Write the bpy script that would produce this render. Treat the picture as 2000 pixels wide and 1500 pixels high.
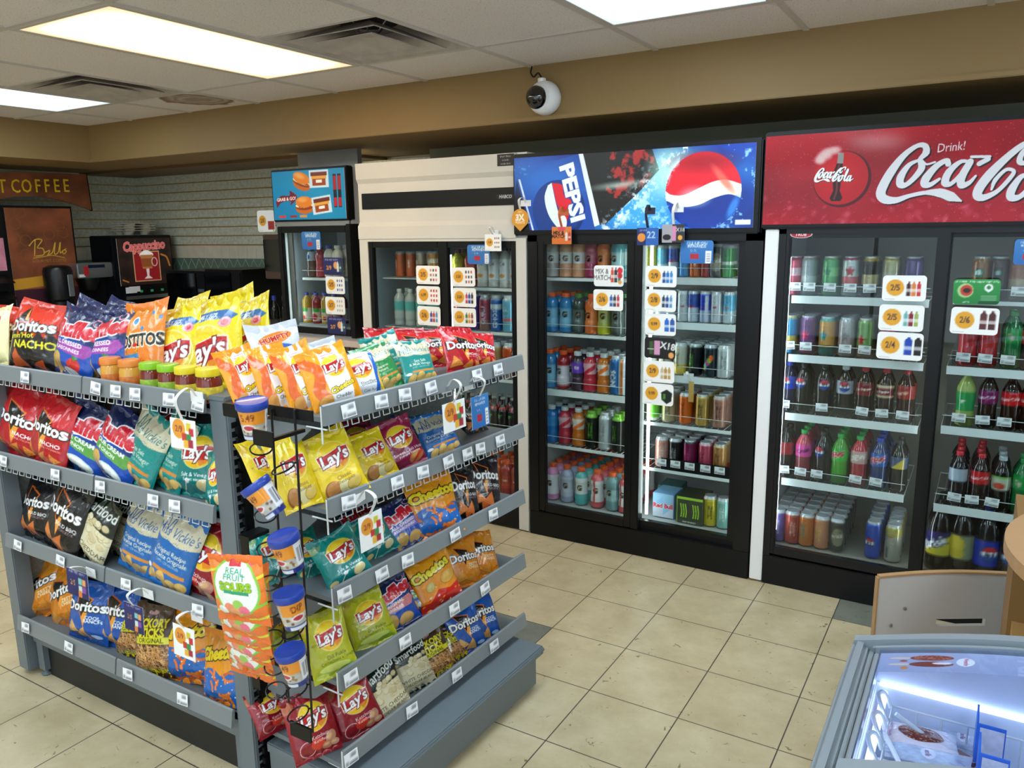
import bpy, bmesh, math, random
import numpy as np
from mathutils import Vector, Matrix
PI = math.pi
R_ = math.radians
DAY, DAY2, LW, LC, LT_ = 40, 30, 10, 10, 10   # daylight, light panels, cooler tubes
for o in list(bpy.data.objects):
    bpy.data.objects.remove(o, do_unlink=True)
SC = bpy.context.scene
COL = SC.collection
# ---------------------------------------------------------------- camera
TILE = .33
F_PX = 1534.918
CAM = np.array([3.35453, -10.06881, 4.95844]) * TILE
def cam_axes(yaw, pit, rol):
    f = np.array([math.sin(yaw)*math.cos(pit), math.cos(yaw)*math.cos(pit), math.sin(pit)])
    r = np.array([math.cos(yaw), -math.sin(yaw), 0.])
    u = np.cross(r, f)
    return r*math.cos(rol)+u*math.sin(rol), -r*math.sin(rol)+u*math.cos(rol), f
CR, CU, CF = cam_axes(R_(-31.28607), R_(-11.1609), R_(-.76568))
cd = bpy.data.cameras.new('camera')
cd.sensor_width = 36; cd.lens = F_PX/2000*36; cd.clip_start = .05; cd.clip_end = 60
cam = bpy.data.objects.new('camera', cd); COL.objects.link(cam)
M = Matrix.Identity(4)
for i in range(3):
    M[i][0] = CR[i]; M[i][1] = CU[i]; M[i][2] = -CF[i]; M[i][3] = CAM[i]
cam.matrix_world = M
SC.camera = cam
def at(x, y, ax, v):
    """photo pixel (2000x1500) -> the point of the plane axis=v seen there"""
    d = CF+CR*(x-1000)/F_PX-CU*(y-750)/F_PX
    return Vector(CAM+d*((v-CAM[ax])/d[ax]))
def at_p(x, y, P0, n):
    d = Vector(CF+CR*(x-1000)/F_PX-CU*(y-750)/F_PX); n = Vector(n); C0 = Vector(CAM)
    return C0+d*((Vector(P0)-C0).dot(n)/d.dot(n))
def pj(p):
    d = np.array(p)-CAM
    return 1000+F_PX*(d@CR)/(d@CF), 750-F_PX*(d@CU)/(d@CF)
# ---------------------------------------------------------------- world, view
SC.view_settings.view_transform = 'Standard'
SC.view_settings.look = 'None'
SC.view_settings.gamma = 1
SC.view_settings.use_curve_mapping = False
SC.view_settings.exposure = 0.12
W = bpy.data.worlds.new('world'); SC.world = W; W.use_nodes = True
W.node_tree.nodes['Background'].inputs[0].default_value = (.62, .78, 1, 1)
W.node_tree.nodes['Background'].inputs[1].default_value = .8
# daylight through the shop windows behind the camera (panes at Y=-5.6)
def area(name, loc, rot, sx, sy, power, col):
    l = bpy.data.lights.new(name, 'AREA'); l.shape = 'RECTANGLE'; l.size = sx; l.size_y = sy
    l.energy = power; l.color = col
    o = bpy.data.objects.new(name, l); COL.objects.link(o); o.location = loc; o.rotation_euler = rot
    return o
area('window_daylight', (1.0, -5.62, 1.35), (R_(90), 0, 0), 5.6, 1.9, DAY, (.80, .90, 1))
area('side_window_daylight', (4.35, -2.6, 1.35), (R_(90), 0, R_(90)), 3.6, 1.9, DAY2, (.80, .90, 1))
# ---------------------------------------------------------------- materials
def s2l(c):
    c = np.asarray(c, float)
    return np.where(c <= .04045, c/12.92, ((c+.055)/1.055)**2.4)
def hx(h):
    return np.array([int(h[i:i+2], 16)/255 for i in (0, 2, 4)])
MATS = {}
def nd(nt, t, **k):
    n = nt.nodes.new(t)
    for a, b in k.items(): setattr(n, a, b)
    return n
def mat(name, h='808080', rough=.5, metal=0., emit=0., vc=False, coat=0., bump=0., bscale=40., var=0., vscale=6., alpha=1., spec=.5, tint=None):
    if name in MATS: return MATS[name]
    m = bpy.data.materials.new(name); m.use_nodes = True; nt = m.node_tree
    b = nt.nodes['Principled BSDF']; L = nt.links.new
    c = (*s2l(hx(h)), 1)
    b.inputs['Base Color'].default_value = c
    b.inputs['Roughness'].default_value = rough; b.inputs['Metallic'].default_value = metal
    b.inputs['Coat Weight'].default_value = coat; b.inputs['Coat Roughness'].default_value = .08
    b.inputs['Specular IOR Level'].default_value = spec
    b.inputs['Alpha'].default_value = alpha
    co = nd(nt, 'ShaderNodeTexCoord')
    src = None
    if vc:
        a = nd(nt, 'ShaderNodeVertexColor'); a.layer_name = 'Col'; src = a.outputs[0]
        L(src, b.inputs['Base Color'])
        if emit:
            L(src, b.inputs['Emission Color']); b.inputs['Emission Strength'].default_value = emit
    elif emit:
        b.inputs['Emission Color'].default_value = c; b.inputs['Emission Strength'].default_value = emit
    n = nd(nt, 'ShaderNodeTexNoise'); n.inputs['Scale'].default_value = vscale; n.inputs['Detail'].default_value = 5
    L(co.outputs['Object'], n.inputs['Vector'])
    if var:
        mx = nd(nt, 'ShaderNodeMix', data_type='RGBA', blend_type='MULTIPLY'); mx.inputs[0].default_value = 1
        rp = nd(nt, 'ShaderNodeMapRange'); rp.inputs[3].default_value = 1-var; rp.inputs[4].default_value = 1+var*.5
        rp.inputs[1].default_value = .3; rp.inputs[2].default_value = .7
        L(n.outputs[0], rp.inputs[0])
        if src: L(src, mx.inputs[6])
        else: mx.inputs[6].default_value = c
        L(rp.outputs[0], mx.inputs[7]); L(mx.outputs[2], b.inputs['Base Color'])
    else:   # a faint wear in the gloss keeps every surface procedural
        rp = nd(nt, 'ShaderNodeMapRange'); rp.inputs[3].default_value = max(0, rough*.85); rp.inputs[4].default_value = min(1, rough*1.15)
        L(n.outputs[0], rp.inputs[0]); L(rp.outputs[0], b.inputs['Roughness'])
    if bump:
        n2 = nd(nt, 'ShaderNodeTexNoise'); n2.inputs['Scale'].default_value = bscale; n2.inputs['Detail'].default_value = 4
        L(co.outputs['Object'], n2.inputs['Vector'])
        bp = nd(nt, 'ShaderNodeBump'); bp.inputs['Strength'].default_value = bump; bp.inputs['Distance'].default_value = .01
        L(n2.outputs[0], bp.inputs['Height']); L(bp.outputs[0], b.inputs['Normal'])
    MATS[name] = m
    return m
def glassmat(name, tint='e8f0f0', spec=1., rough=.0):
    if name in MATS: return MATS[name]
    m = bpy.data.materials.new(name); m.use_nodes = True; nt = m.node_tree; nt.nodes.remove(nt.nodes['Principled BSDF'])
    t = nd(nt, 'ShaderNodeBsdfTransparent'); t.inputs[0].default_value = (*s2l(hx(tint)), 1)
    g = nd(nt, 'ShaderNodeBsdfGlossy'); g.inputs['Roughness'].default_value = rough
    f = nd(nt, 'ShaderNodeLayerWeight'); f.inputs[0].default_value = .5
    pw = nd(nt, 'ShaderNodeMath', operation='POWER'); pw.inputs[1].default_value = 5; nt.links.new(f.outputs['Facing'], pw.inputs[0])
    ma = nd(nt, 'ShaderNodeMath', operation='MULTIPLY_ADD'); ma.inputs[1].default_value = .96; ma.inputs[2].default_value = .04; nt.links.new(pw.outputs[0], ma.inputs[0])
    mu = nd(nt, 'ShaderNodeMath', operation='MULTIPLY'); mu.inputs[1].default_value = spec; f = ma
    x = nd(nt, 'ShaderNodeMixShader')
    nt.links.new(f.outputs[0], mu.inputs[0]); nt.links.new(mu.outputs[0], x.inputs[0])
    nt.links.new(t.outputs[0], x.inputs[1]); nt.links.new(g.outputs[0], x.inputs[2])
    nt.links.new(x.outputs[0], nt.nodes['Material Output'].inputs[0])
    MATS[name] = m
    return m
# ---------------------------------------------------------------- scene graph helpers
ORD = ['leftmost', 'second', 'third', 'fourth', 'fifth', 'sixth', 'seventh', 'eighth', 'ninth', 'tenth', 'eleventh', 'twelfth', '13th', '14th', '15th', '16th', '17th', '18th']
def tag(o, label, cat, group=None):
    o['label'] = label; o['category'] = cat
    if group: o['group'] = group
    return o
def struct(o):
    o['kind'] = 'structure'
    return o
def empty(name, loc=(0, 0, 0), label=None, cat=None, group=None, mw=None):
    o = bpy.data.objects.new(name, None); COL.objects.link(o); o.empty_display_size = .05
    if mw is not None: o.matrix_world = mw
    else: o.location = loc
    if label: tag(o, label, cat, group)
    return o
def link(name, me, parent=None, mw=None, loc=None):
    """parts keep world coordinates: their mesh is written relative to the parent's frame by the caller"""
    o = bpy.data.objects.new(name, me); COL.objects.link(o)
    if parent is not None: o.parent = parent
    if mw is not None: o.matrix_local = mw
    if loc is not None: o.location = loc
    return o
class MB:
    """collects shapes, builds ONE mesh"""
    def __init__(s, org=(0, 0, 0)):
        s.v = []; s.f = []; s.sm = []; s.mi = []; s.cur = 0; s.o = Vector(org)
    def add(s, vs, fs, smooth=False):
        n = len(s.v); s.v += [tuple(Vector(v)-s.o) for v in vs]
        s.f += [tuple(i+n for i in f) for f in fs]; s.sm += [smooth]*len(fs); s.mi += [s.cur]*len(fs)
        return s
    def box(s, x0, x1, y0, y1, z0, z1, b=0.):
        if b:
            b = min(b, (x1-x0)*.49, (y1-y0)*.49, (z1-z0)*.49)
            bm = bmesh.new(); bmesh.ops.create_cube(bm, size=1)
            for v in bm.verts:
                v.co = Vector(((x0+x1)/2+v.co.x*(x1-x0), (y0+y1)/2+v.co.y*(y1-y0), (z0+z1)/2+v.co.z*(z1-z0)))
            bmesh.ops.bevel(bm, geom=bm.edges[:], offset=b, segments=2, affect='EDGES')
            bm.verts.index_update()
            s.add([v.co[:] for v in bm.verts], [[v.index for v in f.verts] for f in bm.faces]); bm.free()
            return s
        return s.add([(x, y, z) for z in (z0, z1) for y in (y0, y1) for x in (x0, x1)],
                     [(0, 2, 3, 1), (4, 5, 7, 6), (0, 1, 5, 4), (2, 6, 7, 3), (0, 4, 6, 2), (1, 3, 7, 5)])
    def prism(s, pts, axis, a0, a1):
        """polygon in the plane normal to axis, extruded from a0 to a1"""
        def P(p, a):
            q = list(p); q.insert(axis, a); return q
        n = len(pts)
        vs = [P(p, a0) for p in pts]+[P(p, a1) for p in pts]
        fs = [tuple(range(n)), tuple(range(2*n-1, n-1, -1))]+[(i, i+n, (i+1) % n+n, (i+1) % n) for i in range(n)]
        return s.add(vs, fs)
    def tube(s, pts, r, seg=8, closed=False):
        pts = [Vector(p) for p in pts]; n = len(pts); vs = []; fs = []
        up = None
        for i, p in enumerate(pts):
            a = pts[(i-1) % n] if (closed or i > 0) else p
            c = pts[(i+1) % n] if (closed or i < n-1) else p
            t = (c-a).normalized()
            if up is None:
                up = t.orthogonal().normalized()
            up = (up-t*up.dot(t))
            if up.length < 1e-6: up = t.orthogonal()
            up.normalize(); w = t.cross(up)
            rr = r[i] if isinstance(r, (list, tuple)) else r
            for k in range(seg):
                an = 2*PI*k/seg; vs.append(p+(up*math.cos(an)+w*math.sin(an))*rr)
        for i in range(n if closed else n-1):
            for k in range(seg):
                a = i*seg+k; b = i*seg+(k+1) % seg; c = ((i+1) % n)*seg+(k+1) % seg; d = ((i+1) % n)*seg+k
                fs.append((a, d, c, b))
        if not closed:
            fs.append(tuple(range(seg))); fs.append(tuple(range((n-1)*seg+seg-1, (n-1)*seg-1, -1)))
        return s.add(vs, fs, True)
    def lathe(s, prof, c, seg=24, axis=None):
        """prof (r,z) pairs, c centre; axis optional Vector"""
        c = Vector(c); ax = Vector(axis).normalized() if axis is not None else Vector((0, 0, 1))
        x = ax.orthogonal().normalized() if axis is not None else Vector((1, 0, 0)); y = ax.cross(x)
        vs = []; fs = []
        for r, z in prof:
            for k in range(seg):
                a = 2*PI*k/seg; vs.append(c+ax*z+(x*math.cos(a)+y*math.sin(a))*r)
        for i in range(len(prof)-1):
            for k in range(seg):
                a = i*seg+k; b = i*seg+(k+1) % seg
                fs.append((a, b, b+seg, a+seg))
        fs.append(tuple(range(seg-1, -1, -1))); fs.append(tuple(range((len(prof)-1)*seg, len(prof)*seg)))
        return s.add(vs, fs, True)
    def mesh(s, name, mats):
        me = bpy.data.meshes.new(name); me.from_pydata(s.v, [], s.f)
        for m in (mats if isinstance(mats, (list, tuple)) else [mats]): me.materials.append(m)
        me.polygons.foreach_set('use_smooth', s.sm); me.polygons.foreach_set('material_index', s.mi)
        me.update()
        if any(s.sm):
            try: me.set_sharp_from_angle(angle=R_(40))
            except Exception: pass
        return me
    def build(s, name, mats, parent=None):
        return link(name, s.mesh(name, mats), parent)
def rel(parent):
    return parent.location if parent is not None else (0, 0, 0)
# ---------------------------------------------------------------- drawing: a small raster that ends up as vertex colours of dense meshes
def wm(o):
    m = o.matrix_basis.copy()
    return m if o.parent is None else wm(o.parent) @ o.matrix_parent_inverse @ m
TXT = {}
def text_tris(t, bold, shear, sp=1.):
    k = (t, bold, shear, sp)
    if k not in TXT:
        c = bpy.data.curves.new('t', 'FONT'); c.body = t; c.resolution_u = 2; c.offset = bold; c.shear = shear; c.space_character = sp
        c.align_x = 'CENTER'
        o = bpy.data.objects.new('t', c)
        me = bpy.data.meshes.new_from_object(o)
        me.calc_loop_triangles()
        v = np.array([x.co[:2] for x in me.vertices]) if len(me.vertices) else np.zeros((0, 2))
        tr = [v[list(q.vertices)] for q in me.loop_triangles]
        if len(v):
            mid = (v[:, 0].min()+v[:, 0].max())/2; tr = [q-np.array([mid, .35]) for q in tr]
        TXT[k] = tr
        bpy.data.objects.remove(o); bpy.data.curves.remove(c); bpy.data.meshes.remove(me)
    return TXT[k]
class Cv:
    """canvas, width 1, height A, origin bottom left"""
    def __init__(s, nx, ny, A, bg='ffffff'):
        s.W, s.H, s.A = nx*2, ny*2, A; s.nx, s.ny = nx, ny
        s.a = np.empty((s.H, s.W, 3)); s.a[:] = hx(bg)
        s.x = (np.arange(s.W)+.5)/s.W; s.y = (np.arange(s.H)+.5)/s.H*A
    def bb(s, x0, x1, y0, y1):
        i0 = max(0, int(x0*s.W)-1); i1 = min(s.W, int(x1*s.W)+2)
        j0 = max(0, int(y0/s.A*s.H)-1); j1 = min(s.H, int(y1/s.A*s.H)+2)
        return i0, i1, j0, j1
    def put(s, bb, m, col, al=1.):
        i0, i1, j0, j1 = bb
        if i1 <= i0 or j1 <= j0: return
        v = s.a[j0:j1, i0:i1]; k = (m*al)[..., None]
        c = hx(col) if isinstance(col, str) else col
        v[:] = v*(1-k)+c*k
    def poly(s, pts, col, al=1.):
        p = np.asarray(pts, float); bb = s.bb(p[:, 0].min(), p[:, 0].max(), p[:, 1].min(), p[:, 1].max())
        i0, i1, j0, j1 = bb
        if i1 <= i0 or j1 <= j0: return
        X = s.x[i0:i1][None]; Y = s.y[j0:j1][:, None]; m = np.zeros((j1-j0, i1-i0), bool)
        n = len(p)
        for i in range(n):
            a, b = p[i], p[(i+1) % n]
            if a[1] == b[1]: continue
            c = ((a[1] > Y) != (b[1] > Y)) & (X < (b[0]-a[0])*(Y-a[1])/(b[1]-a[1])+a[0])
            m ^= c
        s.put(bb, m.astype(float), col, al)
    def rect(s, x0, x1, y0, y1, col, al=1., rot=0.):
        p = np.array([(x0, y0), (x1, y0), (x1, y1), (x0, y1)], float)
        if rot:
            c = p.mean(0); k, q = math.cos(R_(rot)), math.sin(R_(rot)); p = (p-c)@np.array([[k, q], [-q, k]])+c
        s.poly(p, col, al)
    def ell(s, cx, cy, rx, ry, col, al=1., rot=0., soft=0., clip=None):
        r = max(rx, ry)*(1+soft); bb = s.bb(cx-r, cx+r, cy-r, cy+r); i0, i1, j0, j1 = bb
        if i1 <= i0 or j1 <= j0: return
        X = s.x[i0:i1][None]-cx; Y = s.y[j0:j1][:, None]-cy; k, q = math.cos(R_(rot)), math.sin(R_(rot))
        u = (X*k+Y*q)/rx; v = (-X*q+Y*k)/ry; d = np.sqrt(u*u+v*v)
        m = (d < 1).astype(float) if not soft else np.clip((1+soft-d)/(2*soft), 0, 1)
        if clip is not None: m = m*clip(X, Y)
        s.put(bb, m, col, al)
    def ring(s, cx, cy, rx, ry, w, col, al=1., rot=0.):
        n = 40; s.stroke([(cx+rx*math.cos(2*PI*i/n)*math.cos(R_(rot))-ry*math.sin(2*PI*i/n)*math.sin(R_(rot)), cy+rx*math.cos(2*PI*i/n)*math.sin(R_(rot))+ry*math.sin(2*PI*i/n)*math.cos(R_(rot))) for i in range(n+1)], w, col, raw=True)
    def text(s, t, x, y, h, col, rot=0., shear=0., bold=0., out=None, ow=.05, sx=1., sp=1., arc=0.):
        for b, c in (((bold+ow, out),) if out else ())+((bold, col),):
            k, q = math.cos(R_(rot)), math.sin(R_(rot))
            for tr in text_tris(t, b, shear, sp):
                p = tr*h*1.4; p = p*np.array([sx, 1.])
                if arc: p = p+np.stack([0*p[:, 0], -arc*p[:, 0]**2], 1)
                s.poly(p@np.array([[k, q], [-q, k]])+np.array([x, y]), c)
    def stroke(s, pts, w, col, raw=False):
        P = np.asarray(pts, float)
        if not raw: P = spl(P)
        ws = np.interp(np.linspace(0, 1, len(P)), np.linspace(0, 1, len(w)), w) if isinstance(w, (list, tuple)) else np.full(len(P), w)
        for i in range(len(P)-1):
            n = max(1, int(np.hypot(*(P[i+1]-P[i]))*s.W*.8)+1)
            for j in range(n):
                c = P[i]+(P[i+1]-P[i])*j/n; s.ell(c[0], c[1], ws[i]/2, ws[i]/2, col)
    def noise(s, amt, seed=0, scale=8):
        g = fnoise(s.H, s.W, scale, seed); s.a = np.clip(s.a*(1+amt*(g[..., None]-.5)*2), 0, 1)
    def vgrad(s, c0, c1, y0=0, y1=None):
        y1 = s.A if y1 is None else y1
        t = np.clip((s.y-y0)/(y1-y0), 0, 1)[:, None, None]; sel = (s.y >= y0) & (s.y <= y1)
        s.a[sel] = (hx(c0)*(1-t)+hx(c1)*t)[sel]*np.ones((1, s.W, 1))
    def out(s):
        return s.a.reshape(s.ny, 2, s.nx, 2, 3).mean((1, 3))
def spl(P, n=10):
    P = np.asarray(P, float)
    if len(P) < 3: return P
    Q = np.vstack([2*P[0]-P[1], P, 2*P[-1]-P[-2]]); o = []
    for i in range(1, len(Q)-2):
        for t in np.arange(n)/n:
            a, b, c, d = Q[i-1:i+3]
            o.append(.5*((2*b)+(c-a)*t+(2*a-5*b+4*c-d)*t*t+(-a+3*b-3*c+d)*t**3))
    o.append(P[-1]); return np.array(o)
def fnoise(H, W, scale, seed, octv=4):
    rs = np.random.RandomState(seed); g = np.zeros((H, W)); a = 1; tot = 0
    for o in range(octv):
        nx = max(2, int(scale*2**o)); ny = max(2, int(scale*2**o*H/W)+2)
        r = rs.rand(ny+2, nx+2); y = np.linspace(0, ny, H); x = np.linspace(0, nx, W)
        yi = y.astype(int); xi = x.astype(int); fy = (y-yi)[:, None]; fx = (x-xi)[None]
        fy = fy*fy*(3-2*fy); fx = fx*fx*(3-2*fx)
        v = r[yi][:, xi]*(1-fy)*(1-fx)+r[yi+1][:, xi]*fy*(1-fx)+r[yi][:, xi+1]*(1-fy)*fx+r[yi+1][:, xi+1]*fy*fx
        g += v*a; tot += a; a *= .5
    return g/tot
def gridmesh(name, sheets, m, smooth=True):
    """sheets: list of (P[ny,nx,3], colours[ny,nx,3] or None, wrap, flip) -> one mesh"""
    V = []; Fq = []; C = []; n = 0
    for P, c, wrap, flip in sheets:
        ny, nx = P.shape[:2]; V.append(P.reshape(-1, 3)); C.append((c if np.ndim(c) == 3 else np.ones((ny, nx, 3))*c).reshape(-1, 3))
        i = np.arange(ny-1)[:, None]*nx; kx = nx if wrap else nx-1; j = np.arange(kx)[None]; j2 = (j+1) % nx
        q = np.stack([i+j, i+j2, i+nx+j2, i+nx+j], -1).reshape(-1, 4)+n
        Fq.append(q[:, ::-1] if flip else q); n += ny*nx
    V = np.concatenate(V); Fq = np.concatenate(Fq); C = np.concatenate(C)
    me = bpy.data.meshes.new(name)
    me.vertices.add(len(V)); me.vertices.foreach_set('co', V.astype(np.float32).ravel())
    me.loops.add(len(Fq)*4); me.loops.foreach_set('vertex_index', Fq.astype(np.int32).ravel())
    me.polygons.add(len(Fq)); me.polygons.foreach_set('loop_start', np.arange(0, len(Fq)*4, 4, dtype=np.int32))
    me.polygons.foreach_set('loop_total', np.full(len(Fq), 4, dtype=np.int32))
    me.polygons.foreach_set('use_smooth', np.full(len(Fq), smooth))
    me.update(calc_edges=True)
    ca = me.color_attributes.new('Col', 'FLOAT_COLOR', 'POINT')
    ca.data.foreach_set('color', np.concatenate([s2l(C), np.ones((len(C), 1))], 1).astype(np.float32).ravel())
    me.materials.append(m)
    return me
def flatart(name, cv, w, h, m, t=.002, back='e8e8e8'):
    """a printed sheet w x h facing -Y, centred, with thickness t"""
    nx, ny = cv.nx, cv.ny
    X, Z = np.meshgrid(np.linspace(-w/2, w/2, nx), np.linspace(-h/2, h/2, ny))
    P = np.stack([X, 0*X-t, Z], -1)
    bk = np.array([[[-w/2, 0, -h/2], [w/2, 0, -h/2]], [[-w/2, 0, h/2], [w/2, 0, h/2]]])
    sh = [(P, cv.out(), False, False), (bk, hx(back), False, True)]
    for a, b in (((-w/2, -h/2), (w/2, -h/2)), ((w/2, -h/2), (w/2, h/2)), ((w/2, h/2), (-w/2, h/2)), ((-w/2, h/2), (-w/2, -h/2))):
        sh.append((np.array([[[a[0], 0, a[1]], [b[0], 0, b[1]]], [[a[0], -t, a[1]], [b[0], -t, b[1]]]]), hx(back), False, False))
    return gridmesh(name, sh, m, False)
M_BAG = mat('printed_foil_bag', rough=.27, vc=True, coat=.35, bump=.4, bscale=38, var=0)
M_PAPER = mat('printed_card', rough=.55, vc=True)
M_CAN = mat('printed_can', rough=.28, metal=.35, vc=True, coat=.2)
M_PET = mat('drink_plastic', rough=.12, vc=True, coat=.5)
M_SIGN = mat('backlit_print', rough=.3, vc=True, emit=.27)
M_SIGNU = mat('glossy_print', rough=.4, vc=True, coat=.3, spec=.25)
M_DOORG = glassmat('door_glass_clear', 'eef4f4', .55)
M_BLACK = mat('black_plastic', '0b0c0e', .4, spec=.3)
M_BLKM = mat('black_satin_metal', '0d0e11', .32, spec=.35)
M_GREY = mat('grey_shelf_paint', '6e777e', .4, .1, var=.04, vscale=2)
M_DGREY = mat('dark_grey_paint', '4a5056', .45)
M_WHITE = mat('white_plastic', 'eeeeee', .35)
M_CREAM = mat('cream_enamel', 'd6d2ca', .3, coat=.3, var=.03)
M_STEEL = mat('brushed_steel', 'b8bcc0', .3, .9)
M_WIRE = mat('white_wire', 'd4d8d8', .35)
M_BWIRE = mat('black_wire', '14141a', .3, .3)
M_LINER = mat('cooler_liner', 'b4b8ba', .5)
M_GLASS = glassmat('door_glass', 'e4ecec', 1.0)
M_CLEAR = glassmat('clear_strip', 'd0d4d8', 1.4, .1)
# ================================================================ THE ROOM
CZ = 2.413                       # ceiling
TX0, TY0, TM = .38, -.30, .64    # ceiling grid: a corner and the module
XL_, XR_, YB_, YF_ = -5.67, 4.29, 1.25, -5.6
def floormat(name, a, b, grout=True):
    m = mat(name, a, .33, spec=.4); nt = m.node_tree; L = nt.links.new; bs = nt.nodes['Principled BSDF']
    co = nd(nt, 'ShaderNodeTexCoord')
    n1 = nd(nt, 'ShaderNodeTexNoise'); n1.inputs['Scale'].default_value = 5; n1.inputs['Detail'].default_value = 8; n1.inputs['Roughness'].default_value = .65
    n2 = nd(nt, 'ShaderNodeTexNoise'); n2.inputs['Scale'].default_value = 28; n2.inputs['Detail'].default_value = 6; n2.inputs['Distortion'].default_value = 1.6
    r1 = nd(nt, 'ShaderNodeValToRGB'); r1.color_ramp.elements[0].position = .35; r1.color_ramp.elements[1].position = .68
    r1.color_ramp.elements[0].color = (*s2l(hx(a)), 1); r1.color_ramp.elements[1].color = (*s2l(hx(b)), 1)
    r2 = nd(nt, 'ShaderNodeValToRGB'); r2.color_ramp.elements[0].position = .27; r2.color_ramp.elements[1].position = .335
    r2.color_ramp.elements[0].color = (.22, .18, .13, 1); r2.color_ramp.elements[1].color = (1, 1, 1, 1)
    mx = nd(nt, 'ShaderNodeMix', data_type='RGBA', blend_type='MULTIPLY'); mx.inputs[0].default_value = .8
    L(co.outputs['Object'], n1.inputs[0]); L(co.outputs['Object'], n2.inputs[0]); L(n1.outputs[0], r1.inputs[0]); L(n2.outputs[0], r2.inputs[0])
    L(r1.outputs[0], mx.inputs[6]); L(r2.outputs[0], mx.inputs[7])
    br = nd(nt, 'ShaderNodeTexBrick'); br.offset = 0; br.squash = 1
    for k, v in (('Scale', 1), ('Mortar Size', .0022), ('Mortar Smooth', .1), ('Brick Width', TILE), ('Row Height', TILE)): br.inputs[k].default_value = v
    L(co.outputs['Object'], br.inputs['Vector'])
    m2 = nd(nt, 'ShaderNodeMix', data_type='RGBA'); L(br.outputs['Fac'], m2.inputs[0]); L(mx.outputs[2], m2.inputs[6]); m2.inputs[7].default_value = (*s2l(hx('4c443c')), 1)
    L(m2.outputs[2], bs.inputs['Base Color'])
    bp = nd(nt, 'ShaderNodeBump'); bp.inputs['Strength'].default_value = .35; bp.inputs['Distance'].default_value = .003; bp.invert = True
    L(br.outputs['Fac'], bp.inputs['Height']); L(bp.outputs[0], bs.inputs['Normal'])
    return m
fm = floormat('cream_floor_tile', 'b2a280', 'cbbd9c'); fd = floormat('grey_floor_tile', '6c6e66', '828478')
b = MB()
for i in range(-19, 13):
    for j in range(-17, 4):
        b.cur = 1 if (i, j) in ((2, 0), (-2, -3), (-12, -6), (6, -4)) else 0
        x, y = i*TILE, j*TILE; b.add([(x, y, 0), (x+TILE, y, 0), (x+TILE, y+TILE, 0), (x, y+TILE, 0)], [(0, 1, 2, 3)])
struct(b.build('floor', [fm, fd]))
cm = mat('ceiling_tile', 'e6deda', .9, bump=.2, bscale=220)
nt = cm.node_tree; L = nt.links.new; co = nd(nt, 'ShaderNodeTexCoord')
sp = nd(nt, 'ShaderNodeTexNoise'); sp.inputs['Scale'].default_value = 160; L(co.outputs['Object'], sp.inputs[0])
r = nd(nt, 'ShaderNodeValToRGB'); r.color_ramp.elements[0].position = .3; r.color_ramp.elements[1].position = .4; r.color_ramp.elements[0].color = (*s2l(hx('b0a8a2')), 1); r.color_ramp.elements[1].color = (*s2l(hx('e6deda')), 1)
L(sp.outputs[0], r.inputs[0])
# old brown water stain with rings on one tile
vm = nd(nt, 'ShaderNodeVectorMath', operation='SUBTRACT'); vm.inputs[1].default_value = (-3.02, -.08, CZ); L(co.outputs['Object'], vm.inputs[0])
sc = nd(nt, 'ShaderNodeVectorMath', operation='MULTIPLY'); sc.inputs[1].default_value = (1., 1., 0); L(vm.outputs[0], sc.inputs[0])
ln = nd(nt, 'ShaderNodeVectorMath', operation='LENGTH'); L(sc.outputs[0], ln.inputs[0])
nz = nd(nt, 'ShaderNodeTexNoise'); nz.inputs['Scale'].default_value = 9; L(co.outputs['Object'], nz.inputs[0])
ad = nd(nt, 'ShaderNodeMath', operation='MULTIPLY_ADD'); ad.inputs[1].default_value = .12; L(nz.outputs[0], ad.inputs[0]); L(ln.outputs['Value'], ad.inputs[2])
rr = nd(nt, 'ShaderNodeValToRGB'); el = rr.color_ramp.elements
el[0].position = 0; el[0].color = (.6,)*3+(1,); el[1].position = .275; el[1].color = (0, 0, 0, 1)
for p, v in ((.12, .75), (.15, .45), (.19, .8), (.21, .5), (.25, .95), (.262, .85)): e = el.new(p); e.color = (v, v, v, 1)
L(ad.outputs[0], rr.inputs[0])
m3 = nd(nt, 'ShaderNodeMix', data_type='RGBA'); L(rr.outputs[0], m3.inputs[0]); L(r.outputs[0], m3.inputs[6]); m3.inputs[7].default_value = (*s2l(hx('7a5c34')), 1)
L(m3.outputs[2], nt.nodes['Principled BSDF'].inputs['Base Color'])
VENTS = [(2, 0), (5, 0)]
b = MB()
for k in range(-7, 10):
    for j in range(-1, 9):
        if (k, j) in VENTS: continue
        x1 = min(TX0-TM*k, XR_); x0 = max(TX0-TM*(k+1), XL_); y1 = min(TY0-TM*j, .2); y0 = max(TY0-TM*(j+1), YF_)
        if x1 > x0 and y1 > y0: b.add([(x0, y0, CZ), (x0, y1, CZ), (x1, y1, CZ), (x1, y0, CZ)], [(0, 1, 2, 3)])
struct(b.build('ceiling', cm))
LIGHTS = [(c, rr) for rr in (0, 3, 6) for c in (-3, 0, 3, 6)]
tb = mat('ceiling_grid_paint', 'c9c2ba', .5)
b = MB()
hw = .012
for k in range(-6, 10):
    x = TX0-TM*k; b.box(x-hw, x+hw, YF_, .2, CZ-.006, CZ+.001)
for j in range(0, 9):
    y = TY0-TM*j
    for k in range(-7, 10):
        if (j % 2) or any(k == c and rr < j < rr+2 for c, rr in LIGHTS):
            if not any(abs(k-c) <= 0 and j in (rr_,) for c, rr_ in VENTS) and (k, j-1) not in VENTS: continue
        x1 = min(TX0-TM*k, XR_)-hw; x0 = max(TX0-TM*(k+1), XL_)+hw
        b.box(x0, x1, y-hw, y+hw, CZ-.006, CZ+.001)
struct(b.build('trim_1', tb))
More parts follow.
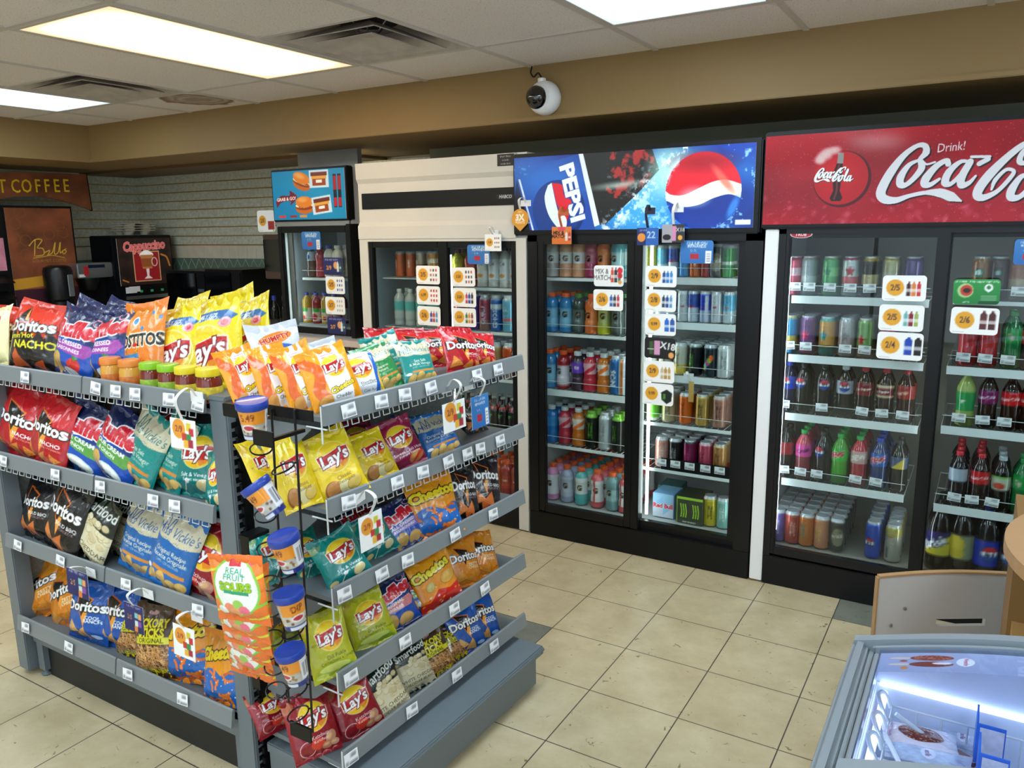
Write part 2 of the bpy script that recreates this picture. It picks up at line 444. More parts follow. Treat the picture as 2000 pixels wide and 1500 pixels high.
wt = mat('tan_wall_paint', '8f7448', .6, var=.04, vscale=2)
wc = mat('plain_wall_paint', 'c8bda4', .7, var=.04)
wo = mat('olive_wall_paint', '8f8b74', .6, var=.05)
def sbox(name, m, *a, b=0.): return struct(MB().box(*a, b=b).build(name, m))
sbox('wall_back', wo, XL_-.1, XR_+.1, YB_, YB_+.1, 0, CZ)
sbox('wall_left', wc, XL_-.1, XL_, YF_, YB_, 0, CZ)
# right wall and front wall with their shop windows
b = MB().box(XR_, XR_+.1, YF_, -4.5, 0, CZ).box(XR_, XR_+.1, -.7, YB_, 0, CZ).box(XR_, XR_+.1, -4.5, -.7, 0, .35).box(XR_, XR_+.1, -4.5, -.7, 2.3, CZ)
struct(b.build('wall_right', wc))
b = MB().box(XL_, -1.9, YF_-.1, YF_, 0, CZ).box(3.9, XR_, YF_-.1, YF_, 0, CZ).box(-1.9, 3.9, YF_-.1, YF_, 0, .35).box(-1.9, 3.9, YF_-.1, YF_, 2.3, CZ)
struct(b.build('wall_front', wc))
fr = mat('window_aluminium', '8a8c8e', .35, .8)
b = MB()
for x in (-1.9, 0., 1.95, 3.86): b.box(x, x+.04, YF_-.06, YF_-.01, .35, 2.3)
b.box(-1.9, 3.9, YF_-.06, YF_-.01, .35, .39).box(-1.9, 3.9, YF_-.06, YF_-.01, 2.26, 2.3)
w1 = struct(b.build('window_1', fr)); MB().box(-1.88, 3.88, YF_-.04, YF_-.035, .37, 2.28).build('window_pane', M_GLASS, w1)
b = MB()
for y in (-4.5, -2.62, -.74): b.box(XR_+.01, XR_+.06, y, y+.04, .35, 2.3)
b.box(XR_+.01, XR_+.06, -4.5, -.7, .35, .39).box(XR_+.01, XR_+.06, -4.5, -.7, 2.26, 2.3)
w2 = struct(b.build('window_2', fr)); MB().box(XR_+.035, XR_+.04, -4.48, -.72, .37, 2.28).build('window_pane', M_GLASS, w2)
# tan bulkhead over the coolers and along the left wall, with its edge bead
b = MB().box(-4.62, XR_, .2, YB_, 2.155, CZ).box(XL_, -4.62, YF_, YB_, 2.155, CZ)
b.box(-4.63, XR_, .188, .2, 2.155, 2.178, b=.003)
struct(b.build('trim_2', wt))
sbox('trim_3', mat('brown_bulkhead_board', '6b4e2c', .5, var=.05), XL_, -2.7, .72, YB_-.001, 2.135, 2.154)  # brown board under the rear part of the bulkhead
sbox('trim_4', mat('grey_filler_panel', '9b9a96', .35, .3, var=.06), -2.95, -2.42, .62, .66, 2.0, 2.154)
sbox('trim_5', mat('dark_backing_panel', '77745f', .6), -2.1, XR_, .96, 1.0, 0, 2.154)
# slatwall: green-grey boards with gold grooves
slat = mat('green_grey_slat', 'c6c8b6', .55, var=.22, vscale=45); gold = mat('gold_groove', 'c8a965', .35, .5)
b = MB()
z = 2.135; k = 0
while z > 1.56:
    b.cur = 0; b.box(XL_, -2.1, YB_-.02, YB_, z-.066, z); b.box(XL_, XL_+.02, -.6, YB_, z-.066, z)
    b.cur = 1; b.box(XL_, -2.1, YB_-.008, YB_, z-.076, z-.066); b.box(XL_, XL_+.008, -.6, YB_, z-.076, z-.066)
    z -= .0755
struct(b.build('trim_6', [slat, gold]))
tl = mat('cream_wall_tile', 'd2ccb8', .25, var=.08, vscale=12); gr = mat('green_wall_tile', '5d7a69', .3, var=.15, vscale=14); lg = mat('pale_grout', 'c9c8b0', .7)
b = MB()
def tiles(z0, z1, w, h):
    zz = z0
    while zz < z1-.01:
        x = XL_
        while x < -2.1: b.box(x+.001, min(x+w, -2.1)-.001, YB_-.012, YB_, zz+.001, min(zz+h, z1)-.001); x += w
        y = YB_
        while y > -.6: b.box(XL_, XL_+.012, max(y-w, -.6)+.001, y-.001, zz+.001, min(zz+h, z1)-.001); y -= w
        zz += h
tiles(1.42, 1.53, .11, .11); tiles(.82, 1.255, .11, .11)
struct(b.build('trim_7', tl))
b = MB(); b.box(XL_, -2.1, YB_-.012, YB_, 1.257, 1.418); b.box(XL_, XL_+.012, -.6, YB_, 1.257, 1.418)
b.cur = 1
x = XL_
while x < -2.2:
    for a, c in ((1.26, 1.415), (1.415, 1.26)):
        b.prism([(x, a-.002), (x+.1, c-.002), (x+.1, c+.002), (x, a+.002)], 1, YB_-.0135, YB_-.011)
    x += .1
struct(b.build('trim_8', [gr, lg]))
# ---------------------------------------------------------------- ceiling lights and vents
lens = mat('lit_lens_warm', 'ffe2b8', .5, emit=LW); lensc = mat('lit_lens_cool', 'e2f4ff', .5, emit=LC)
for m_, q in ((lens, LW), (lensc, LC)):   # tubes behind the diffuser: brightest along the middle, weaker to the rim
    nt = m_.node_tree; L = nt.links.new; co = nd(nt, 'ShaderNodeTexCoord'); sx = nd(nt, 'ShaderNodeSeparateXYZ'); L(co.outputs['Generated'], sx.inputs[0])
    fs_ = []
    for k, lo_, wd in ((0, .5, .5), (1, .5, .5)):
        a = nd(nt, 'ShaderNodeMath', operation='SUBTRACT'); a.inputs[1].default_value = .5; L(sx.outputs[k], a.inputs[0])
        b_ = nd(nt, 'ShaderNodeMath', operation='ABSOLUTE'); L(a.outputs[0], b_.inputs[0])
        r_ = nd(nt, 'ShaderNodeMapRange', interpolation_type='SMOOTHSTEP'); r_.inputs[1].default_value = .5; r_.inputs[2].default_value = (.12, .36)[k]; r_.inputs[3].default_value = 0; r_.inputs[4].default_value = 1
        L(b_.outputs[0], r_.inputs[0]); fs_.append(r_)
    mu = nd(nt, 'ShaderNodeMath', operation='MULTIPLY'); L(fs_[0].outputs[0], mu.inputs[0]); L(fs_[1].outputs[0], mu.inputs[1])
    ma = nd(nt, 'ShaderNodeMath', operation='MULTIPLY_ADD'); ma.inputs[1].default_value = q*1.5; ma.inputs[2].default_value = .75; L(mu.outputs[0], ma.inputs[0])
    L(ma.outputs[0], nt.nodes['Principled BSDF'].inputs['Emission Strength'])
nth = ['warm white ceiling light panel, the big one nearest the vent', 'cool white ceiling light panel above the blue and red cooler signs', 'cool white ceiling light panel near the coffee corner']
for c, rr in LIGHTS:
    x1 = TX0-TM*c; x0 = x1-TM; y1 = TY0-TM*rr; y0 = y1-2*TM
    if y0 < YF_: continue
    warm = (c == 3 and rr == 0)
    if rr == 0 and c in (0, 3, 6): lb = {3: nth[0], 0: nth[1], 6: nth[2]}[c]; g = 'ceiling light panels'
    else: lb = 'recessed ceiling light panel outside the view, behind the camera'; g = 'light panels behind the camera'
    t = empty('ceiling_light', ((x0+x1)/2, (y0+y1)/2, CZ), lb, 'ceiling light', g)
    o = t.location
    f = MB(o)
    for a in ((x0+hw, x1-hw, y0+hw, y0+.03), (x0+hw, x1-hw, y1-.03, y1-hw), (x0+hw, x0+.03, y0+.03, y1-.03), (x1-.03, x1-hw, y0+.03, y1-.03)): f.box(*a, CZ-.008, CZ-.0005)
    f.build('frame', tb, t)
    MB(o).box(x0+.03, x1-.03, y0+.03, y1-.03, CZ-.006, CZ-.002).build('diffuser', lens if warm else lensc, t)
vm_ = mat('vent_paint', 'bdb4aa', .5, var=.25, vscale=9); dk = mat('duct_dark', '2a2826', .8)
for (c, rr), lb in zip(VENTS, ('square ceiling air vent beside the warm light panel', 'square ceiling air vent near the brown water stain')):
    x1 = TX0-TM*c-hw; x0 = x1-TM+2*hw; y1 = TY0-TM*rr-hw; y0 = y1-TM+2*hw; cx, cy = (x0+x1)/2, (y0+y1)/2
    t = empty('ceiling_vent', (cx, cy, CZ), lb, 'air vent', 'square ceiling vents')
    def pyr(h0, z0, h1, z1, th=.004):
        v = []
        for h, z in ((h0, z0), (h1, z1), (h1, z1+th), (h0, z0+th)):
            v += [(cx-h, cy-h, z), (cx+h, cy-h, z), (cx+h, cy+h, z), (cx-h, cy+h, z)]
        return v, [(i*4+j, i*4+(j+1) % 4, ((i+1) % 4)*4+(j+1) % 4, ((i+1) % 4)*4+j) for i in range(4) for j in range(4)]
    H = (x1-x0)/2
    MB(t.location).add(*pyr(H, CZ-.004, .13, CZ+.11)).build('outer_cone', vm_, t)
    MB(t.location).add(*pyr(.235, CZ-.012, .10, CZ+.05)).build('middle_cone', vm_, t)
    MB(t.location).add(*pyr(.15, CZ-.012, .03, CZ+.03)).box(cx-.035, cx+.035, cy-.035, cy+.035, CZ+.028, CZ+.034).build('inner_cone', vm_, t)
    MB(t.location).lathe([(.13, CZ+.08), (.13, CZ+.22), (.0, CZ+.22)], (cx, cy, 0), 24).box(cx-H, cx+H, cy-H, cy+H, CZ+.225, CZ+.23).build('duct', dk, t)
    br = MB(t.location)
    for a in range(4):
        q = PI/2*a; br.tube([(cx+.05*math.cos(q), cy+.05*math.sin(q), CZ+.03), (cx+.12*math.cos(q), cy+.12*math.sin(q), CZ+.09)], .003, 6)
    br.tube([(cx, cy, CZ+.03), (cx, cy, CZ+.2)], .004, 6)
    br.build('hanger', M_STEEL, t)
# dome camera on the bulkhead
p = at(1070, 193, 1, .2)
t = empty('dome_camera', p, 'white dome security camera with a dark lens on the tan bulkhead', 'security camera')
ax = Vector((-.25, -.9, -.1)).normalized()
sh = MB(p)
n = 14; sh.lathe([(.05, 0), (.072, .006), (.08, .03), (.077, .06), (.066, .082), (.05, .096)], p, 28, (0.1, -1, -.05))
sh.build('housing', M_WHITE, t)
c2 = p+Vector((-.012, -.094, -.004))
MB(p).lathe([(.054, -.012)]+[(.054*math.cos(a), .046*math.sin(a)) for a in np.linspace(0, PI/2*.98, 9)], c2, 24, (-.3, -1, -.02)).build('lens_dome', mat('smoked_dome', '08080a', .04, coat=1), t)
MB(p).lathe([(.016, 0), (.02, .008), (.02, .02), (.012, .024)], p+Vector((-.005, -.05, .066)), 14).build('collar', M_WHITE, t)
q = at(1040, 130, 1, .19)
ca = MB(p).tube(spl([p+Vector((-.005, -.05, .088)), p+Vector((-.03, -.04, .115)), q+Vector((.012, -.01, -.05)), q+Vector((-.004, -.01, -.03)), q+Vector((0, -.005, .0))]), .004, 6)
ca.build('cable', M_BLACK, t)

# slim lamp tucked behind the grey filler panel, lighting the slatwall
t = empty('strip_lamp', (-2.68, .71, 2.12), 'slim strip lamp tucked behind the grey panel above the small fridge', 'lamp')
MB(t.location).box(-2.94, -2.66, .68, .74, 2.13, 2.152, b=.003).build('housing', M_WHITE, t)
MB(t.location).tube([(-2.93, .71, 2.118), (-2.68, .71, 2.118)], .011, 8).build('tube', mat('strip_tube', 'fff2dc', .5, emit=45), t)
# ================================================================ SNACK RACK
spk = mat('speckled_grey_panel', '8a8c8b', .6, var=.25, vscale=90)
STR = mat('grey_price_channel', '83888b', .38, coat=.1, alpha=.9)
def tagart(seed):
    c = Cv(12, 9, .72, 'f4f5f6'); rs = random.Random(seed)
    c.rect(.1, .3, .1, .3, '9a9aa0'); c.rect(.35, .9, .1, .22, '7c7c84'); c.rect(.45, .85, .42, .6, '9c9ca4')
    return c
TAGM = flatart('price_tag', tagart(1), .05, .036, M_PAPER, .001)
def place_flat(name, me, p, out, parent=None, roll=0., up=(0, 0, 1), off=.0):
    """flat art at p, its face turned towards out"""
    y = -Vector(out).normalized(); z = (Vector(up)-y*Vector(up).dot(y)).normalized(); x = y.cross(z)
    m = Matrix((x, y, z)).transposed().to_4x4() @ Matrix.Rotation(R_(roll), 4, 'Y')
    m.translation = Vector(p)+Vector(out).normalized()*off
    o = bpy.data.objects.new(name, me); COL.objects.link(o)
    if parent is not None:
        o.parent = parent; o.matrix_parent_inverse = Matrix.Identity(4); o.matrix_local = wm(parent).inverted() @ m
    else: o.matrix_world = m
    return o
def strip(b, p0, p1, out, z0, z1):
    """price channel: a tilted lip running from p0 to p1 (xy), facing out"""
    o = Vector((*out, 0)); a = Vector((*p0, 0)); c = Vector((*p1, 0)); vs = []
    prof = [(.0, z0-.004), (.012, z0-.002), (.004, z1), (.0, z1+.004), (-.006, z1+.001), (-.002, z0+.004)]
    for q in (a, c):
        for d, z in prof: vs.append(q+o*d+Vector((0, 0, z)))
    n = len(prof)
    b.add(vs, [tuple(range(n)), tuple(range(2*n-1, n-1, -1))]+[(i, (i+1) % n, (i+1) % n+n, i+n) for i in range(n)])
SY = -1.972
LSH = [(1.158, 1.205), (.842, .887), (.533, .577), (.205, .255)]
LR_ = empty('snack_rack', (-1.28, -1.75, 0), 'grey metal snack rack, four sloping-lipped shelves of chips on its wide left side', 'display rack')
lo = LR_.location
for x0, nm in ((-1.935, 0), (-.685, 1)):
    b = MB(lo).box(x0, x0+.068, -1.965, -1.905, .02, 1.195, b=.004).box(x0-.002, x0+.07, -1.968, -1.90, 1.19, 1.204, b=.004)
    b.build('post', M_GREY, LR_)
b = MB(lo)
z = .05
while z < 1.12: b.box(-.6175, -.6155, -1.952, -1.934, z, z+.016); z += .026
b.build('slot_row', M_BLACK, LR_)
b = MB(lo).box(-.616, -.608, -1.935, -1.905, .06, 1.15)
z = .06
while z < 1.13: b.box(-.612, -.602, -1.945, -1.933, z, z+.02); z += .0325
b.build('slotted_upright', M_BLACK, LR_)
MB(lo).box(-1.93, -.62, -1.585, -1.56, .02, 1.19).box(-1.93, -1.905, -1.9, -1.56, .02, 1.15).build('back_panel', spk, LR_)
MB(lo).box(-1.86, -.69, -1.915, -1.56, .0, .13).build('kick_plate', mat('black_kick', '16181a', .5), LR_)
MB(lo).box(-1.86, -.69, -1.94, -1.9, .135, .2, b=.003).build('base_rail', M_GREY, LR_)
for x in (-1.83, -.72):
    MB(lo).box(x-.02, x+.02, -1.935, -1.9, .025, .2).lathe([(.016, 0), (.02, .006), (.008, .012), (.008, .03)], (x, -1.92, 0), 14).build('foot', M_GREY, LR_)
LT = [[(50, 735), (188, 756), (227, 762), (265, 768), (331, 778), (388, 788)], [(8, 905), (110, 933), (197, 950), (300, 976), (342, 985)],
      [(35, 1057), (119, 1092), (247, 1140), (388, 1196)], [(50, 1217), (135, 1260), (250, 1310), (357, 1358)]]
for k, (z0, z1) in enumerate(LSH):
    xl = -2.05 if k == 0 else -1.87
    sh = MB(lo).box(max(xl, -1.86), -.69, -1.955, -1.585, z1-.042, z1-.028).box(max(xl, -1.86), -.69, -1.955, -1.945, z0-.01, z1-.028).build('shelf', M_GREY, LR_)
    b = MB(lo); mid = -1.26
    strip(b, (xl, SY), (mid-.004, SY), (0, -1), z0, z1); strip(b, (mid+.004, SY), (-.69, SY), (0, -1), z0, z1)
    b.build('price_channel', STR, sh)
    for px, py in LT[k]:
        p = at(px, py, 1, SY-.013)
        if k == 3 and px < 60: pass
        place_flat('price_tag', TAGM, Vector((p.x, SY-.0115, (z0+z1)/2)), (0, -1, .15), sh, roll=random.uniform(-5, 5), off=.004)
    if k < 2:
        b = MB(lo); x = xl+.03
        while x < -.72:
            b.tube([(x, -1.972, z0-.002), (x, -1.975, z0-.02), (x+.028, -1.975, z0-.02), (x+.028, -1.972, z0-.002)], .0018, 5); x += .042
        b.build('wire_fence', M_WIRE, sh)
# ---- the right side (turned by two degrees): shelves reach out along local +x
ang = R_(-2)
RR = empty('snack_rack', label='grey metal snack rack side facing the coolers, five shelves over a wide base', cat='display rack', mw=Matrix.Translation((-.605, -1.93, 0)) @ Matrix.Rotation(ang, 4, 'Z'))
RI = RR.matrix_world.inverted()
RSH = [(1.163, 1.209), (.922, .966), (.678, .723), (.432, .482), (.203, .246)]
RD = .318; RLn = .925
MB().box(.0, .02, .03, RLn, .02, 1.17).build('back_panel', spk, RR)
b = MB().box(.012, .40, -.005, .875, .012, .15, b=.004).box(.012, .425, -.012, .885, .135, .168, b=.004).box(.405, .43, -.012, .885, .15, .162, b=.003)
b.build('base_deck', M_GREY, RR)
MB().box(.03, .385, .01, .86, 0, .014).build('plinth', M_BLACK, RR)
RT = [[(680, 800), (744, 790), (790, 778), (841, 765), (931, 745), (972, 736)], [(680, 982), (775, 942), (825, 920), (875, 900), (912, 886), (937, 873), (976, 855)],
      [(672, 1165), (745, 1122), (795, 1090), (888, 1042), (962, 995)], [(684, 1312), (790, 1243), (886, 1177), (946, 1138)], [(684, 1465), (803, 1372), (891, 1304), (964, 1248)]]
def rplane(px, py, xo):
    """point of the turned plane local x = xo under the pixel"""
    P = Vector(CAM); o = RI @ P; q = RI @ at(px, py, 0, -.3); d = q-o; t = (xo-o.x)/d.x
    return o+d*t     # local
for k, (z0, z1) in enumerate(RSH):
    sh = MB().box(.02, RD-.004, .0, RLn, (z1-.04 if k < 4 else z0-.012), (z1-.028 if k < 4 else z0+.003)).build('shelf', M_GREY, RR)
    b = MB(); strip(b, (RD, .0), (RD, RLn), (1, 0), z0, z1); b.build('price_channel', STR, sh)
    for y in (0.004, RLn-.006):
        if k < 4: MB().prism([(.02, z0-.10), (.10, z0-.10), (.22, z0-.06), (.27, z0-.02), (.27, z0-.012), (.02, z0-.012)], 1, y, y+.003).build('shelf_bracket', M_GREY, sh)
    b = MB().tube([(RD-.003, .0, z0-.05), (RD-.003, .0, z1)], .0025, 6).tube([(RD+.012, .002, z0-.012), (RD-.06, .002, z0-.012)], .0025, 6); b.build('corner_wire', M_WIRE, sh)
    for px, py in RT[k]:
        p = rplane(px, py, RD+.013); p.z = (z0+z1)/2
        place_flat('price_tag', TAGM, RR.matrix_world @ Vector((RD+.0115, p.y, p.z)), RR.matrix_world.to_3x3() @ Vector((1, 0, .15)), sh, roll=random.uniform(-5, 5), off=.004)
    if k < 2:
        b = MB(); y = .02
        while y < RLn-.04:
            b.tube([(RD, y, z0-.002), (RD+.003, y, z0-.02), (RD+.003, y+.025, z0-.02), (RD, y+.025, z0-.002)], .0018, 5); y += .04
        b.build('wire_fence', M_WIRE, sh)
# body of the run behind both faces, hidden by the goods: the centre top and the far end
MB((-1.28, -1.3, 0)).box(-1.93, -.625, -1.555, -1.02, .02, 1.16).build('run_body', M_GREY, empty('snack_rack', (-1.28, -1.3, 0), 'grey centre of the snack rack behind the chips, mostly hidden', 'display rack'))
# ================================================================ BAG ARTWORK
BA = 1.42
def chip(c, x, y, r, col='d9a24a', rot=0, k=.75):
    c.ell(x, y, r, r*k, '9a6424', .7, rot); c.ell(x+.004, y+.006, r*.96, r*k*.93, col, 1, rot); c.ell(x-r*.15, y+r*.2, r*.5, r*k*.4, 'f0cd80', .6, rot, soft=.4)
def tri(c, x, y, r, col='d8832a', rot=0):
    p = [(x+r*math.cos(R_(rot+a)), y+r*math.sin(R_(rot+a))) for a in (90, 210, 330)]
    c.poly([(a+.008, b-.01) for a, b in p], '7a3c10'); c.poly(p, col)
    for i in range(5): c.ell(x+r*.4*math.cos(i*2.3), y+r*.35*math.sin(i*1.9), .012, .01, 'b84a14', .7)
def lays(c, x, y, s, halo='ffe23a', txt="Lay's", rot=6):
    c.ell(x, y, s*1.06, s*1.06, 'fff2b0', .8); c.ell(x, y, s, s, 'f6c21c'); c.ell(x, y+s*.2, s*.85, s*.7, halo, .9, soft=.4)
    k, q = math.cos(R_(rot)), math.sin(R_(rot))
    def T(p): return [(x+(a*k-b*q)*s, y+(a*q+b*k)*s) for a, b in p]
    rb = [(-1.02, -.42), (-.5, -.5), (0, -.52), (.5, -.5), (1.0, -.3), (1.08, .3), (.6, .42), (0, .36), (-.5, .34), (-1.0, .44)]
    c.poly(T([(a*1.05, b*1.12) for a, b in rb]), 'fff4e0'); c.poly(T(rb), 'c9141e')
    c.poly(T([(.1, -.52), (.5, -.5), (.92, -.34), (.6, -.7), (.25, -.88)]), 'ee8a1e')
    c.text(txt, x, y-s*.02, s*.78, 'ffffff', rot, .2, .03, out='7a0c14', ow=.05, sx=.92)
def doritos(c, x, y, s, t='Doritos', tc='ffffff', rot=4):
    k, q = math.cos(R_(rot)), math.sin(R_(rot))
    def T(p): return [(x+(a*k-b*q)*s, y+(a*q+b*k)*s) for a, b in p]
    c.poly(T([(-.42, .52), (.28, .28), (.02, -.78)]), 'e8742a'); c.poly(T([(-.36, .46), (.22, .25), (.01, -.66)]), '120c0c'); c.poly(T([(-.1, -.45), (.0, -.72), (.28, .18), (.2, .2)]), 'f2a13a')
    c.text(t, x, y, s*.36, tc, rot, .05, .035, out='16100e', ow=.06, sx=.92)
def ruffles(c, x, y, s, rot=12):
    c.text('Ruffles', x, y, s*.40, 'd2182c', rot, .14, .06, out='f4f4fa', ow=.06, sx=.86)
def seal(c, col, a=.5):
    for y in np.arange(.0, .045, .012): c.rect(0, 1, y, y+.006, col, a); c.rect(0, 1, BA-y-.006, BA-y, col, a)
def small(c, t, x, y, h, col, rot=0, bold=.0): c.text(t, x, y, h, col, rot, 0, bold)
def A_dred(c):
    c.vgrad('b3101c', 'd8202a'); c.ell(.5, .4, .6, .4, '9c0c16', .5, soft=.6); doritos(c, .52, .82, .62)
    small(c, 'NACHO', .72, .56, .075, 'ffffff', 3, .02); small(c, 'CHEESE / FROMAGE', .72, .48, .035, 'f4e0d0', 3)
    tri(c, .22, .3, .2, 'dd8a30', 12); tri(c, .6, .22, .2, 'cf7a26', -20); tri(c, .84, .3, .12, 'd98630', 40)
def A_dflam(c):
    c.vgrad('131013', '1c1416'); c.vgrad('e23a20', 'd92c1c', .86, BA)
    for i in range(12): tri(c, i/11., .86-.04*(i % 2), .1, 'c8301c' if i % 2 else '131013', 180*(i % 2))
    c.poly([(.3, 1.34), (.48, 1.0), (.16, 1.0)], '1a0a08'); c.poly([(.3, 1.3), (.44, 1.03), (.36, 1.03)], 'f2a13a')
    c.text('Doritos', .5, .93, .21, 'f6f6f6', 4, .05, .04, out='101010', ow=.05)
    small(c, "Flamin'Hot", .3, .72, .11, 'e9e02a', 8, .02); small(c, 'NACHO', .62, .58, .15, 'e9e02a', 4, .03)
    tri(c, .32, .24, .24, 'c9541c', 10); tri(c, .78, .2, .14, 'b8461a', -30)
def A_dblack(c):
    c.vgrad('0e0d0f', '1a191c'); c.noise(.3, 3, 5); doritos(c, .5, .9, .62)
    small(c, 'BOLD BBQ', .7, .66, .07, 'f2f2f2', 3, .02); small(c, 'AUDACIEUX', .7, .58, .05, 'd0a0a8', 3)
    tri(c, .3, .33, .22, 'd67a34', 20); tri(c, .62, .3, .2, 'c9682c', -15); tri(c, .5, .16, .14, 'c05c24', 50)
def A_dorange(c):
    c.vgrad('d57a12', 'e2921c'); doritos(c, .5, .84, .62); small(c, 'ZESTY', .72, .6, .08, 'fff0d0', 3, .02); small(c, 'CHEESE', .72, .51, .07, 'fff0d0', 3, .02)
    tri(c, .28, .28, .2, 'e09a3a', 15); tri(c, .62, .24, .2, 'd88a2c', -18); tri(c, .85, .32, .12, 'd6842a', 30)
def A_dblue(c):
    c.vgrad('114c9e', '1560c2'); doritos(c, .5, .88, .62); small(c, 'COOL', .72, .64, .08, 'ffffff', 3, .02); small(c, 'RANCH', .72, .56, .08, 'ffffff', 3, .02)
    tri(c, .25, .33, .2, 'dfae6a', 12); tri(c, .52, .22, .2, 'd5a058', -12); c.ell(.8, .2, .12, .05, 'dfe8f4', .8)
def A_ruf(band, veg, lbl, l2):
    def f(c):
        c.vgrad('142a64', '16224e'); c.ell(.45, .35, .75, .5, '1e56c0', .9, soft=.25); ruffles(c, .5, 1.0, .74)
        c.poly([(.02, .66), (.9, .8), (.97, .68), (.86, .52), (.02, .5)], band); small(c, lbl, .42, .70, .085, 'ffffff', 7, .025); small(c, l2, .42, .58, .07, 'ffffff', 5, .02)
        c.ring(.82, 1.24, .09, .06, .02, 'f2a4b4')
        c.ell(.22, .22, .17, .26, 'a87c34', 1, -10); c.ell(.23, .23, .155, .24, 'd8ac60', 1, -10)
        for i in range(6): c.rect(.1+i*.045, .115+i*.045, .05, .42, 'c4953f', .5, -10)
        if veg == 'tom':
            c.ell(.7, .34, .14, .13, 'd22e2a'); c.poly([(.62, .52), (.7, .42), (.78, .5)], '3f8a34'); c.ell(.62, .16, .2, .1, 'f2f2f4')
        elif veg == 'dip':
            c.ell(.62, .3, .26, .12, 'cfe0dc'); c.ell(.62, .32, .2, .075, 'f6f8f6')
            for i in range(5): c.stroke([(.4+.07*i, .1), (.6+.06*i, .22)], .018, '3f8c3c')
        else:
            c.ell(.6, .22, .2, .17, 'b98a44'); c.ell(.6, .23, .185, .155, 'e2b46a')
    return f
A_rpur = A_ruf('a848a8', 'tom', 'ALL DRESSED', 'ASSAISONNEES')
A_rgrn = A_ruf('5fa04a', 'dip', 'SOUR CREAM', '& ONION')
A_rpnk = A_ruf('e0888c', 'chp', 'ORIGINAL', 'REGULAR')
A_rlav = A_ruf('8c7ac8', 'chp', 'ALL DRESSED', 'ASSAISONNEES')
def A_tost(c):
    c.vgrad('e87a1c', 'ee8c26'); rs = random.Random(4)
    for i in range(14): c.ell(rs.random(), rs.random()*BA, .035, .035, '2a86c8' if i % 2 else 'f4b53a')
    for i in range(10): tri(c, rs.random(), rs.random()*BA, .06, 'f4ab34', rs.random()*360)
    c.ell(.42, 1.08, .08, .08, 'f4f4f4'); c.ell(.42, 1.08, .055, .055, '3a86c0')
    c.text('TOSTITOS', .47, .76, .2, '18120e', 3, 0, .04, out='fff8e8', ow=.07, sx=.82); c.ell(.47, .68, .06, .03, 'd02018')
    c.poly([(0, .5), (.55, .54), (.6, .4), (.5, .3), (0, .3)], '2f86be'); small(c, 'BITE SIZE', .27, .43, .07, 'ffffff', 3, .02); c.ell(.3, .14, .26, .13, 'c9b08c'); c.ell(.36, .18, .14, .08, 'e6d6ba')
def A_layf(c):
    c.vgrad('e8cd0e', 'f4e01c'); c.poly([(.0, 1.1), (.15, 1.16), (.5, 1.19), (.85, 1.16), (.98, 1.06), (.9, 1.0), (.5, 1.06), (.1, 1.0)], '1e6ab2')
    c.text('FAMILY SIZE', .45, 1.12, .06, 'ffffff', 0, 0, .02, arc=.25); c.text('FORMAT FAMILIAL', .45, 1.07, .05, 'ffffff', 0, 0, .01, arc=.25)
    c.ell(.82, .97, .09, .08, 'f0a0b0'); c.ell(.82, .97, .05, .045, 'd23048'); c.ring(.5, .56, .4, .4, .02, 'fff6b0'); lays(c, .48, .6, .36); small(c, 'Classic', .42, .17, .085, '7a6410'); small(c, 'Classiques', .42, .08, .085, '7a6410')
def A_lay(bg0, bg1, l1, l2, food, tc='ffffff', cy=.88, s=.3):
    def f(c):
        c.vgrad(bg0, bg1); c.ell(.5, .3, .7, .35, bg0, .7, soft=.5); c.ell(.1, BA-.2, .16, .11, 'e0b060', .55, 20); food(c); lays(c, .56, cy, s)
        small(c, l1, .6, cy-.42, .078, tc, 3, .006); small(c, l2, .6, cy-.51, .066, tc, 3, .006); small(c, 'NET 66 g', .22, cy-.1, .04, tc)
    return f
def fpot(c):
    c.ell(.32, .24, .18, .2, '9c6230'); c.ell(.33, .26, .15, .17, 'c98a4c'); c.ell(.56, .22, .12, .18, 'eee0a8', 1, 15); chip(c, .75, .26, .17, 'e8c660', 30)
def fvin(c):
    chip(c, .74, .26, .16, 'ddd09a', 40); c.stroke([(.25, .05), (.42, .3)], .022, 'd8dcc8'); c.ell(.44, .33, .05, .05, 'e8ecec'); chip(c, .15, .2, .1, 'd8c888')
def fket(c):
    c.ring(.3, .26, .16, .16, .014, 'f0d0d0'); c.ell(.52, .3, .14, .13, 'd83824'); chip(c, .8, .34, .15, 'c98a72', 60); chip(c, .7, .2, .12, 'be7a64', 10); chip(c, .86, .2, .1, 'd09a80')
def fpep(c):
    chip(c, .74, .24, .2, 'c8743a', 20); c.stroke([(.66, .12), (.84, .3), (.97, .3)], [.05, .08, .03], 'cc3a1c'); c.ell(.2, .16, .14, .12, '7a1830')
def fpic(c):
    c.ell(.5, .2, .4, .13, '9ab030'); c.ell(.5, .23, .34, .08, 'd4dc70'); c.ell(.75, .1, .2, .08, '7f9a28'); c.ell(.2, .1, .14, .07, 'c8d460')
A_ylw = A_lay('f2cc10', 'f0d820', 'Classic', 'Classiques', fpot, '7a5a10')
A_teal = A_lay('067c78', '0a9088', 'Salt & Vinegar', 'Sel et vinaigre', fvin)
A_ket = A_lay('8c0e1c', 'a61826', 'Ketchup', 'Ketchup', fket, 'f6e0e0')
A_mar = A_lay('8e1440', 'a01c4c', 'Sweet Chili Heat', 'Piment intense', fpep)
A_pick = A_lay('b2b416', 'c4c424', 'Dill Pickle', "Cornichons a l'aneth", fpic, '4c5a10')
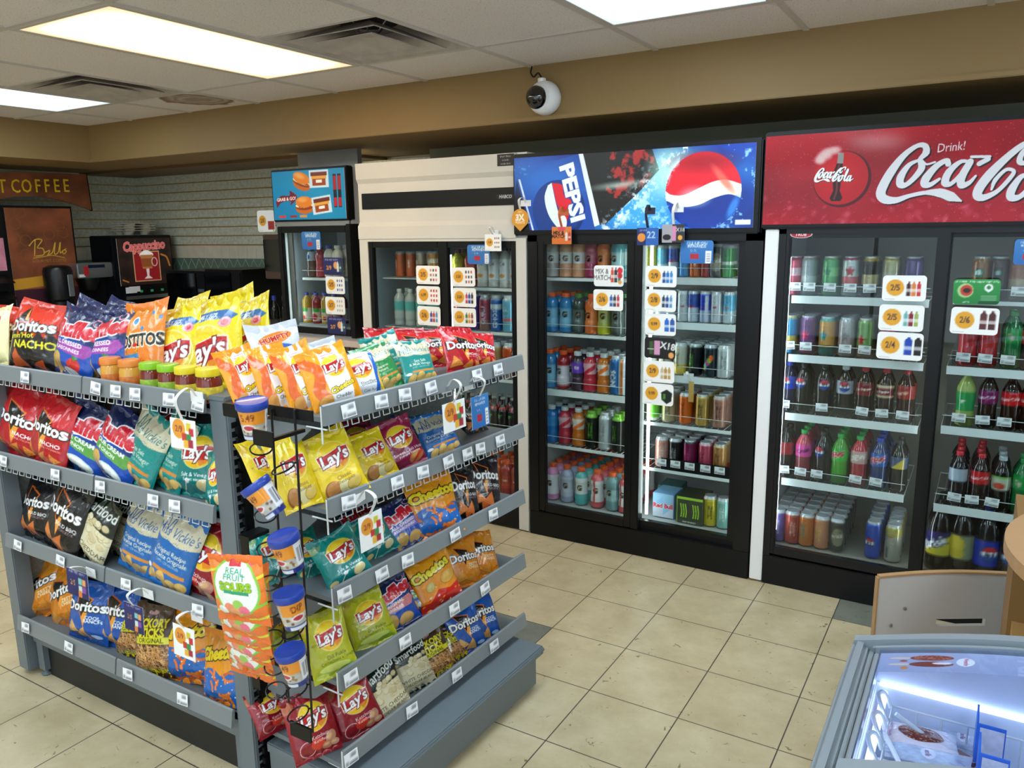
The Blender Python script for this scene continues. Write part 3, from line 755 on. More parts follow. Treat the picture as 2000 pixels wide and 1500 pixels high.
def A_lche(c):
    c.vgrad('f29a10', 'f4a81c'); c.stroke([(.08, 1.2), (.3, .9), (.2, .5), (.35, .2)], .22, 'e8641a'); c.ell(.3, .22, .2, .16, 'c47a34'); c.ell(.3, .25, .17, .13, 'e2a052')
    c.poly([(.42, BA), (.8, BA), (.86, .7), (.8, 0), (.42, 0), (.36, .7)], 'f4f2f2'); c.rect(.46, .76, 1.16, 1.19, 'e88a9c'); c.rect(.46, .74, 1.22, 1.24, 'e88a9c'); lays(c, .62, .95, .23)
    c.text('Cheetos', .64, .48, .12, 'f6d21a', 14, .1, .05, out='18140c', ow=.06, sx=.9); small(c, 'Cheddar', .62, .28, .07, '2a2a30')
def A_ldor(c):
    c.vgrad('e8ecf2', 'f4f4f8'); c.rect(.8, 1, 0, BA, '2068c8', 1, -8); c.ell(.98, .3, .12, .5, 'e8c23a'); lays(c, .45, .9, .32); c.text('Doritos', .55, .42, .1, 'f4f4f4', 6, 0, .03, out='20181a', ow=.06); small(c, 'Cool Ranch', .6, .2, .07, '3a3a48'); c.rect(.25, .7, 1.24, 1.27, 'e88a9c')
def A_mv(base, dark, l1, l2):
    def f(c):
        c.vgrad(base, base); c.poly([(0, BA), (1, BA), (1, .96), (.8, .9), (.6, .87), (.4, .9), (.2, .87), (0, .93)], 'd8cfae'); rs = random.Random(2)
        for i in range(60): c.ell(rs.random(), .9+rs.random()*.5, .007, .007, 'a89c78', .7)
        for i in range(26): c.ell(i/25, .895+.02*math.sin(i), .008, .008, dark)
        c.text('Miss Vickie\'s', .5, 1.06, .17, dark, 5, .28, -.002, sx=.78)
        c.stroke([(.14, 1.0), (.2, 1.26), (.26, 1.04), (.33, 1.26), (.36, 1.02)], .018, dark)
        small(c, l1, .5, .72, .082, 'f0e8cc', 3, .01); small(c, l2, .5, .62, .08, 'f0e8cc', 3, .01); small(c, 'CHIPS - CROUSTILLES', .5, .53, .04, 'e0dcc0', 3)
        c.rect(.2, .9, .38, .44, 'd88a3a', 1, 4)
        for q in ((.2, .2, .14), (.42, .24, .15), (.66, .2, .15), (.85, .26, .12), (.55, .12, .13)): chip(c, *q, 'e4b866', rs.random()*90)
        c.ell(.12, .34, .07, .04, 'f4f4f4')
    return f
A_mvt = A_mv('168d88', '0c6e72', 'Sea Salt', '& Malt Vinegar')
A_mvb = A_mv('1c68b4', '154f9c', 'Original Recipe', 'Recette Originale')
A_mvg = A_mv('2c8a4a', '0f7a5a', 'Jalapeno', 'Piment')
def A_smart(c):
    c.vgrad('ded4ae', 'e6dcba'); c.rect(0, 1, .82, BA, '12211a'); c.vgrad('0c120e', '143224', 1.0, BA); rs = random.Random(3)
    for i in range(34):
        x, y = rs.random(), .52+rs.random()*.42; c.ell(x, y, .075, .06, 'b09a64', .5); c.ell(x, y+.01, .065, .052, 'ece0bc' if i % 3 else 'd8c69a')
    c.text('Smartfood', .5, 1.12, .19, 'f4f6ee', 10, .2, .02, sx=.84)
    small(c, 'WHITE CHEDDAR', .5, .38, .09, '3a3424', 2); small(c, 'CHEDDAR BLANC', .5, .25, .08, '4a4434', 2); small(c, 'popcorn', .5, .14, .05, '6a6040')
def A_hick(c):
    c.vgrad('3c2412', '4a2c14'); rs = random.Random(5)
    for y0, y1 in ((.14, .62),):
        for i in range(420):
            x, y = rs.random(), y0+rs.random()*(y1-y0); a = rs.random()*PI; l = .07
            c.poly([(x-l*math.cos(a), y-l*math.sin(a)), (x+l*math.cos(a), y+l*math.sin(a)), (x+l*math.cos(a)+.012, y+l*math.sin(a)+.01), (x-l*math.cos(a)+.012, y-l*math.sin(a)+.01)], ['c88a4a', 'dca868', 'a86c34', 'e4b47a'][i % 4])
    c.text('HICKORY', .5, 1.06, .16, 'e8da1c', 0, 0, .05, out='1c1008', ow=.05, sx=.86); c.text('STICKS', .5, .88, .16, 'e8da1c', 0, 0, .05, out='1c1008', ow=.05, sx=.95)
    c.rect(0, 1, .66, .8, 'dcd820'); c.text('ORIGINAL', .5, .73, .09, '2a2010', 0, 0, .01, sx=1.1)
    c.text('JULIENNE', .5, .1, .15, 'e8da1c', 0, 0, .05, out='1c1008', ow=.04, sx=.86); c.ell(.5, 1.26, .12, .05, 'c89aa0')
def A_chb(c):
    c.vgrad('1260b0', '1668c0', 0, .72); c.vgrad('f09018', 'f2a820', .72, BA); c.poly([(0, .6), (.3, .78), (.6, .6), (1, .8), (1, .9), (0, .9)], 'f09a18'); rs = random.Random(6)
    for i in range(26):
        x, y, a = rs.random(), rs.random()*.66, rs.random()*360; k, q = math.cos(R_(a)), math.sin(R_(a))
        c.stroke([(x-.09*k, y-.09*q), (x+.03*q, y+.03*k), (x+.09*k, y+.09*q)], .05, ['e8701a', 'f08028', 'd8601a'][i % 3])
    for i in range(40): c.ell(rs.random(), rs.random()*.6, .012, .012, 'f4f4f4' if i % 2 else 'c82818')
    c.text('Cheetos', .5, 1.02, .23, 'f6d81c', 8, .12, .06, out='16120a', ow=.06, sx=.9)
def A_cho(c):
    c.vgrad('ee8410', 'f2a61e'); c.poly([(0, 0), (1, 0), (1, .5), (.7, .42), (.45, .5), (.2, .28), (0, .3)], 'c8241c'); rs = random.Random(8)
    for i in range(30): c.ell(rs.random(), rs.random()*.4, .03, .02, ['f0e8e0', 'e23020', 'f09a20'][i % 3], .9, rs.random()*90)
    c.text('Cheetos', .45, 1.0, .22, 'f4e02a', 12, .12, .05, out='1a140a', ow=.06, sx=.86); chip(c, .75, .7, .2, 'e8b050', 20); chip(c, .3, .62, .12, 'c8c070', 60)
def A_white(c):
    c.vgrad('c8ccd4', 'dadde2'); c.stroke([(.1, .5), (.5, .9), (.95, .8)], .12, '2c68c0'); c.ell(.5, 1.1, .34, .12, 'e8842a', 1, 10); c.text('HUMPTY', .5, 1.1, .11, 'c02818', 8, 0, .04, out='f6f0e0', ow=.04)
def A_cream(c):
    c.vgrad('e6dca0', 'efe8bc'); c.ell(.6, 1.0, .2, .2, 'd05a4a')
DES = {k[2:]: v for k, v in list(globals().items()) if k.startswith('A_') and callable(v) and k != 'A_ruf' and k != 'A_lay' and k != 'A_mv'}
BK = dict(dred='b3101c', dflam='c8301c', dblack='121114', dorange='d57a12', dblue='114c9e', rpur='16245a', rgrn='16245a', rpnk='16245a', rlav='16245a', tost='e87a1c', layf='e8cd0e', ylw='f0ce12', teal='077d78', ket='8c0e1c', mar='8e1440', pick='b2b416', lche='f29a10', ldor='dfe3ea', mvt='168d88', mvb='1c68b4', mvg='2c8a4a', smart='101c16', hick='3c2412', chb='f09018', cho='ee8410', white='c8ccd4', cream='e6dca0')
DESC = dict(dred='red tortilla chip bag', dflam='red and black spicy chip bag', dblack='black tortilla chip bag', dorange='orange tortilla chip bag', dblue='blue tortilla chip bag', rpur='navy ridged-chip bag, purple band', rgrn='navy ridged-chip bag, green band', rpnk='navy ridged-chip bag, pink band', rlav='navy ridged-chip bag, lavender band', tost='orange tortilla bag with blue dots', layf='large yellow potato chip bag', ylw='small yellow potato chip bag', teal='teal potato chip bag', ket='dark red ketchup chip bag', mar='maroon potato chip bag', pick='lime green pickle chip bag', lche='orange chip bag, white panel', ldor='white and blue chip bag', mvt='cream-topped teal chip bag', mvb='cream-topped blue chip bag', mvg='cream-topped green chip bag', smart='black-topped popcorn bag', hick='brown potato stick bag', chb='orange and blue puff bag', cho='orange and red puff bag', white='pale grey snack bag', cream='cream snack bag')
CVC = {}
def art(k, nx, ny, A=BA):
    q = (k, nx)
    if q not in CVC:
        c = Cv(nx, ny, A); DES[k](c); seal(c, BK.get(k, '888888'), .4); CVC[q] = c.out()
    return CVC[q]
def bagmesh(name, cols, back, w, h, t, seed, m=None, flop=.0):
    ny, nx = cols.shape[:2]; rs = np.random.RandomState(seed)
    u = np.linspace(-1, 1, nx)[None]; v = np.linspace(0, 1, ny)[:, None]
    def thick(u, v):
        e = np.clip(1-np.abs(u)**2.4, 0, 1)**.62
        lo = np.clip((v-.035)/.22, 0, 1); hi = np.clip((.955-v)/.34, 0, 1)
        pr = (lo*lo*(3-2*lo))**.7*(hi*hi*(3-2*hi))**.75
        return e*pr*(1.12-.3*v)
    def build(u, v, sgn):
        th = thick(u, v)
        x = w/2*u*(1-.05*np.sin(PI*v)-.02*np.sin(2.2*PI*v+rs_a))
        y = sgn*t/2*th
        seals = np.exp(-((v-.96)/.12)**2)+np.exp(-((v-.03)/.1)**2)
        cr = 0
        for k in range(5):
            a, f, p = ra[k], rf[k], rp[k]
            cr = cr+np.abs(np.sin(f*(u*math.cos(a)+v*1.4*math.sin(a))+p))**.7*(.6 if k else 1)
        cr = (cr/3.4-.55)
        y = y+sgn*(-cr)*.055*w*(.35+1.1*np.clip(seals, 0, 1))*np.clip(1-np.abs(u)**6, 0, 1)*np.clip(v/.05, 0, 1)*np.clip((1-v)/.03, .15, 1)
        y = y+sgn*.012*w*np.sin(u*17+rs_b)*np.clip(seals, 0, 1)*np.clip(1-u*u, 0, 1)
        bend = np.clip((v-.72)/.28, 0, 1)**2
        y = y+bend*(fl*h+.03*w*np.sin(u*2.2+rs_c))
        z = v*h+h*.03*bend*(np.abs(u)**2)*(1+.8*np.sin(rs_c+u*1.3)) - h*.015*(1-v)*(np.abs(u)**3)
        z = z+h*.012*np.sin(u*3.1+rs_a)*bend
        return np.stack([x+0*y, y, z+0*u], -1)
    rs_a, rs_b, rs_c = rs.rand(3)*6.28; ra = rs.rand(5)*PI; rf = 4+rs.rand(5)*7; rp = rs.rand(5)*6; fl = flop+rs.uniform(-.03, .05)
    Pf = build(u, v, -1)
    iu = np.linspace(0, nx-1, 20).astype(int); iv = np.linspace(0, ny-1, 26).astype(int)
    Pb = build(u[:, iu], v[iv], .8)
    Pb[:, 0] = Pf[iv, 0]; Pb[:, -1] = Pf[iv, -1]; Pb[0] = Pf[0][iu]; Pb[-1] = Pf[-1][iu]
    return gridmesh(name, [(Pf, cols, False, False), (Pb, hx(back), False, True)], m or M_BAG)
BAGC = {}
def bag(name, des, P0, P1, xdir, w, label, cat, group, seed, nx=84, thick=.30, flop=0., yaw=0., A=None, mm=None):
    z = P1-P0; h = z.length; z.normalize()
    x = Vector(xdir); x = (x-z*x.dot(z)).normalized(); y = z.cross(x)
    m = Matrix((x, y, z)).transposed() @ Matrix.Rotation(R_(yaw), 3, 'Z')
    me = bagmesh(name, art(des, nx, int(nx*BA)), BK[des], w, h, w*thick, seed, mm, flop)
    o = link(name, me); m = m.to_4x4(); m.translation = P0; o.matrix_world = m
    tag(o, label, cat, group)
    return o
ROW = {0: 'top', 1: 'second', 2: 'third', 3: 'fourth', 4: 'bottom'}
rnd = random.Random(11)
# design, base pixel, top pixel, width in photo px, set-back, [thickness]
LROWS = [
 [('cream', -8, 735, -4, 600, 50, .02), ('dflam', 14, 742, 32, 600, 72, .08), ('dflam', 62, 748, 80, 590, 80, .02), ('dflam', 112, 740, 122, 603, 62, .12), ('rpur', 138, 752, 172, 606, 84, .03), ('rpur', 152, 742, 188, 592, 76, .17), ('rpur', 206, 756, 218, 602, 92, .05), ('rpur', 215, 742, 240, 588, 70, .2),
  ('tost', 280, 752, 284, 590, 80, .06), ('layf', 352, 762, 345, 598, 88, .10), ('layf', 372, 750, 368, 578, 80, .2), ('layf', 425, 768, 415, 582, 118, .13), ('layf', 492, 742, 480, 584, 100, .26), ('layf', 470, 735, 452, 570, 80, .34)],
 [('dred', 35, 902, 62, 760, 92, .02), ('dred', 92, 918, 118, 775, 92, .0), ('dblack', 180, 900, 178, 788, 60, .14), ('rgrn', 152, 932, 196, 795, 88, .02), ('rpnk', 300, 925, 298, 796, 92, .18), ('rgrn', 210, 948, 262, 812, 88, .02), ('mvt', 262, 962, 312, 812, 80, .03), ('mvt', 322, 972, 362, 818, 72, .05), ('teal', 385, 992, 398, 828, 96, .05), ('teal', 420, 998, 425, 880, 46, .0)],
 [('dblack', 68, 1062, 84, 935, 66, .03), ('dblack', 115, 1082, 150, 942, 78, .0), ('smart', 168, 1118, 215, 966, 78, .02), ('smart', 222, 1125, 258, 968, 62, .09), ('mvb', 265, 1136, 296, 985, 80, .03), ('mvb', 322, 1150, 368, 1003, 80, .0), ('ket', 378, 1178, 425, 1020, 98, .04)],
 [('dorange', 92, 1236, 78, 1102, 70, .05), ('dorange', 138, 1250, 124, 1104, 66, .05), ('dblue', 172, 1276, 184, 1138, 76, .02), ('dblue', 228, 1292, 240, 1140, 74, .04), ('hick', 254, 1318, 258, 1172, 62, .03), ('hick', 304, 1334, 304, 1180, 68, .0), ('chb', 372, 1368, 372, 1190, 92, .03), ('chb', 432, 1392, 436, 1232, 66, .0)]]
for r, row in enumerate(LROWS):
    z0 = LSH[r][1]-.026
    for i, (d, bx, by, tx, ty, w, sb) in enumerate(row):
        yp = -1.948+sb; P0 = at(bx, by, 1, yp); P0.z = z0; px, py = pj(P0)
        P0 = at(bx, py, 1, yp); P0.z = z0
        P1 = at(tx, ty, 1, yp+.055)
        Q = pj(P0+Vector((.05, 0, 0))); Q0 = pj(P0-Vector((.05, 0, 0))); W_ = w*.96/(Q[0]-Q0[0])*.1
        bag('chip_bag', d, P0, P1, (1, 0, 0), W_, f"{DESC[d]}, {ORD[i]} on {['top', 'second', 'third', 'bottom'][r]} shelf, rack's left side", 'chip bag', 'chip bags on the snack rack', r*40+i, nx=100 if w > 84 else 80, yaw=rnd.uniform(-7, 7), flop=.02)
RROWS = [
 [('lche', 500, 793, 450, 682, 74, None), ('lche', 558, 800, 514, 676, 74, None), ('lche', 612, 818, 560, 676, 74, .05), ('white', 560, 760, 528, 632, 96, .30), ('lche', 668, 830, 622, 680, 92, .0), ('ldor', 722, 790, 690, 690, 84, .04), ('white', 650, 760, 612, 668, 100, .2), ('mvg', 760, 775, 718, 675, 86, .05), ('mvt', 770, 760, 735, 655, 80, .15), ('mvt', 826, 752, 800, 664, 90, .02), ('dred', 762, 740, 742, 640, 70, .30), ('dred', 812, 738, 795, 641, 70, .27), ('dred', 862, 735, 842, 643, 74, .17), ('dred', 908, 735, 890, 638, 84, .02), ('dred', 944, 727, 934, 648, 52, .03)],
 [('ylw', 540, 968, 492, 858, 68, None), ('ylw', 596, 992, 548, 856, 76, None), ('ylw', 680, 1010, 622, 848, 96, .0), ('mar', 706, 920, 685, 822, 74, .16), ('ylw', 748, 960, 704, 846, 82, .03), ('mar', 800, 925, 755, 822, 88, .03), ('mvb', 812, 905, 795, 812, 60, .16), ('mvb', 872, 895, 836, 808, 88, .01), ('dblack', 935, 870, 905, 815, 66, .1)],
 [('teal', 556, 1130, 512, 1036, 80, None), ('teal', 620, 1165, 580, 1040, 60, .12), ('teal', 690, 1160, 640, 1044, 92, .0), ('rpnk', 720, 1100, 690, 992, 80, .17), ('teal', 752, 1118, 706, 1010, 88, .05), ('rlav', 808, 1085, 766, 980, 84, .03), ('chb', 862, 1048, 832, 932, 88, .0), ('chb', 880, 1020, 855, 915, 60, .09), ('dblack', 914, 1012, 897, 908, 48, .0), ('dblack', 946, 995, 938, 888, 60, .0)],
 [('pick', 560, 1262, 528, 1196, 62, None), ('pick', 660, 1330, 622, 1195, 84, .0), ('pick', 690, 1300, 655, 1200, 66, .12), ('pick', 738, 1278, 700, 1162, 82, .02), ('rpnk', 790, 1235, 750, 1130, 74, .02), ('rgrn', 828, 1210, 798, 1115, 62, .03), ('cho', 868, 1180, 828, 1082, 84, .0), ('cho', 882, 1165, 862, 1068, 60, .08), ('dorange', 915, 1145, 892, 1050, 62, .02), ('dorange', 944, 1125, 925, 1038, 60, .02)],
 [('ket', 545, 1428, 512, 1345, 78, None), ('ket', 625, 1478, 590, 1354, 90, None), ('ket', 712, 1440, 668, 1328, 88, .02), ('smart', 772, 1395, 722, 1296, 80, .0), ('smart', 822, 1350, 790, 1254, 66, .03), ('hick', 862, 1315, 824, 1234, 64, .02), ('hick', 896, 1288, 866, 1220, 60, .03), ('dblue', 922, 1262, 892, 1182, 60, .02), ('dblue', 950, 1240, 925, 1162, 58, .02)]]
XD = RR.matrix_world.to_3x3() @ Vector((0, 1, 0))
for r, row in enumerate(RROWS):
    z0 = RSH[r][1]-.026 if r < 4 else .208
    for i, (d, bx, by, tx, ty, w, sb) in enumerate(row):
        xo = .296-(sb or 0); q = rplane(bx, by, xo); q.z = z0; P0 = RR.matrix_world @ q
        if sb is None: P0 = at(bx, by, 2, z0); xo = (RI @ P0).x
        q1 = rplane(tx, ty, xo-(.075 if r else .06)); P1 = RR.matrix_world @ q1
        if (P1-P0).length < .12: P1 = P0+(P1-P0).normalized()*.13
        XR = Matrix.Rotation(R_(-24 if i < 4 else -16), 3, 'Z') @ XD
        a0 = pj(P0+XR*.05); a1 = pj(P0-XR*.05); W_ = w*.1/max(20, math.hypot(a0[0]-a1[0], (a0[1]-a1[1])*.35))
        W_ = min(W_*1.04, (P1-P0).length*.92)
        bag('chip_bag', d, P0, P1, XR, W_, f"{DESC[d]}, {ORD[i]} on {ROW[r]} shelf, rack's cooler-facing side", 'chip bag', 'chip bags on the snack rack', 300+r*40+i, nx=100 if w > 84 else 80, yaw=rnd.uniform(-8, 8), flop=.01)
# dip jars on the top left shelf
def jar(P, r, h, lidc, body, lab, lbl):
    t = empty('dip_jar', P, lbl, 'dip jar', 'dip jars on the top shelf')
    o = P
    MB(o).lathe([(r*.86, 0), (r*.98, h*.06), (r, h*.15), (r, h*.62), (r*.86, h*.77)], P, 26).build('jar', body, t)
    MB(o).lathe([(r*1.004, h*.12), (r*1.012, h*.13), (r*1.012, h*.46), (r*1.004, h*.47)], P, 26).build('jar_label', lab, t)
    MB(o).lathe([(r*.9, h*.76), (r*.98, h*.775), (r*1.0, h*.80), (r*1.0, h*.95), (r*.96, h*.985), (r*.84, h), (r*.2, h)], P, 30).build('lid', lidc, t)
JO = mat('orange_lid', 'e88a3a', .3); JG = mat('green_lid', '8cc428', .3); JY = mat('yellow_lid', 'e2cc26', .3)
BQ = mat('queso_glass', 'e0a23c', .12, coat=.6, var=.1); BS = mat('salsa_glass', '7a2a1c', .12, coat=.6, var=.25, vscale=40)
LO = mat('orange_jar_label', 'e07c34', .5, var=.3, vscale=60); LG = mat('green_jar_label', '9cc03c', .5, var=.35, vscale=70); LYL = mat('yellow_jar_label', 'd8c23a', .5, var=.35, vscale=70)
for i, (px, r, l, bd, lb, wd) in enumerate([(222, .031, JO, BQ, LO, 'orange-lidded cheese dip'), (258, .031, JO, BQ, LO, 'orange-lidded cheese dip'), (298, .031, JG, BS, LG, 'green-lidded salsa'), (332, .03, JG, BS, LG, 'green-lidded salsa'), (366, .031, JY, BS, LYL, 'yellow-lidded salsa'), (410, .035, JY, BS, LYL, 'yellow-lidded salsa')]):
    P = at(px, 760, 1, -1.932); P.z = LSH[0][1]-.0275
    jar(P, r, .092 if i < 5 else .095, l, bd, lb, f'{wd} jar, {ORD[i]} in the jar row of the top shelf')
# ================================================================ DRINKS
SHAPES = {
 'can':   (.0335, .158, [(.72, 0), (.86, .012), (1, .045), (1, .10), (1, .5), (1, .86), (.97, .90), (.84, .945), (.80, .955), (.84, .975), (.84, .995), (.78, 1), (.74, .975), (.0, .97)]),
 'pint':  (.0335, .172, [(.72, 0), (.86, .012), (1, .045), (1, .10), (1, .5), (1, .86), (.97, .90), (.84, .945), (.80, .955), (.84, .975), (.84, .995), (.78, 1), (.74, .975), (.0, .97)]),
 'slim':  (.0275, .150, [(.78, 0), (.9, .012), (1, .04), (1, .5), (1, .88), (.96, .92), (.86, .955), (.86, .99), (.8, 1), (.74, .98), (.0, .975)]),
 'tallb': (.034, .20, [(.8, 0), (.95, .012), (1, .04), (1, .5), (1, .80), (.93, .86), (.74, .905), (.66, .915), (.70, .92), (.70, .985), (.6, 1), (0, 1)]),
 'sport': (.0365, .205, [(.8, 0), (.95, .01), (1, .04), (.97, .1), (1, .14), (.98, .30), (.90, .34), (.90, .58), (.98, .62), (1, .68), (.95, .75), (.78, .82), (.52, .87), (.42, .885), (.42, .90)]),
 'pet':   (.0355, .228, [(.78, 0), (.95, .012), (1, .05), (.96, .2), (.93, .36), (.97, .44), (1, .48), (1, .66), (.94, .72), (.74, .80), (.5, .87), (.38, .90), (.37, .925)]),
 'glass': (.031, .20, [(.85, 0), (1, .02), (1, .1), (.97, .3), (1, .5), (.95, .58), (.66, .68), (.42, .78), (.38, .9), (.38, .93)]),
 'big':   (.051, .315, [(.8, 0), (.96, .012), (1, .05), (.97, .2), (1, .26), (1, .56), (.95, .64), (.78, .75), (.5, .85), (.3, .9), (.27, .93)]),
 'wat':   (.034, .215, [(.85, 0), (1, .015), (1, .08), (.94, .12), (1, .2), (1, .36), (.94, .4), (1, .45), (1, .7), (.9, .78), (.6, .86), (.4, .9), (.4, .92)]),
}
CAPS = {'sport': (.56, .895, 1.0), 'pet': (.42, .92, 1.0), 'glass': (.46, .92, .985), 'big': (.31, .925, .985), 'wat': (.45, .915, 1.0)}
def logo_g(c):
    c.text('G', .5, c.A*.47, .13, '1a1a1a', 0, 0, .05); c.poly([(.47, c.A*.42), (.53, c.A*.5), (.5, c.A*.5)], 'f07a20')
def logo_m(col):
    def f(c):
        for k, x in enumerate((.455, .5, .545)):
            c.stroke([(x-.01, c.A*.68), (x+.008, c.A*.5), (x-.004, c.A*(.26+.05*(k == 1)))], .018, col)
    return f
def logo_t(t, col, h=.09, y=.5, rot=0, bold=.04, out=None):
    return lambda c: c.text(t, .5, c.A*y, h, col, rot, 0, bold, out=out, sx=.55 if rot == 0 else 1)
def logo_globe(y=.55):
    def f(c):
        r = .1; c.ell(.5, c.A*y, r*1.12, r*1.12*1.0, '10306a'); c.ell(.5, c.A*y, r, r, 'f4f4f6')
        c.ell(.5, c.A*y, r, r, 'd01c2c', clip=lambda X, Y: (Y > .03)*1.); c.ell(.5, c.A*y, r, r, '16409c', clip=lambda X, Y: (Y < -.03)*1.)
        c.text('PEPSI', .5, c.A*y, .045, '10141c', 0, 0, .03, sx=.8)
    return f
def star(col, y=.42):
    return lambda c: c.poly([(.5+.11*(1 if i % 2 == 0 else .42)*math.sin(PI*i/5), c.A*y+.13*(1 if i % 2 == 0 else .42)*math.cos(PI*i/5)) for i in range(10)], col)
TM_ = 'c8ccd0'
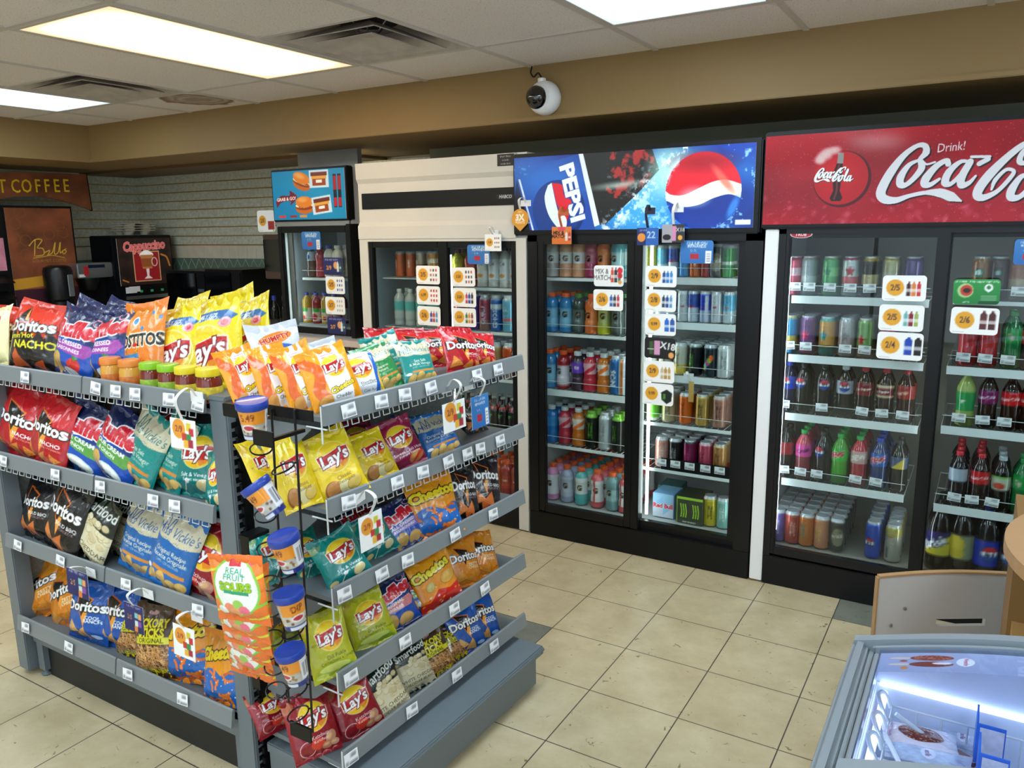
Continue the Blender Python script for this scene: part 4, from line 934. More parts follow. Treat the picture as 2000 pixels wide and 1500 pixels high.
# kind: shape, base, bands [(v0,v1,colour)], logo, cap colour, description, category
K = {
 # sports bottles
 'g_clear': ('sport', 'b8b4ae', [(.34, .62, 'ecebea')], logo_g, 'e85a24', 'clear sports drink bottle'),
 'g_peach': ('sport', 'd89a74', [(.34, .62, 'ecebea')], logo_g, 'e85a24', 'peach sports drink bottle'),
 'g_mag': ('sport', 'a8345c', [(.34, .62, 'b8506c')], logo_g, 'e85a24', 'magenta sports drink bottle'),
 'g_org': ('sport', 'd8662c', [(.2, .62, 'e07a3a')], logo_g, 'e85a24', 'orange sports drink bottle'),
 'g_teal': ('sport', '4a9aa4', [(.3, .62, 'a8c8cc')], logo_g, 'e85a24', 'teal sports drink bottle'),
 'g_blue': ('sport', '2a7cb4', [(.12, .62, '7cb0cc')], logo_g, 'e85a24', 'blue sports drink bottle'),
 'g_dk': ('sport', '34403c', [(.1, .6, '56605a')], logo_g, '3c7a34', 'dark green sports drink bottle'),
 'g_yel': ('sport', 'b8b82c', [(.25, .6, 'a8aa60')], logo_g, 'e85a24', 'yellow sports drink bottle'),
 'g_red': ('sport', 'a01c24', [(.1, .62, 'd8ccd0')], logo_g, 'e85a24', 'red sports drink bottle'),
 'g_pink': ('sport', 'd88ab4', [(.16, .7, 'e8e2e6')], logo_g, 'e8602c', 'pink sports drink bottle'),
 'g_lav': ('sport', 'a4a8c4', [(.16, .7, 'c4c8d8')], logo_g, 'e8602c', 'lavender sports drink bottle'),
 'g_tel2': ('sport', '4cb4b4', [(.3, .74, 'dfe6e4')], logo_g, 'e8602c', 'turquoise sports drink bottle'),
 'g_rpk': ('sport', 'dc5a64', [(.16, .74, 'e8e0e0')], lambda c: (logo_g(c), c.rect(.46, .5, c.A*.16, c.A*.74, 'c82a3c')), 'e8602c', 'coral sports drink bottle'),
 'g_sea': ('sport', '6a9498', [(.25, .55, '8aacae')], logo_g, 'e8602c', 'grey-green sports drink bottle'),
 'p_pur': ('sport', '3c2a3a', [(.45, .74, '6a3ab4')], logo_t('ION', 'f0f0f4', .08, .6), 'c8ccd0', 'purple-label sports drink bottle'),
 'p_red': ('sport', 'b8283c', [(.45, .74, 'dca8b0')], lambda c: c.poly([(.3, c.A*.45), (.7, c.A*.74), (.7, c.A*.6), (.45, c.A*.45)], 'd02840'), 'c8ccd0', 'red sports drink bottle, clear cap'),
 'p_org': ('sport', 'c0681c', [(.45, .74, 'dcd4c8')], lambda c: c.poly([(.3, c.A*.45), (.7, c.A*.74), (.7, c.A*.6), (.45, c.A*.45)], 'e8702c'), 'c8ccd0', 'amber sports drink bottle, clear cap'),
 'p_blue': ('sport', '1a6ab0', [(.45, .72, '2a86cc')], None, 'c8ccd0', 'blue sports drink bottle, clear cap'),
 # cans
 'nos': ('tallb', '1c5a9c', [(.0, .9, '24629e'), (.9, 1, TM_)], logo_t('NOS', 'f0f4f8', .14, .42, 90), None, 'blue tall energy can'),
 'nos2': ('tallb', 'd8dce0', [(.0, .3, 'd8dce0')], lambda c: (c.rect(.4, .47, .0, c.A*.9, 'e07828'), c.rect(.53, .58, 0, c.A*.9, '2468b0')), None, 'silver tall can with stripes'),
 'm_blk': ('can', '14181a', [(.9, 1, 'a0b0a0')], logo_m('6ac82c'), None, 'black energy can, green claw'),
 'm_blt': ('tallb', '10140f', [(.82, 1, '78b43c')], logo_m('6ac82c'), None, 'black tall energy can'),
 'm_wht': ('tallb', 'b0b8ba', [(.82, 1, 'c8d0d2')], logo_m('8a9496'), None, 'silver tall energy can'),
 'm_wh2': ('can', 'c4cacb', [(.9, 1, TM_)], logo_m('767e80'), None, 'white energy can'),
 'm_rnb': ('can', '1c2c34', [(.0, .9, '1c2c34'), (.9, 1, TM_)], lambda c: [c.ell(.4+.04*k, c.A*(.3+.07*k), .05, .07, q) for k, q in enumerate(('e8b02c', '3ab4c4', 'd84a8a', '8ac840', 'e86a2c'))], None, 'dark energy can, bright swirls'),
 'm_crm': ('can', 'd4d0bc', [(.0, .32, 'e0c050'), (.9, 1, TM_)], logo_m('3a3424'), None, 'cream energy can'),
 'm_org': ('can', 'd8641c', [(.9, 1, TM_)], logo_m('8c3a10'), None, 'orange energy can'),
 'm_tan': ('can', 'c09a4c', [(.9, 1, 'd8c080')], logo_m('3c2c14'), None, 'tan coffee energy can'),
 'm_ros': ('can', 'a87a6a', [(.9, 1, 'c8b4a8')], logo_m('5a2c24'), None, 'rose coffee energy can'),
 'm_sal': ('can', 'd89a8c', [(.9, 1, TM_)], logo_m('f4e0d8'), None, 'salmon energy can'),
 'm_bkr': ('can', '1c1618', [(0, .2, 'c02430'), (.9, 1, TM_)], logo_m('c8ccd0'), None, 'black and red energy can'),
 'm_mag': ('can', '7c1448', [(0, .3, '1a1c2c'), (.9, 1, '1a1c2c')], logo_m('d04a8a'), None, 'magenta energy can'),
 'm_pnk': ('can', 'c04a64', [(.9, 1, 'd8a0ac')], logo_m('7c1c34'), None, 'pink energy can'),
 'm_gld': ('can', 'b4824c', [(0, .3, 'b03428'), (.9, 1, 'd0b480')], logo_m('5c3414'), None, 'gold and red energy can'),
 'm_yel': ('can', 'c8b41c', [(.9, 1, TM_)], logo_m('2a2a10'), None, 'yellow energy can'),
 'm_tea': ('can', '8cc4bc', [(.9, 1, TM_)], logo_m('e4f0ee'), None, 'pale teal energy can'),
 'm_pur': ('can', '6a5aa0', [(.9, 1, TM_)], logo_m('c8c0e8'), None, 'purple energy can'),
 'm_red': ('can', 'b4483c', [(.9, 1, TM_)], logo_m('f0c8b8'), None, 'red energy can'),
 'm_orb': ('can', 'cc7430', [(.9, 1, TM_)], logo_m('3c8a8c'), None, 'orange energy can, teal claw'),
 'm_pch': ('can', 'd08a64', [(.9, 1, TM_)], logo_m('d8c050'), None, 'peach energy can'),
 'm_dkg': ('can', '3c3c34', [(.9, 1, TM_)], lambda c: (c.ell(.5, c.A*.45, .14, .2, '8a8468'), c.text('ROCK', .5, c.A*.48, .06, 'e4e4e0', 8, 0, .04)), None, 'dark grey root beer can'),
 'rb_sil': ('slim', '2c4c9c', [(.0, .45, 'b8c0cc'), (.9, 1, TM_)], lambda c: (c.text('RedBull', .5, c.A*.5, .05, 'c82030', 0, 0, .04), c.poly([(.3, 0), (.5, c.A*.45), (.5, 0)], 'd0d4da')), None, 'blue and silver energy can'),
 'rb_blu': ('slim', '1c3cb0', [(.0, .4, '9caac4'), (.9, 1, TM_)], lambda c: (c.text('RedBull', .5, c.A*.48, .05, 'd02030', 0, 0, .04), c.rect(.5, .6, .0, c.A*.88, 'c8ccd8')), None, 'royal blue energy can'),
 'rb_zro': ('slim', 'c0c4c8', [(.9, 1, TM_)], logo_t('RedBull', 'a82834', .05, .5), None, 'plain silver energy can'),
 'rb_sea': ('slim', '5aa4c4', [(.0, .4, 'b4c4cc'), (.9, 1, TM_)], logo_t('RedBull', 'c85a34', .05, .5), None, 'sky blue energy can'),
 'c_yel': ('can', '8a8a30', [(.9, 1, TM_)], None, None, 'olive soda can'),
 'c_blu': ('slim', '3c88c4', [(.5, .8, 'd8dce0'), (.9, 1, TM_)], None, None, 'blue and white slim can'),
 'c_red': ('slim', 'a83434', [(.9, 1, TM_)], None, None, 'red slim can'),
 'c_grn': ('slim', '2c8a3c', [(.4, .5, 'd0dcd0'), (.9, 1, TM_)], None, None, 'green slim can'),
 'c_org': ('slim', 'c85c2c', [(.9, 1, TM_)], logo_t('CELSIUS', 'f4e8e0', .06, .5, 90), None, 'orange slim can'),
 'c_brn': ('slim', '7c3428', [(.5, .9, 'b8a490'), (.9, 1, TM_)], logo_t('CELSIUS', 'f0e4d8', .06, .5, 90), None, 'brown slim can'),
 'c_amb': ('slim', 'c8843c', [(.55, .7, 'e8d8c0'), (.9, 1, TM_)], logo_t('CELSIUS', 'f4ece0', .06, .5, 90), None, 'amber slim can'),
 # arizona-like pints and sodas of the red-header cooler
 'z_pink': ('pint', 'b8465c', [(.5, .7, 'd0a8b0'), (.92, 1, 'b83848')], None, None, 'pink-red tall can'),
 'z_slv': ('pint', '8a9494', [(.3, .5, 'b0b8b8'), (.92, 1, 'c8906c')], None, None, 'grey silver tall can'),
 'z_grn': ('pint', '5aa468', [(.5, .72, '84c47c'), (.92, 1, 'b4c46c')], star('2c7c5c', .6), None, 'mint green tall can'),
 'z_wr': ('pint', 'c8ccca', [(.3, .5, 'd0686c'), (.9, .94, 'a82434')], star('b4242c', .62), None, 'white tall can, red star'),
 'z_gld': ('pint', '2c2418', [(.3, .55, 'b4a478'), (.88, .94, 'c8a850')], None, None, 'black and gold tall can'),
 'z_pal': ('pint', 'b4ac84', [(.3, .6, 'c0c0b0'), (.88, .94, 'c0a858')], None, None, 'pale gold tall can'),
 'z_vio': ('pint', '5a4c7c', [(.92, 1, '5a5070')], None, None, 'dusky violet tall can'),
 'z_by': ('pint', '2c84b4', [(.1, .45, 'c8b45c'), (.9, 1, 'b8b060')], None, None, 'blue and yellow tall can'),
 'z_pp': ('pint', '6c4474', [(0, .25, 'a04468'), (.9, 1, '8a5c8c')], star('c8305c', .5), None, 'purple tall can, pink star'),
 'z_ot': ('pint', 'd0984c', [(0, .2, '2c8a84'), (.88, 1, '4c9c94')], star('2c8c94', .5), None, 'orange and teal tall can'),
 'z_wht': ('pint', 'b8b0b0', [(0, .5, 'b4a0a0'), (.9, 1, TM_)], star('84787c', .5), None, 'off-white tall can'),
 'z_gr2': ('pint', '7aa45c', [(0, .3, 'a07864'), (.9, 1, 'a4b484')], star('c4242c', .45), None, 'green tall can, red star'),
 's_pz': ('pet', '1c1614', [(.46, .7, '1c1a1c')], logo_globe(.6), '161616', 'dark cola bottle, round emblem'),
 's_pw': ('pet', '1c1614', [(.46, .7, 'a8b0bc')], logo_globe(.6), 'c8ccd0', 'dark cola bottle, pale label'),
 's_pb': ('pet', '201a3c', [(.46, .7, '1c3cac')], logo_globe(.6), '1c3cac', 'dark cola bottle, blue label'),
 's_dp': ('pet', '241410', [(.46, .7, '7c1c24')], logo_t('Dr Pepper', 'e8d8d0', .05, .58, 6), 'c02430', 'dark soda bottle, maroon label'),
 's_dc': ('pet', '241410', [(.44, .68, 'd0b898'), (.49, .63, '6c1820')], logo_t('Dr Pepper', 'e8d8d0', .05, .56, 6), 'c02430', 'dark soda bottle, cream-edged label'),
 's_dz': ('pet', '30100e', [(.46, .7, '9c2c28')], logo_t('Barqs', 'e8c0b0', .07, .57, 14), 'a82430', 'dark soda bottle, red label'),
 's_drd': ('pet', '20140f', [(.46, .7, '8c1c24')], None, '241410', 'dark soda bottle, red and white label'),
 's_pnk': ('pet', '84343c', [(.46, .7, 'e0489c'), (.7, .9, 'c84858')], logo_t('Crush', '5c1c54', .08, .58, 14), '3cb44c', 'pink cream soda bottle'),
 's_dew': ('pet', '4c9c34', [(.46, .7, '3cb43c')], logo_t('DEW', 'd02434', .11, .58, 12, .05, 'f0f4f0'), '3cb44c', 'green citrus soda bottle'),
 's_dwr': ('pet', 'a8343c', [(.46, .7, 'c89c94'), (.7, .9, 'c0303c')], logo_t('DEW', 'e8e0d8', .11, .58, 12), '3cb45c', 'red citrus soda bottle, green cap'),
 's_dwb': ('pet', '30406c', [(.46, .7, '3464b4')], logo_t('DEW', 'c83444', .11, .58, 12, .05, 'f0f4f0'), '2448c4', 'blue citrus soda bottle'),
 's_yel': ('pet', '2a2418', [(.46, .68, '4c5c7c')], lambda c: c.poly([(.38, c.A*.46), (.62, c.A*.68), (.62, c.A*.46)], 'c8b040'), '2c2c2c', 'dark iced tea bottle, yellow label'),
 's_gng': ('pet', '9cac5c', [(.3, .62, '2c9450')], logo_t('DRY', 'f0e8e0', .06, .45), '1c9450', 'ginger ale bottle, green cap'),
 's_cch': ('pet', '281410', [(.44, .68, '7c1c5c')], logo_t('Coca-Cola', 'f4f0f0', .055, .56, 6), 'c81c2c', 'dark cola bottle, purple label'),
 's_ccr': ('pet', '281410', [(.44, .68, 'c81c24')], logo_t('Coca-Cola', 'f4f0f0', .055, .56, 6), 'd01c2c', 'dark cola bottle, red label'),
 's_ccd': ('pet', '20161a', [(.44, .68, 'a8b4c4')], None, 'd01c2c', 'dark cola bottle, grey-blue label'),
 's_czo': ('pet', '181210', [(.38, .62, 'b4bca8'), (.6, .64, '6cb44c')], lambda c: c.ell(.5, c.A*.46, .1, .06, 'c84434'), 'b4bcc0', 'dark zero soda bottle, pale label'),
 's_spr': ('pet', '0c6c34', [(.44, .7, '1c9444')], logo_t('7up', 'e8b4b4', .1, .56), '1c8c44', 'green lemon soda bottle'),
 's_mtn': ('pet', 'c0282c', [(.44, .7, 'b82830')], None, 'c8242c', 'red soda bottle'),
 'b_bri': ('big', '1c120c', [(.24, .58, '2a2460')], lambda c: (c.poly([(.28, c.A*.24), (.72, c.A*.56), (.72, c.A*.24)], 'c8b830'), c.text('Brisk', .48, c.A*.42, .12, 'e8e8ec', 24, 0, .04, out='181830')), '141210', 'large iced tea bottle, navy label'),
 'b_yel': ('big', '1c120c', [(.24, .58, '7c8468')], lambda c: (c.ell(.45, c.A*.45, .12, .12, 'd0b838'), c.ell(.47, c.A*.32, .1, .07, 'c8b030')), '141210', 'large iced tea bottle, yellow label'),
 'b_pep': ('big', '1a1216', [(.2, .56, '1c34a8')], logo_globe(.38), '1c34b4', 'large cola bottle, blue label'),
 'b_pz': ('big', '141012', [(.2, .56, '18161a')], logo_globe(.38), '181818', 'large cola bottle, black label'),
 'n_pep': ('pint', '1c48b4', [(.92, 1, TM_)], logo_globe(.42), None, 'blue cola can, round emblem'),
 'n_slv': ('pint', 'a8a494', [(.7, .92, 'b4a85c'), (.92, 1, TM_)], lambda c: (c.rect(.46, .54, c.A*.66, c.A*.7, 'c03440'), c.rect(.42, .46, c.A*.1, c.A*.4, '4c4c54')), None, 'silver and yellow can'),
 'x_brn': ('pint', '8c5c34', [(.9, 1, 'a8804c')], lambda c: (c.ell(.52, c.A*.62, .09, .09, '1c6c4c'), c.ell(.52, c.A*.62, .05, .05, 'd8e4dc')), None, 'bronze iced coffee can'),
 'x_drk': ('pint', '4c3834', [(.9, 1, '5c4c44')], lambda c: (c.ell(.5, c.A*.62, .08, .08, '1c4c3c'), c.ell(.5, c.A*.62, .045, .045, 'a8b4ac')), None, 'dark iced coffee can'),
 'x_tan': ('pint', 'b09c84', [(.5, .9, '9c6c5c')], None, None, 'tan iced coffee can'),
 'w_wat': ('wat', 'a8b0b0', [(.42, .66, '58b4b4'), (.2, .42, 'b4bcbc')], None, 'c4cccc', 'clear water bottle, teal label'),
 'w_dec': ('wat', 'b4b4b0', [(.12, .7, 'd4d4d4')], lambda c: (c.text('C4', .5, c.A*.58, .1, '5c6068'), c.ell(.5, c.A*.3, .08, .05, 'd8944c')), '34383c', 'white-label vitamin drink bottle'),
 'w_yel': ('sport', 'a8a42c', [(.3, .6, 'b8b434')], None, '5c3440', 'yellow-green drink bottle'),
 'w_rd': ('sport', 'b83838', [(.3, .6, 'c85048')], None, '8c2c34', 'red drink bottle'),
 'd_pur': ('tallb', '4c2484', [(.85, 1, '5c3490')], None, None, 'deep purple tall can'),
 'd_pnk': ('tallb', 'a83858', [(0, .3, '9c6c64'), (.85, 1, TM_)], logo_t('GURU', 'f0d8e0', .12, .42, 90), None, 'raspberry tall can'),
 'd_blu': ('tallb', '1c5cac', [(.85, 1, TM_), (.6, .75, 'd8e0e8')], logo_t('GHOST', 'e4ecf4', .12, .4, 90), None, 'bright blue tall can'),
 'd_lbl': ('tallb', '6cacc4', [(.3, .36, 'c86c70'), (.85, 1, TM_)], logo_t('ALANI', 'd8e8ec', .08, .6), None, 'light blue tall can'),
 'e_tea': ('tallb', '3c9488', [(.85, 1, TM_)], logo_t('ALANI', 'd0e4e0', .12, .42, 90), None, 'teal green tall can'),
 'e_tan': ('tallb', 'ac8c54', [(.85, 1, TM_)], None, None, 'sand brown tall can'),
 'e_org': ('tallb', 'c8501c', [(0, .3, '9c8c84'), (.85, 1, TM_)], None, None, 'burnt orange tall can'),
 'e_red': ('can', 'ac1c28', [(.85, 1, TM_)], None, None, 'crimson can'),
 'f_drk': ('glass', '1c1412', [(.2, .55, '241c1c'), (.62, .7, 'a82c24')], lambda c: c.poly([(.4, c.A*.5), (.6, c.A*.5), (.5, c.A*.38)], '3c8c3c'), '8c8c88', 'dark glass bottle, green mark'),
 'h_org': ('sport', 'c8541c', [(.2, .6, 'd0602c')], None, 'd8501c', 'orange juice drink bottle'),
 'h_red': ('sport', 'a0302c', [(.2, .6, 'b83c30')], logo_t('Tropicana', 'e8d8c8', .05, .45), 'd8501c', 'red juice drink bottle'),
 'h_tel': ('sport', '4c7c80', [(.2, .6, '6c989c')], None, 'd8501c', 'teal juice drink bottle'),
 'j_milk': ('sport', '5c3c30', [(.55, .85, 'b4c4d0')], lambda c: c.ell(.5, c.A*.68, .12, .1, '2c5c94'), '3c8cc8', 'chocolate milk bottle, blue cap'),
 'j_red': ('sport', 'b82c44', [(.45, .75, 'c03850')], None, 'b82c44', 'red milk drink bottle'),
 'j_dip': ('sport', 'd8d4cc', [(.2, .6, '342c48')], None, '2438b4', 'white milk bottle, navy cap'),
 'j_wht': ('sport', 'e0dcd4', [(.2, .6, 'd0ccc4')], None, 'e4e4e4', 'white milk bottle, white cap'),
 'j_yel': ('wat', 'b08c24', [(.1, .5, 'd8c8b8')], lambda c: (c.rect(.3, .7, c.A*.4, c.A*.5, '3c9c3c'), c.ell(.45, c.A*.26, .1, .1, 'e0a82c'), c.ell(.57, c.A*.2, .07, .07, 'c83c2c')), '2840a8', 'yellow juice bottle, blue cap'),
 'j_rdj': ('wat', '8c1c24', [(.1, .5, 'd0b8b0')], lambda c: (c.rect(.3, .7, c.A*.4, c.A*.5, '3c9c3c'), c.ell(.5, c.A*.24, .12, .11, 'b82430')), '2840a8', 'red juice bottle, blue cap'),
 'q_cup': ('can', '6cc83c', [(.0, .1, 'e4ece0'), (.1, .75, '70c840'), (.75, 1, 'c8d8c0')], None, None, 'lime green drink can'),
 'q_crm': ('can', 'b8a87c', [(0, .5, 'c4b890'), (.9, 1, TM_)], logo_m('6c5434'), None, 'beige coffee energy can'),
}
DM = {}
def drinkmesh(k):
    if k in DM: return DM[k]
    shp, base, bands, logo, cap, _ = K[k]
    r, h, prof = SHAPES[shp]
    c = Cv(36, 44, h/(2*PI*r), base)
    for a, b_, col in bands: c.rect(0, 1, a*c.A, b_*c.A, col)
    if logo: logo(c)
    if shp in ('can', 'pint', 'slim', 'tallb'):
        top = .945 if shp != 'tallb' else .915
        c.rect(0, 1, top*c.A, c.A, 'c4c8cc' if shp != 'tallb' or k not in ('m_blt',) else '78b43c')
    pv = np.array([p[1] for p in prof]); pr = np.array([p[0] for p in prof])
    # ring heights: dense between profile corners
    zs = []
    s_ = np.concatenate([[0], np.cumsum(np.hypot(np.diff(pv)*h, np.diff(pr)*r))]); tt = np.linspace(0, s_[-1], 44)
    z = np.interp(tt, s_, pv); rr = np.interp(tt, s_, pr)
    A_ = np.linspace(0, 2*PI, 36, endpoint=False)   # u=.5 faces -Y
    an = -PI/2-PI+A_
    P = np.stack([rr[:, None]*r*np.cos(an)[None], rr[:, None]*r*np.sin(an)[None], z[:, None]*h+0*A_[None]], -1)
    img = c.out(); cols = img[np.clip((z*44).astype(int), 0, 43)]
    can = shp in ('can', 'pint', 'slim', 'tallb')
    me = gridmesh('drink_'+shp, [(P, cols, True, False)], M_CAN if can else M_PET)
    cm_ = None
    if cap:
        cr, c0, c1 = CAPS[shp]
        cm_ = MB().lathe([(cr*r, c0*h), (cr*r*1.03, (c0+.01)*h), (cr*r, (c1-.01)*h), (cr*r*.9, c1*h), (cr*r*.25, c1*h)], (0, 0, 0), 16).mesh('cap', mat('cap_'+cap, cap, .35, coat=.2))
    DM[k] = (me, cm_); return DM[k]
KN = {'can': 'energy_drink_can', 'pint': 'tall_drink_can', 'slim': 'slim_drink_can', 'tallb': 'tall_energy_can', 'sport': 'sports_drink_bottle', 'pet': 'soda_bottle', 'glass': 'glass_bottle', 'big': 'large_soda_bottle', 'wat': 'drink_bottle'}
RW = ['front', 'second', 'third', 'fourth', 'fifth', 'sixth', 'seventh', 'eighth']
NTH = ['first', 'second', 'third', 'fourth', 'fifth', 'sixth', 'seventh', 'eighth', 'ninth', 'tenth']
def drink(k, P, label, group, sc=1., yaw=None):
    me, cp = drinkmesh(k); shp = K[k][0]
    o = link(KN[shp], me); o.location = P; o.scale = (sc,)*3
    o.rotation_euler = (0, 0, R_(random.uniform(-22, 22) if yaw is None else yaw))
    tag(o, label, 'can' if shp in ('can', 'pint', 'slim', 'tallb') else 'bottle', group)
    if cp: link('cap', cp, o)
    return o
random.seed(5)
def mklabel(k, i, row, shelf, where):
    d = K[k][5]; sh = shelf.replace(' shelf', ''); pos = f"{NTH[i]} from left, {row}, {sh} shelf" if shelf != 'bottom' else f"{NTH[i]} from left, {row}, bottom"
    w_ = where.replace(' door', '').replace('-header cooler', '-header cooler,')
    l = f"{d}, {pos}, {w_}"
    for a, b_ in ((' front row', ' front'), (' row back', ' row'), (' drink bottle', ' bottle'), ('energy can', 'can'), (' from left', ' along'), (' tall can', ' can'), (' shelf', '')):
        if len(l.split()) <= 16: break
        l = l.replace(a, b_)
    return l
def shelf_drinks(where, shelf, items, yf, rows=1, pitch=None, dy=.078, zoff=.006, group=None, zsh=None):
    """items (px, key[, rows]) across the front row at depth yf; zsh = shelf height"""
    for i, it in enumerate(items):
        px, k = it[0], it[1]; n = it[2] if len(it) > 2 else rows; sc = it[3] if len(it) > 3 else 1.
        r = SHAPES[K[k][0]][0]
        # x from the pixel column at the bottle's foot
        p = None
        py = 700
        for _ in range(4):
            p = at(px, py, 1, yf); py = pj((p.x, yf, zsh))[1]
        for j in range(n):
            P = Vector((p.x+random.uniform(-.002, .002), yf+j*(2*r*sc+.006), zsh+zoff))
            row = 'front row' if j == 0 else f'{RW[j]} row back'
            drink(k, P, mklabel(k, i, row, shelf, where), group or f'drinks on the {shelf} of the {where}', sc)
# ================================================================ COOLERS
YC = .2
def frame_rect(b, x0, x1, z0, z1, w, y0, y1, bv=.004):
    b.box(x0, x0+w, y0, y1, z0, z1, b=bv); b.box(x1-w, x1, y0, y1, z0, z1, b=bv)
    b.box(x0+w, x1-w, y0, y1, z1-w, z1); b.box(x0+w, x1-w, y0, y1, z0, z0+w)
def cooler(name, label, x0, x1, ztop, zhead, zk, body, liner, doors, shelves, light, fz, backc=None, y0=YC, dep=.70, lit=0., zb=0.):
    """doors: (xa, xb, za, zb, ydepth); shelves: (door index, z, xa, xb, style)"""
    t = empty(name, ((x0+x1)/2, y0+dep/2, zb), label, 'drinks cooler', 'glass-door drinks coolers')
    o = t.location; y1 = y0+dep
    b = MB(o); b.box(x0, x0+.03, y0+.02, y1, zb, ztop).box(x1-.03, x1, y0+.02, y1, zb, ztop).box(x0+.03, x1-.03, y1-.03, y1, zb, ztop)
    b.box(x0+.03, x1-.03, y0+.02, y1-.03, zhead+.0, zhead+.03).box(x0+.03, x1-.03, y0+.03, y1-.03, zb, zk+.03).box(x0+.03, x1-.03, y0+.02, y1-.03, ztop-.02, ztop)
    b.build('cabinet', body, t)
    b = MB(o); b.box(x0+.031, x0+.036, y0+.07, y1-.031, zk+.031, zhead-.001).box(x1-.036, x1-.031, y0+.07, y1-.031, zk+.031, zhead-.001)
    b.box(x0+.036, x1-.036, y1-.036, y1-.031, zk+.031, zhead-.001).box(x0+.036, x1-.036, y0+.07, y1-.036, zk+.031, zk+.036).box(x0+.036, x1-.036, y0+.07, y1-.036, zhead-.006, zhead-.001)
    b.build('liner', liner, t)
    return t
def wire_shelf(t, z, xa, xb, ya, yb, style, rail=.03):
    o = t.location; m = M_WIRE
    b = MB(o)
    n = int((xb-xa)/.03)
    for i in range(n+1):
        x = xa+(xb-xa)*i/n; b.tube([(x, ya, z), (x, yb, z)], .0018, 4)
    for y in (ya, (ya+yb)/2, yb): b.tube([(xa, y, z-.003), (xb, y, z-.003)], .003, 5)
    s = b.build('shelf', m, t)
    if style == 'rail': MB(o).box(xa, xb, ya-.012, ya-.006, z-.028, z+.006).build('price_channel', mat('white_rail', 'e4e8e8', .4), s)
    elif style == 'thin': MB(o).box(xa, xb, ya-.01, ya-.004, z-.012, z+.004).build('price_channel', mat('white_rail', 'e4e8e8', .4), s)
    if style != 'plain':
        MB(o).tube([(xa, ya-.006, z+.05), (xb, ya-.006, z+.05)], .0015, 5).build('guard_wire', M_WIRE, s)
    return s
def door(t, xa, xb, za, zb_, yy, w=.035, hx_=None, m=None):
    o = t.location; b = MB(o); frame_rect(b, xa, xb, za, zb_, w, yy, yy+.03)
    d = b.build('door', m or M_BLKM, t)
    MB(o).box(xa+w*.8, xb-w*.8, yy+.012, yy+.016, za+w*.8, zb_-w*.8).build('glass', M_DOORG, d)
    if hx_ is not None: MB(o).box(hx_-.009, hx_+.009, yy-.004, yy+.002, za+.35, za+.95, b=.002).build('handle', M_DGREY, d)
    return d
LIN = mat('bright_liner', 'a9adad', .5); LIN2 = mat('taupe_liner', '8a8478', .6, var=.05); LIN3 = mat('pale_liner', '9aa4ac', .5)
TUBE = mat('lit_tube', 'eef8f4', .5, emit=LT_)
SILV = mat('pale_side_panel', 'c9ccd0', .4)
# --- blue-header cooler
C1 = cooler('glass_door_cooler', 'black two-door drinks cooler with a bright blue and red lit header', -.93, .235, 2.0, 1.60, .13, M_BLACK, LIN, None, None, None, None)
o = C1.location
MB(o).box(-.93, .25, YC, YC+.03, .0, .135, b=.003).build('kick_plate', M_BLACK, C1)
b = MB(o).box(-.93, -.875, YC-.0, YC+.04, .135, 1.605).box(.175, .25, YC, YC+.04, .135, 1.605).box(-.93, .25, YC, YC+.04, 1.572, 1.605)
b.build('front_frame', M_BLKM, C1)
MB(o).box(-1.005, .232, YC-.012, YC+.016, 1.603, 2.003, b=.006).build('header_box', M_BLACK, C1)
door(C1, -.878, -.345, .14, 1.60, YC+.005, .042, None); door(C1, -.375, .178, .14, 1.60, YC+.032, .042, -.355)
MB(o).box(-.345, -.305, YC-.001, YC+.06, .14, 1.60, b=.003).build('mullion', M_BLKM, C1)
MB(o).tube([(-.292, YC+.085, .2), (-.292, YC+.085, 1.55)], .008, 8).tube([(-.368, YC+.085, .2), (-.368, YC+.085, 1.55)], .008, 8).build('light_tube', TUBE, C1)
MB(o).tube([(-.905, YC+.085, .2), (-.905, YC+.085, 1.55)], .008, 8).tube([(.165, YC+.085, .2), (.165, YC+.085, 1.55)], .006, 8).build('light_tube', TUBE, C1)
SYF = YC+.105
ZL = [at(1065, 543, 1, SYF).z, at(1065, 650, 1, SYF).z, at(1067, 760, 1, SYF).z, at(1070, 867, 1, SYF).z]
for z in ZL: wire_shelf(C1, z, -.93, -.36, SYF, .84, 'rail' if z < 1 and z > .7 else 'thin')
ZR = [at(1380, 545, 1, SYF).z, at(1380, 634, 1, SYF).z, at(1380, 740, 1, SYF).z, at(1380, 838, 1, SYF).z, at(1380, 930, 1, SYF).z]
for i, z in enumerate(ZR): wire_shelf(C1, z, -.33, .17, SYF, .84, 'rail' if i < 3 else 'thin')
w1_ = 'blue-header cooler left door'; w2_ = 'blue-header cooler right door'
D0 = SYF+.042
shelf_drinks(w1_, 'top shelf', [(1080, 'g_clear'), (1106, 'g_peach'), (1131, 'g_peach'), (1156, 'g_mag'), (1180, 'g_org'), (1206, 'g_teal')], D0, 2, zsh=ZL[0])
shelf_drinks(w1_, 'second shelf', [(1079, 'g_blue'), (1105, 'g_blue'), (1131, 'g_dk'), (1156, 'g_org'), (1181, 'g_yel'), (1207, 'g_dk')], D0, 3, zsh=ZL[1])
shelf_drinks(w1_, 'third shelf', [(1075, 'g_blue'), (1101, 'g_red'), (1128, 'p_pur'), (1153, 'p_red'), (1180, 'p_org'), (1203, 'nos'), (1219, 'nos2')], D0, 3, zsh=ZL[2])
shelf_drinks(w1_, 'fourth shelf', [(1079, 'p_blue'), (1104, 'p_red'), (1130, 'p_org'), (1156, 'm_blt'), (1181, 'm_wht'), (1207, 'm_blt')], D0, 3, zsh=ZL[3])
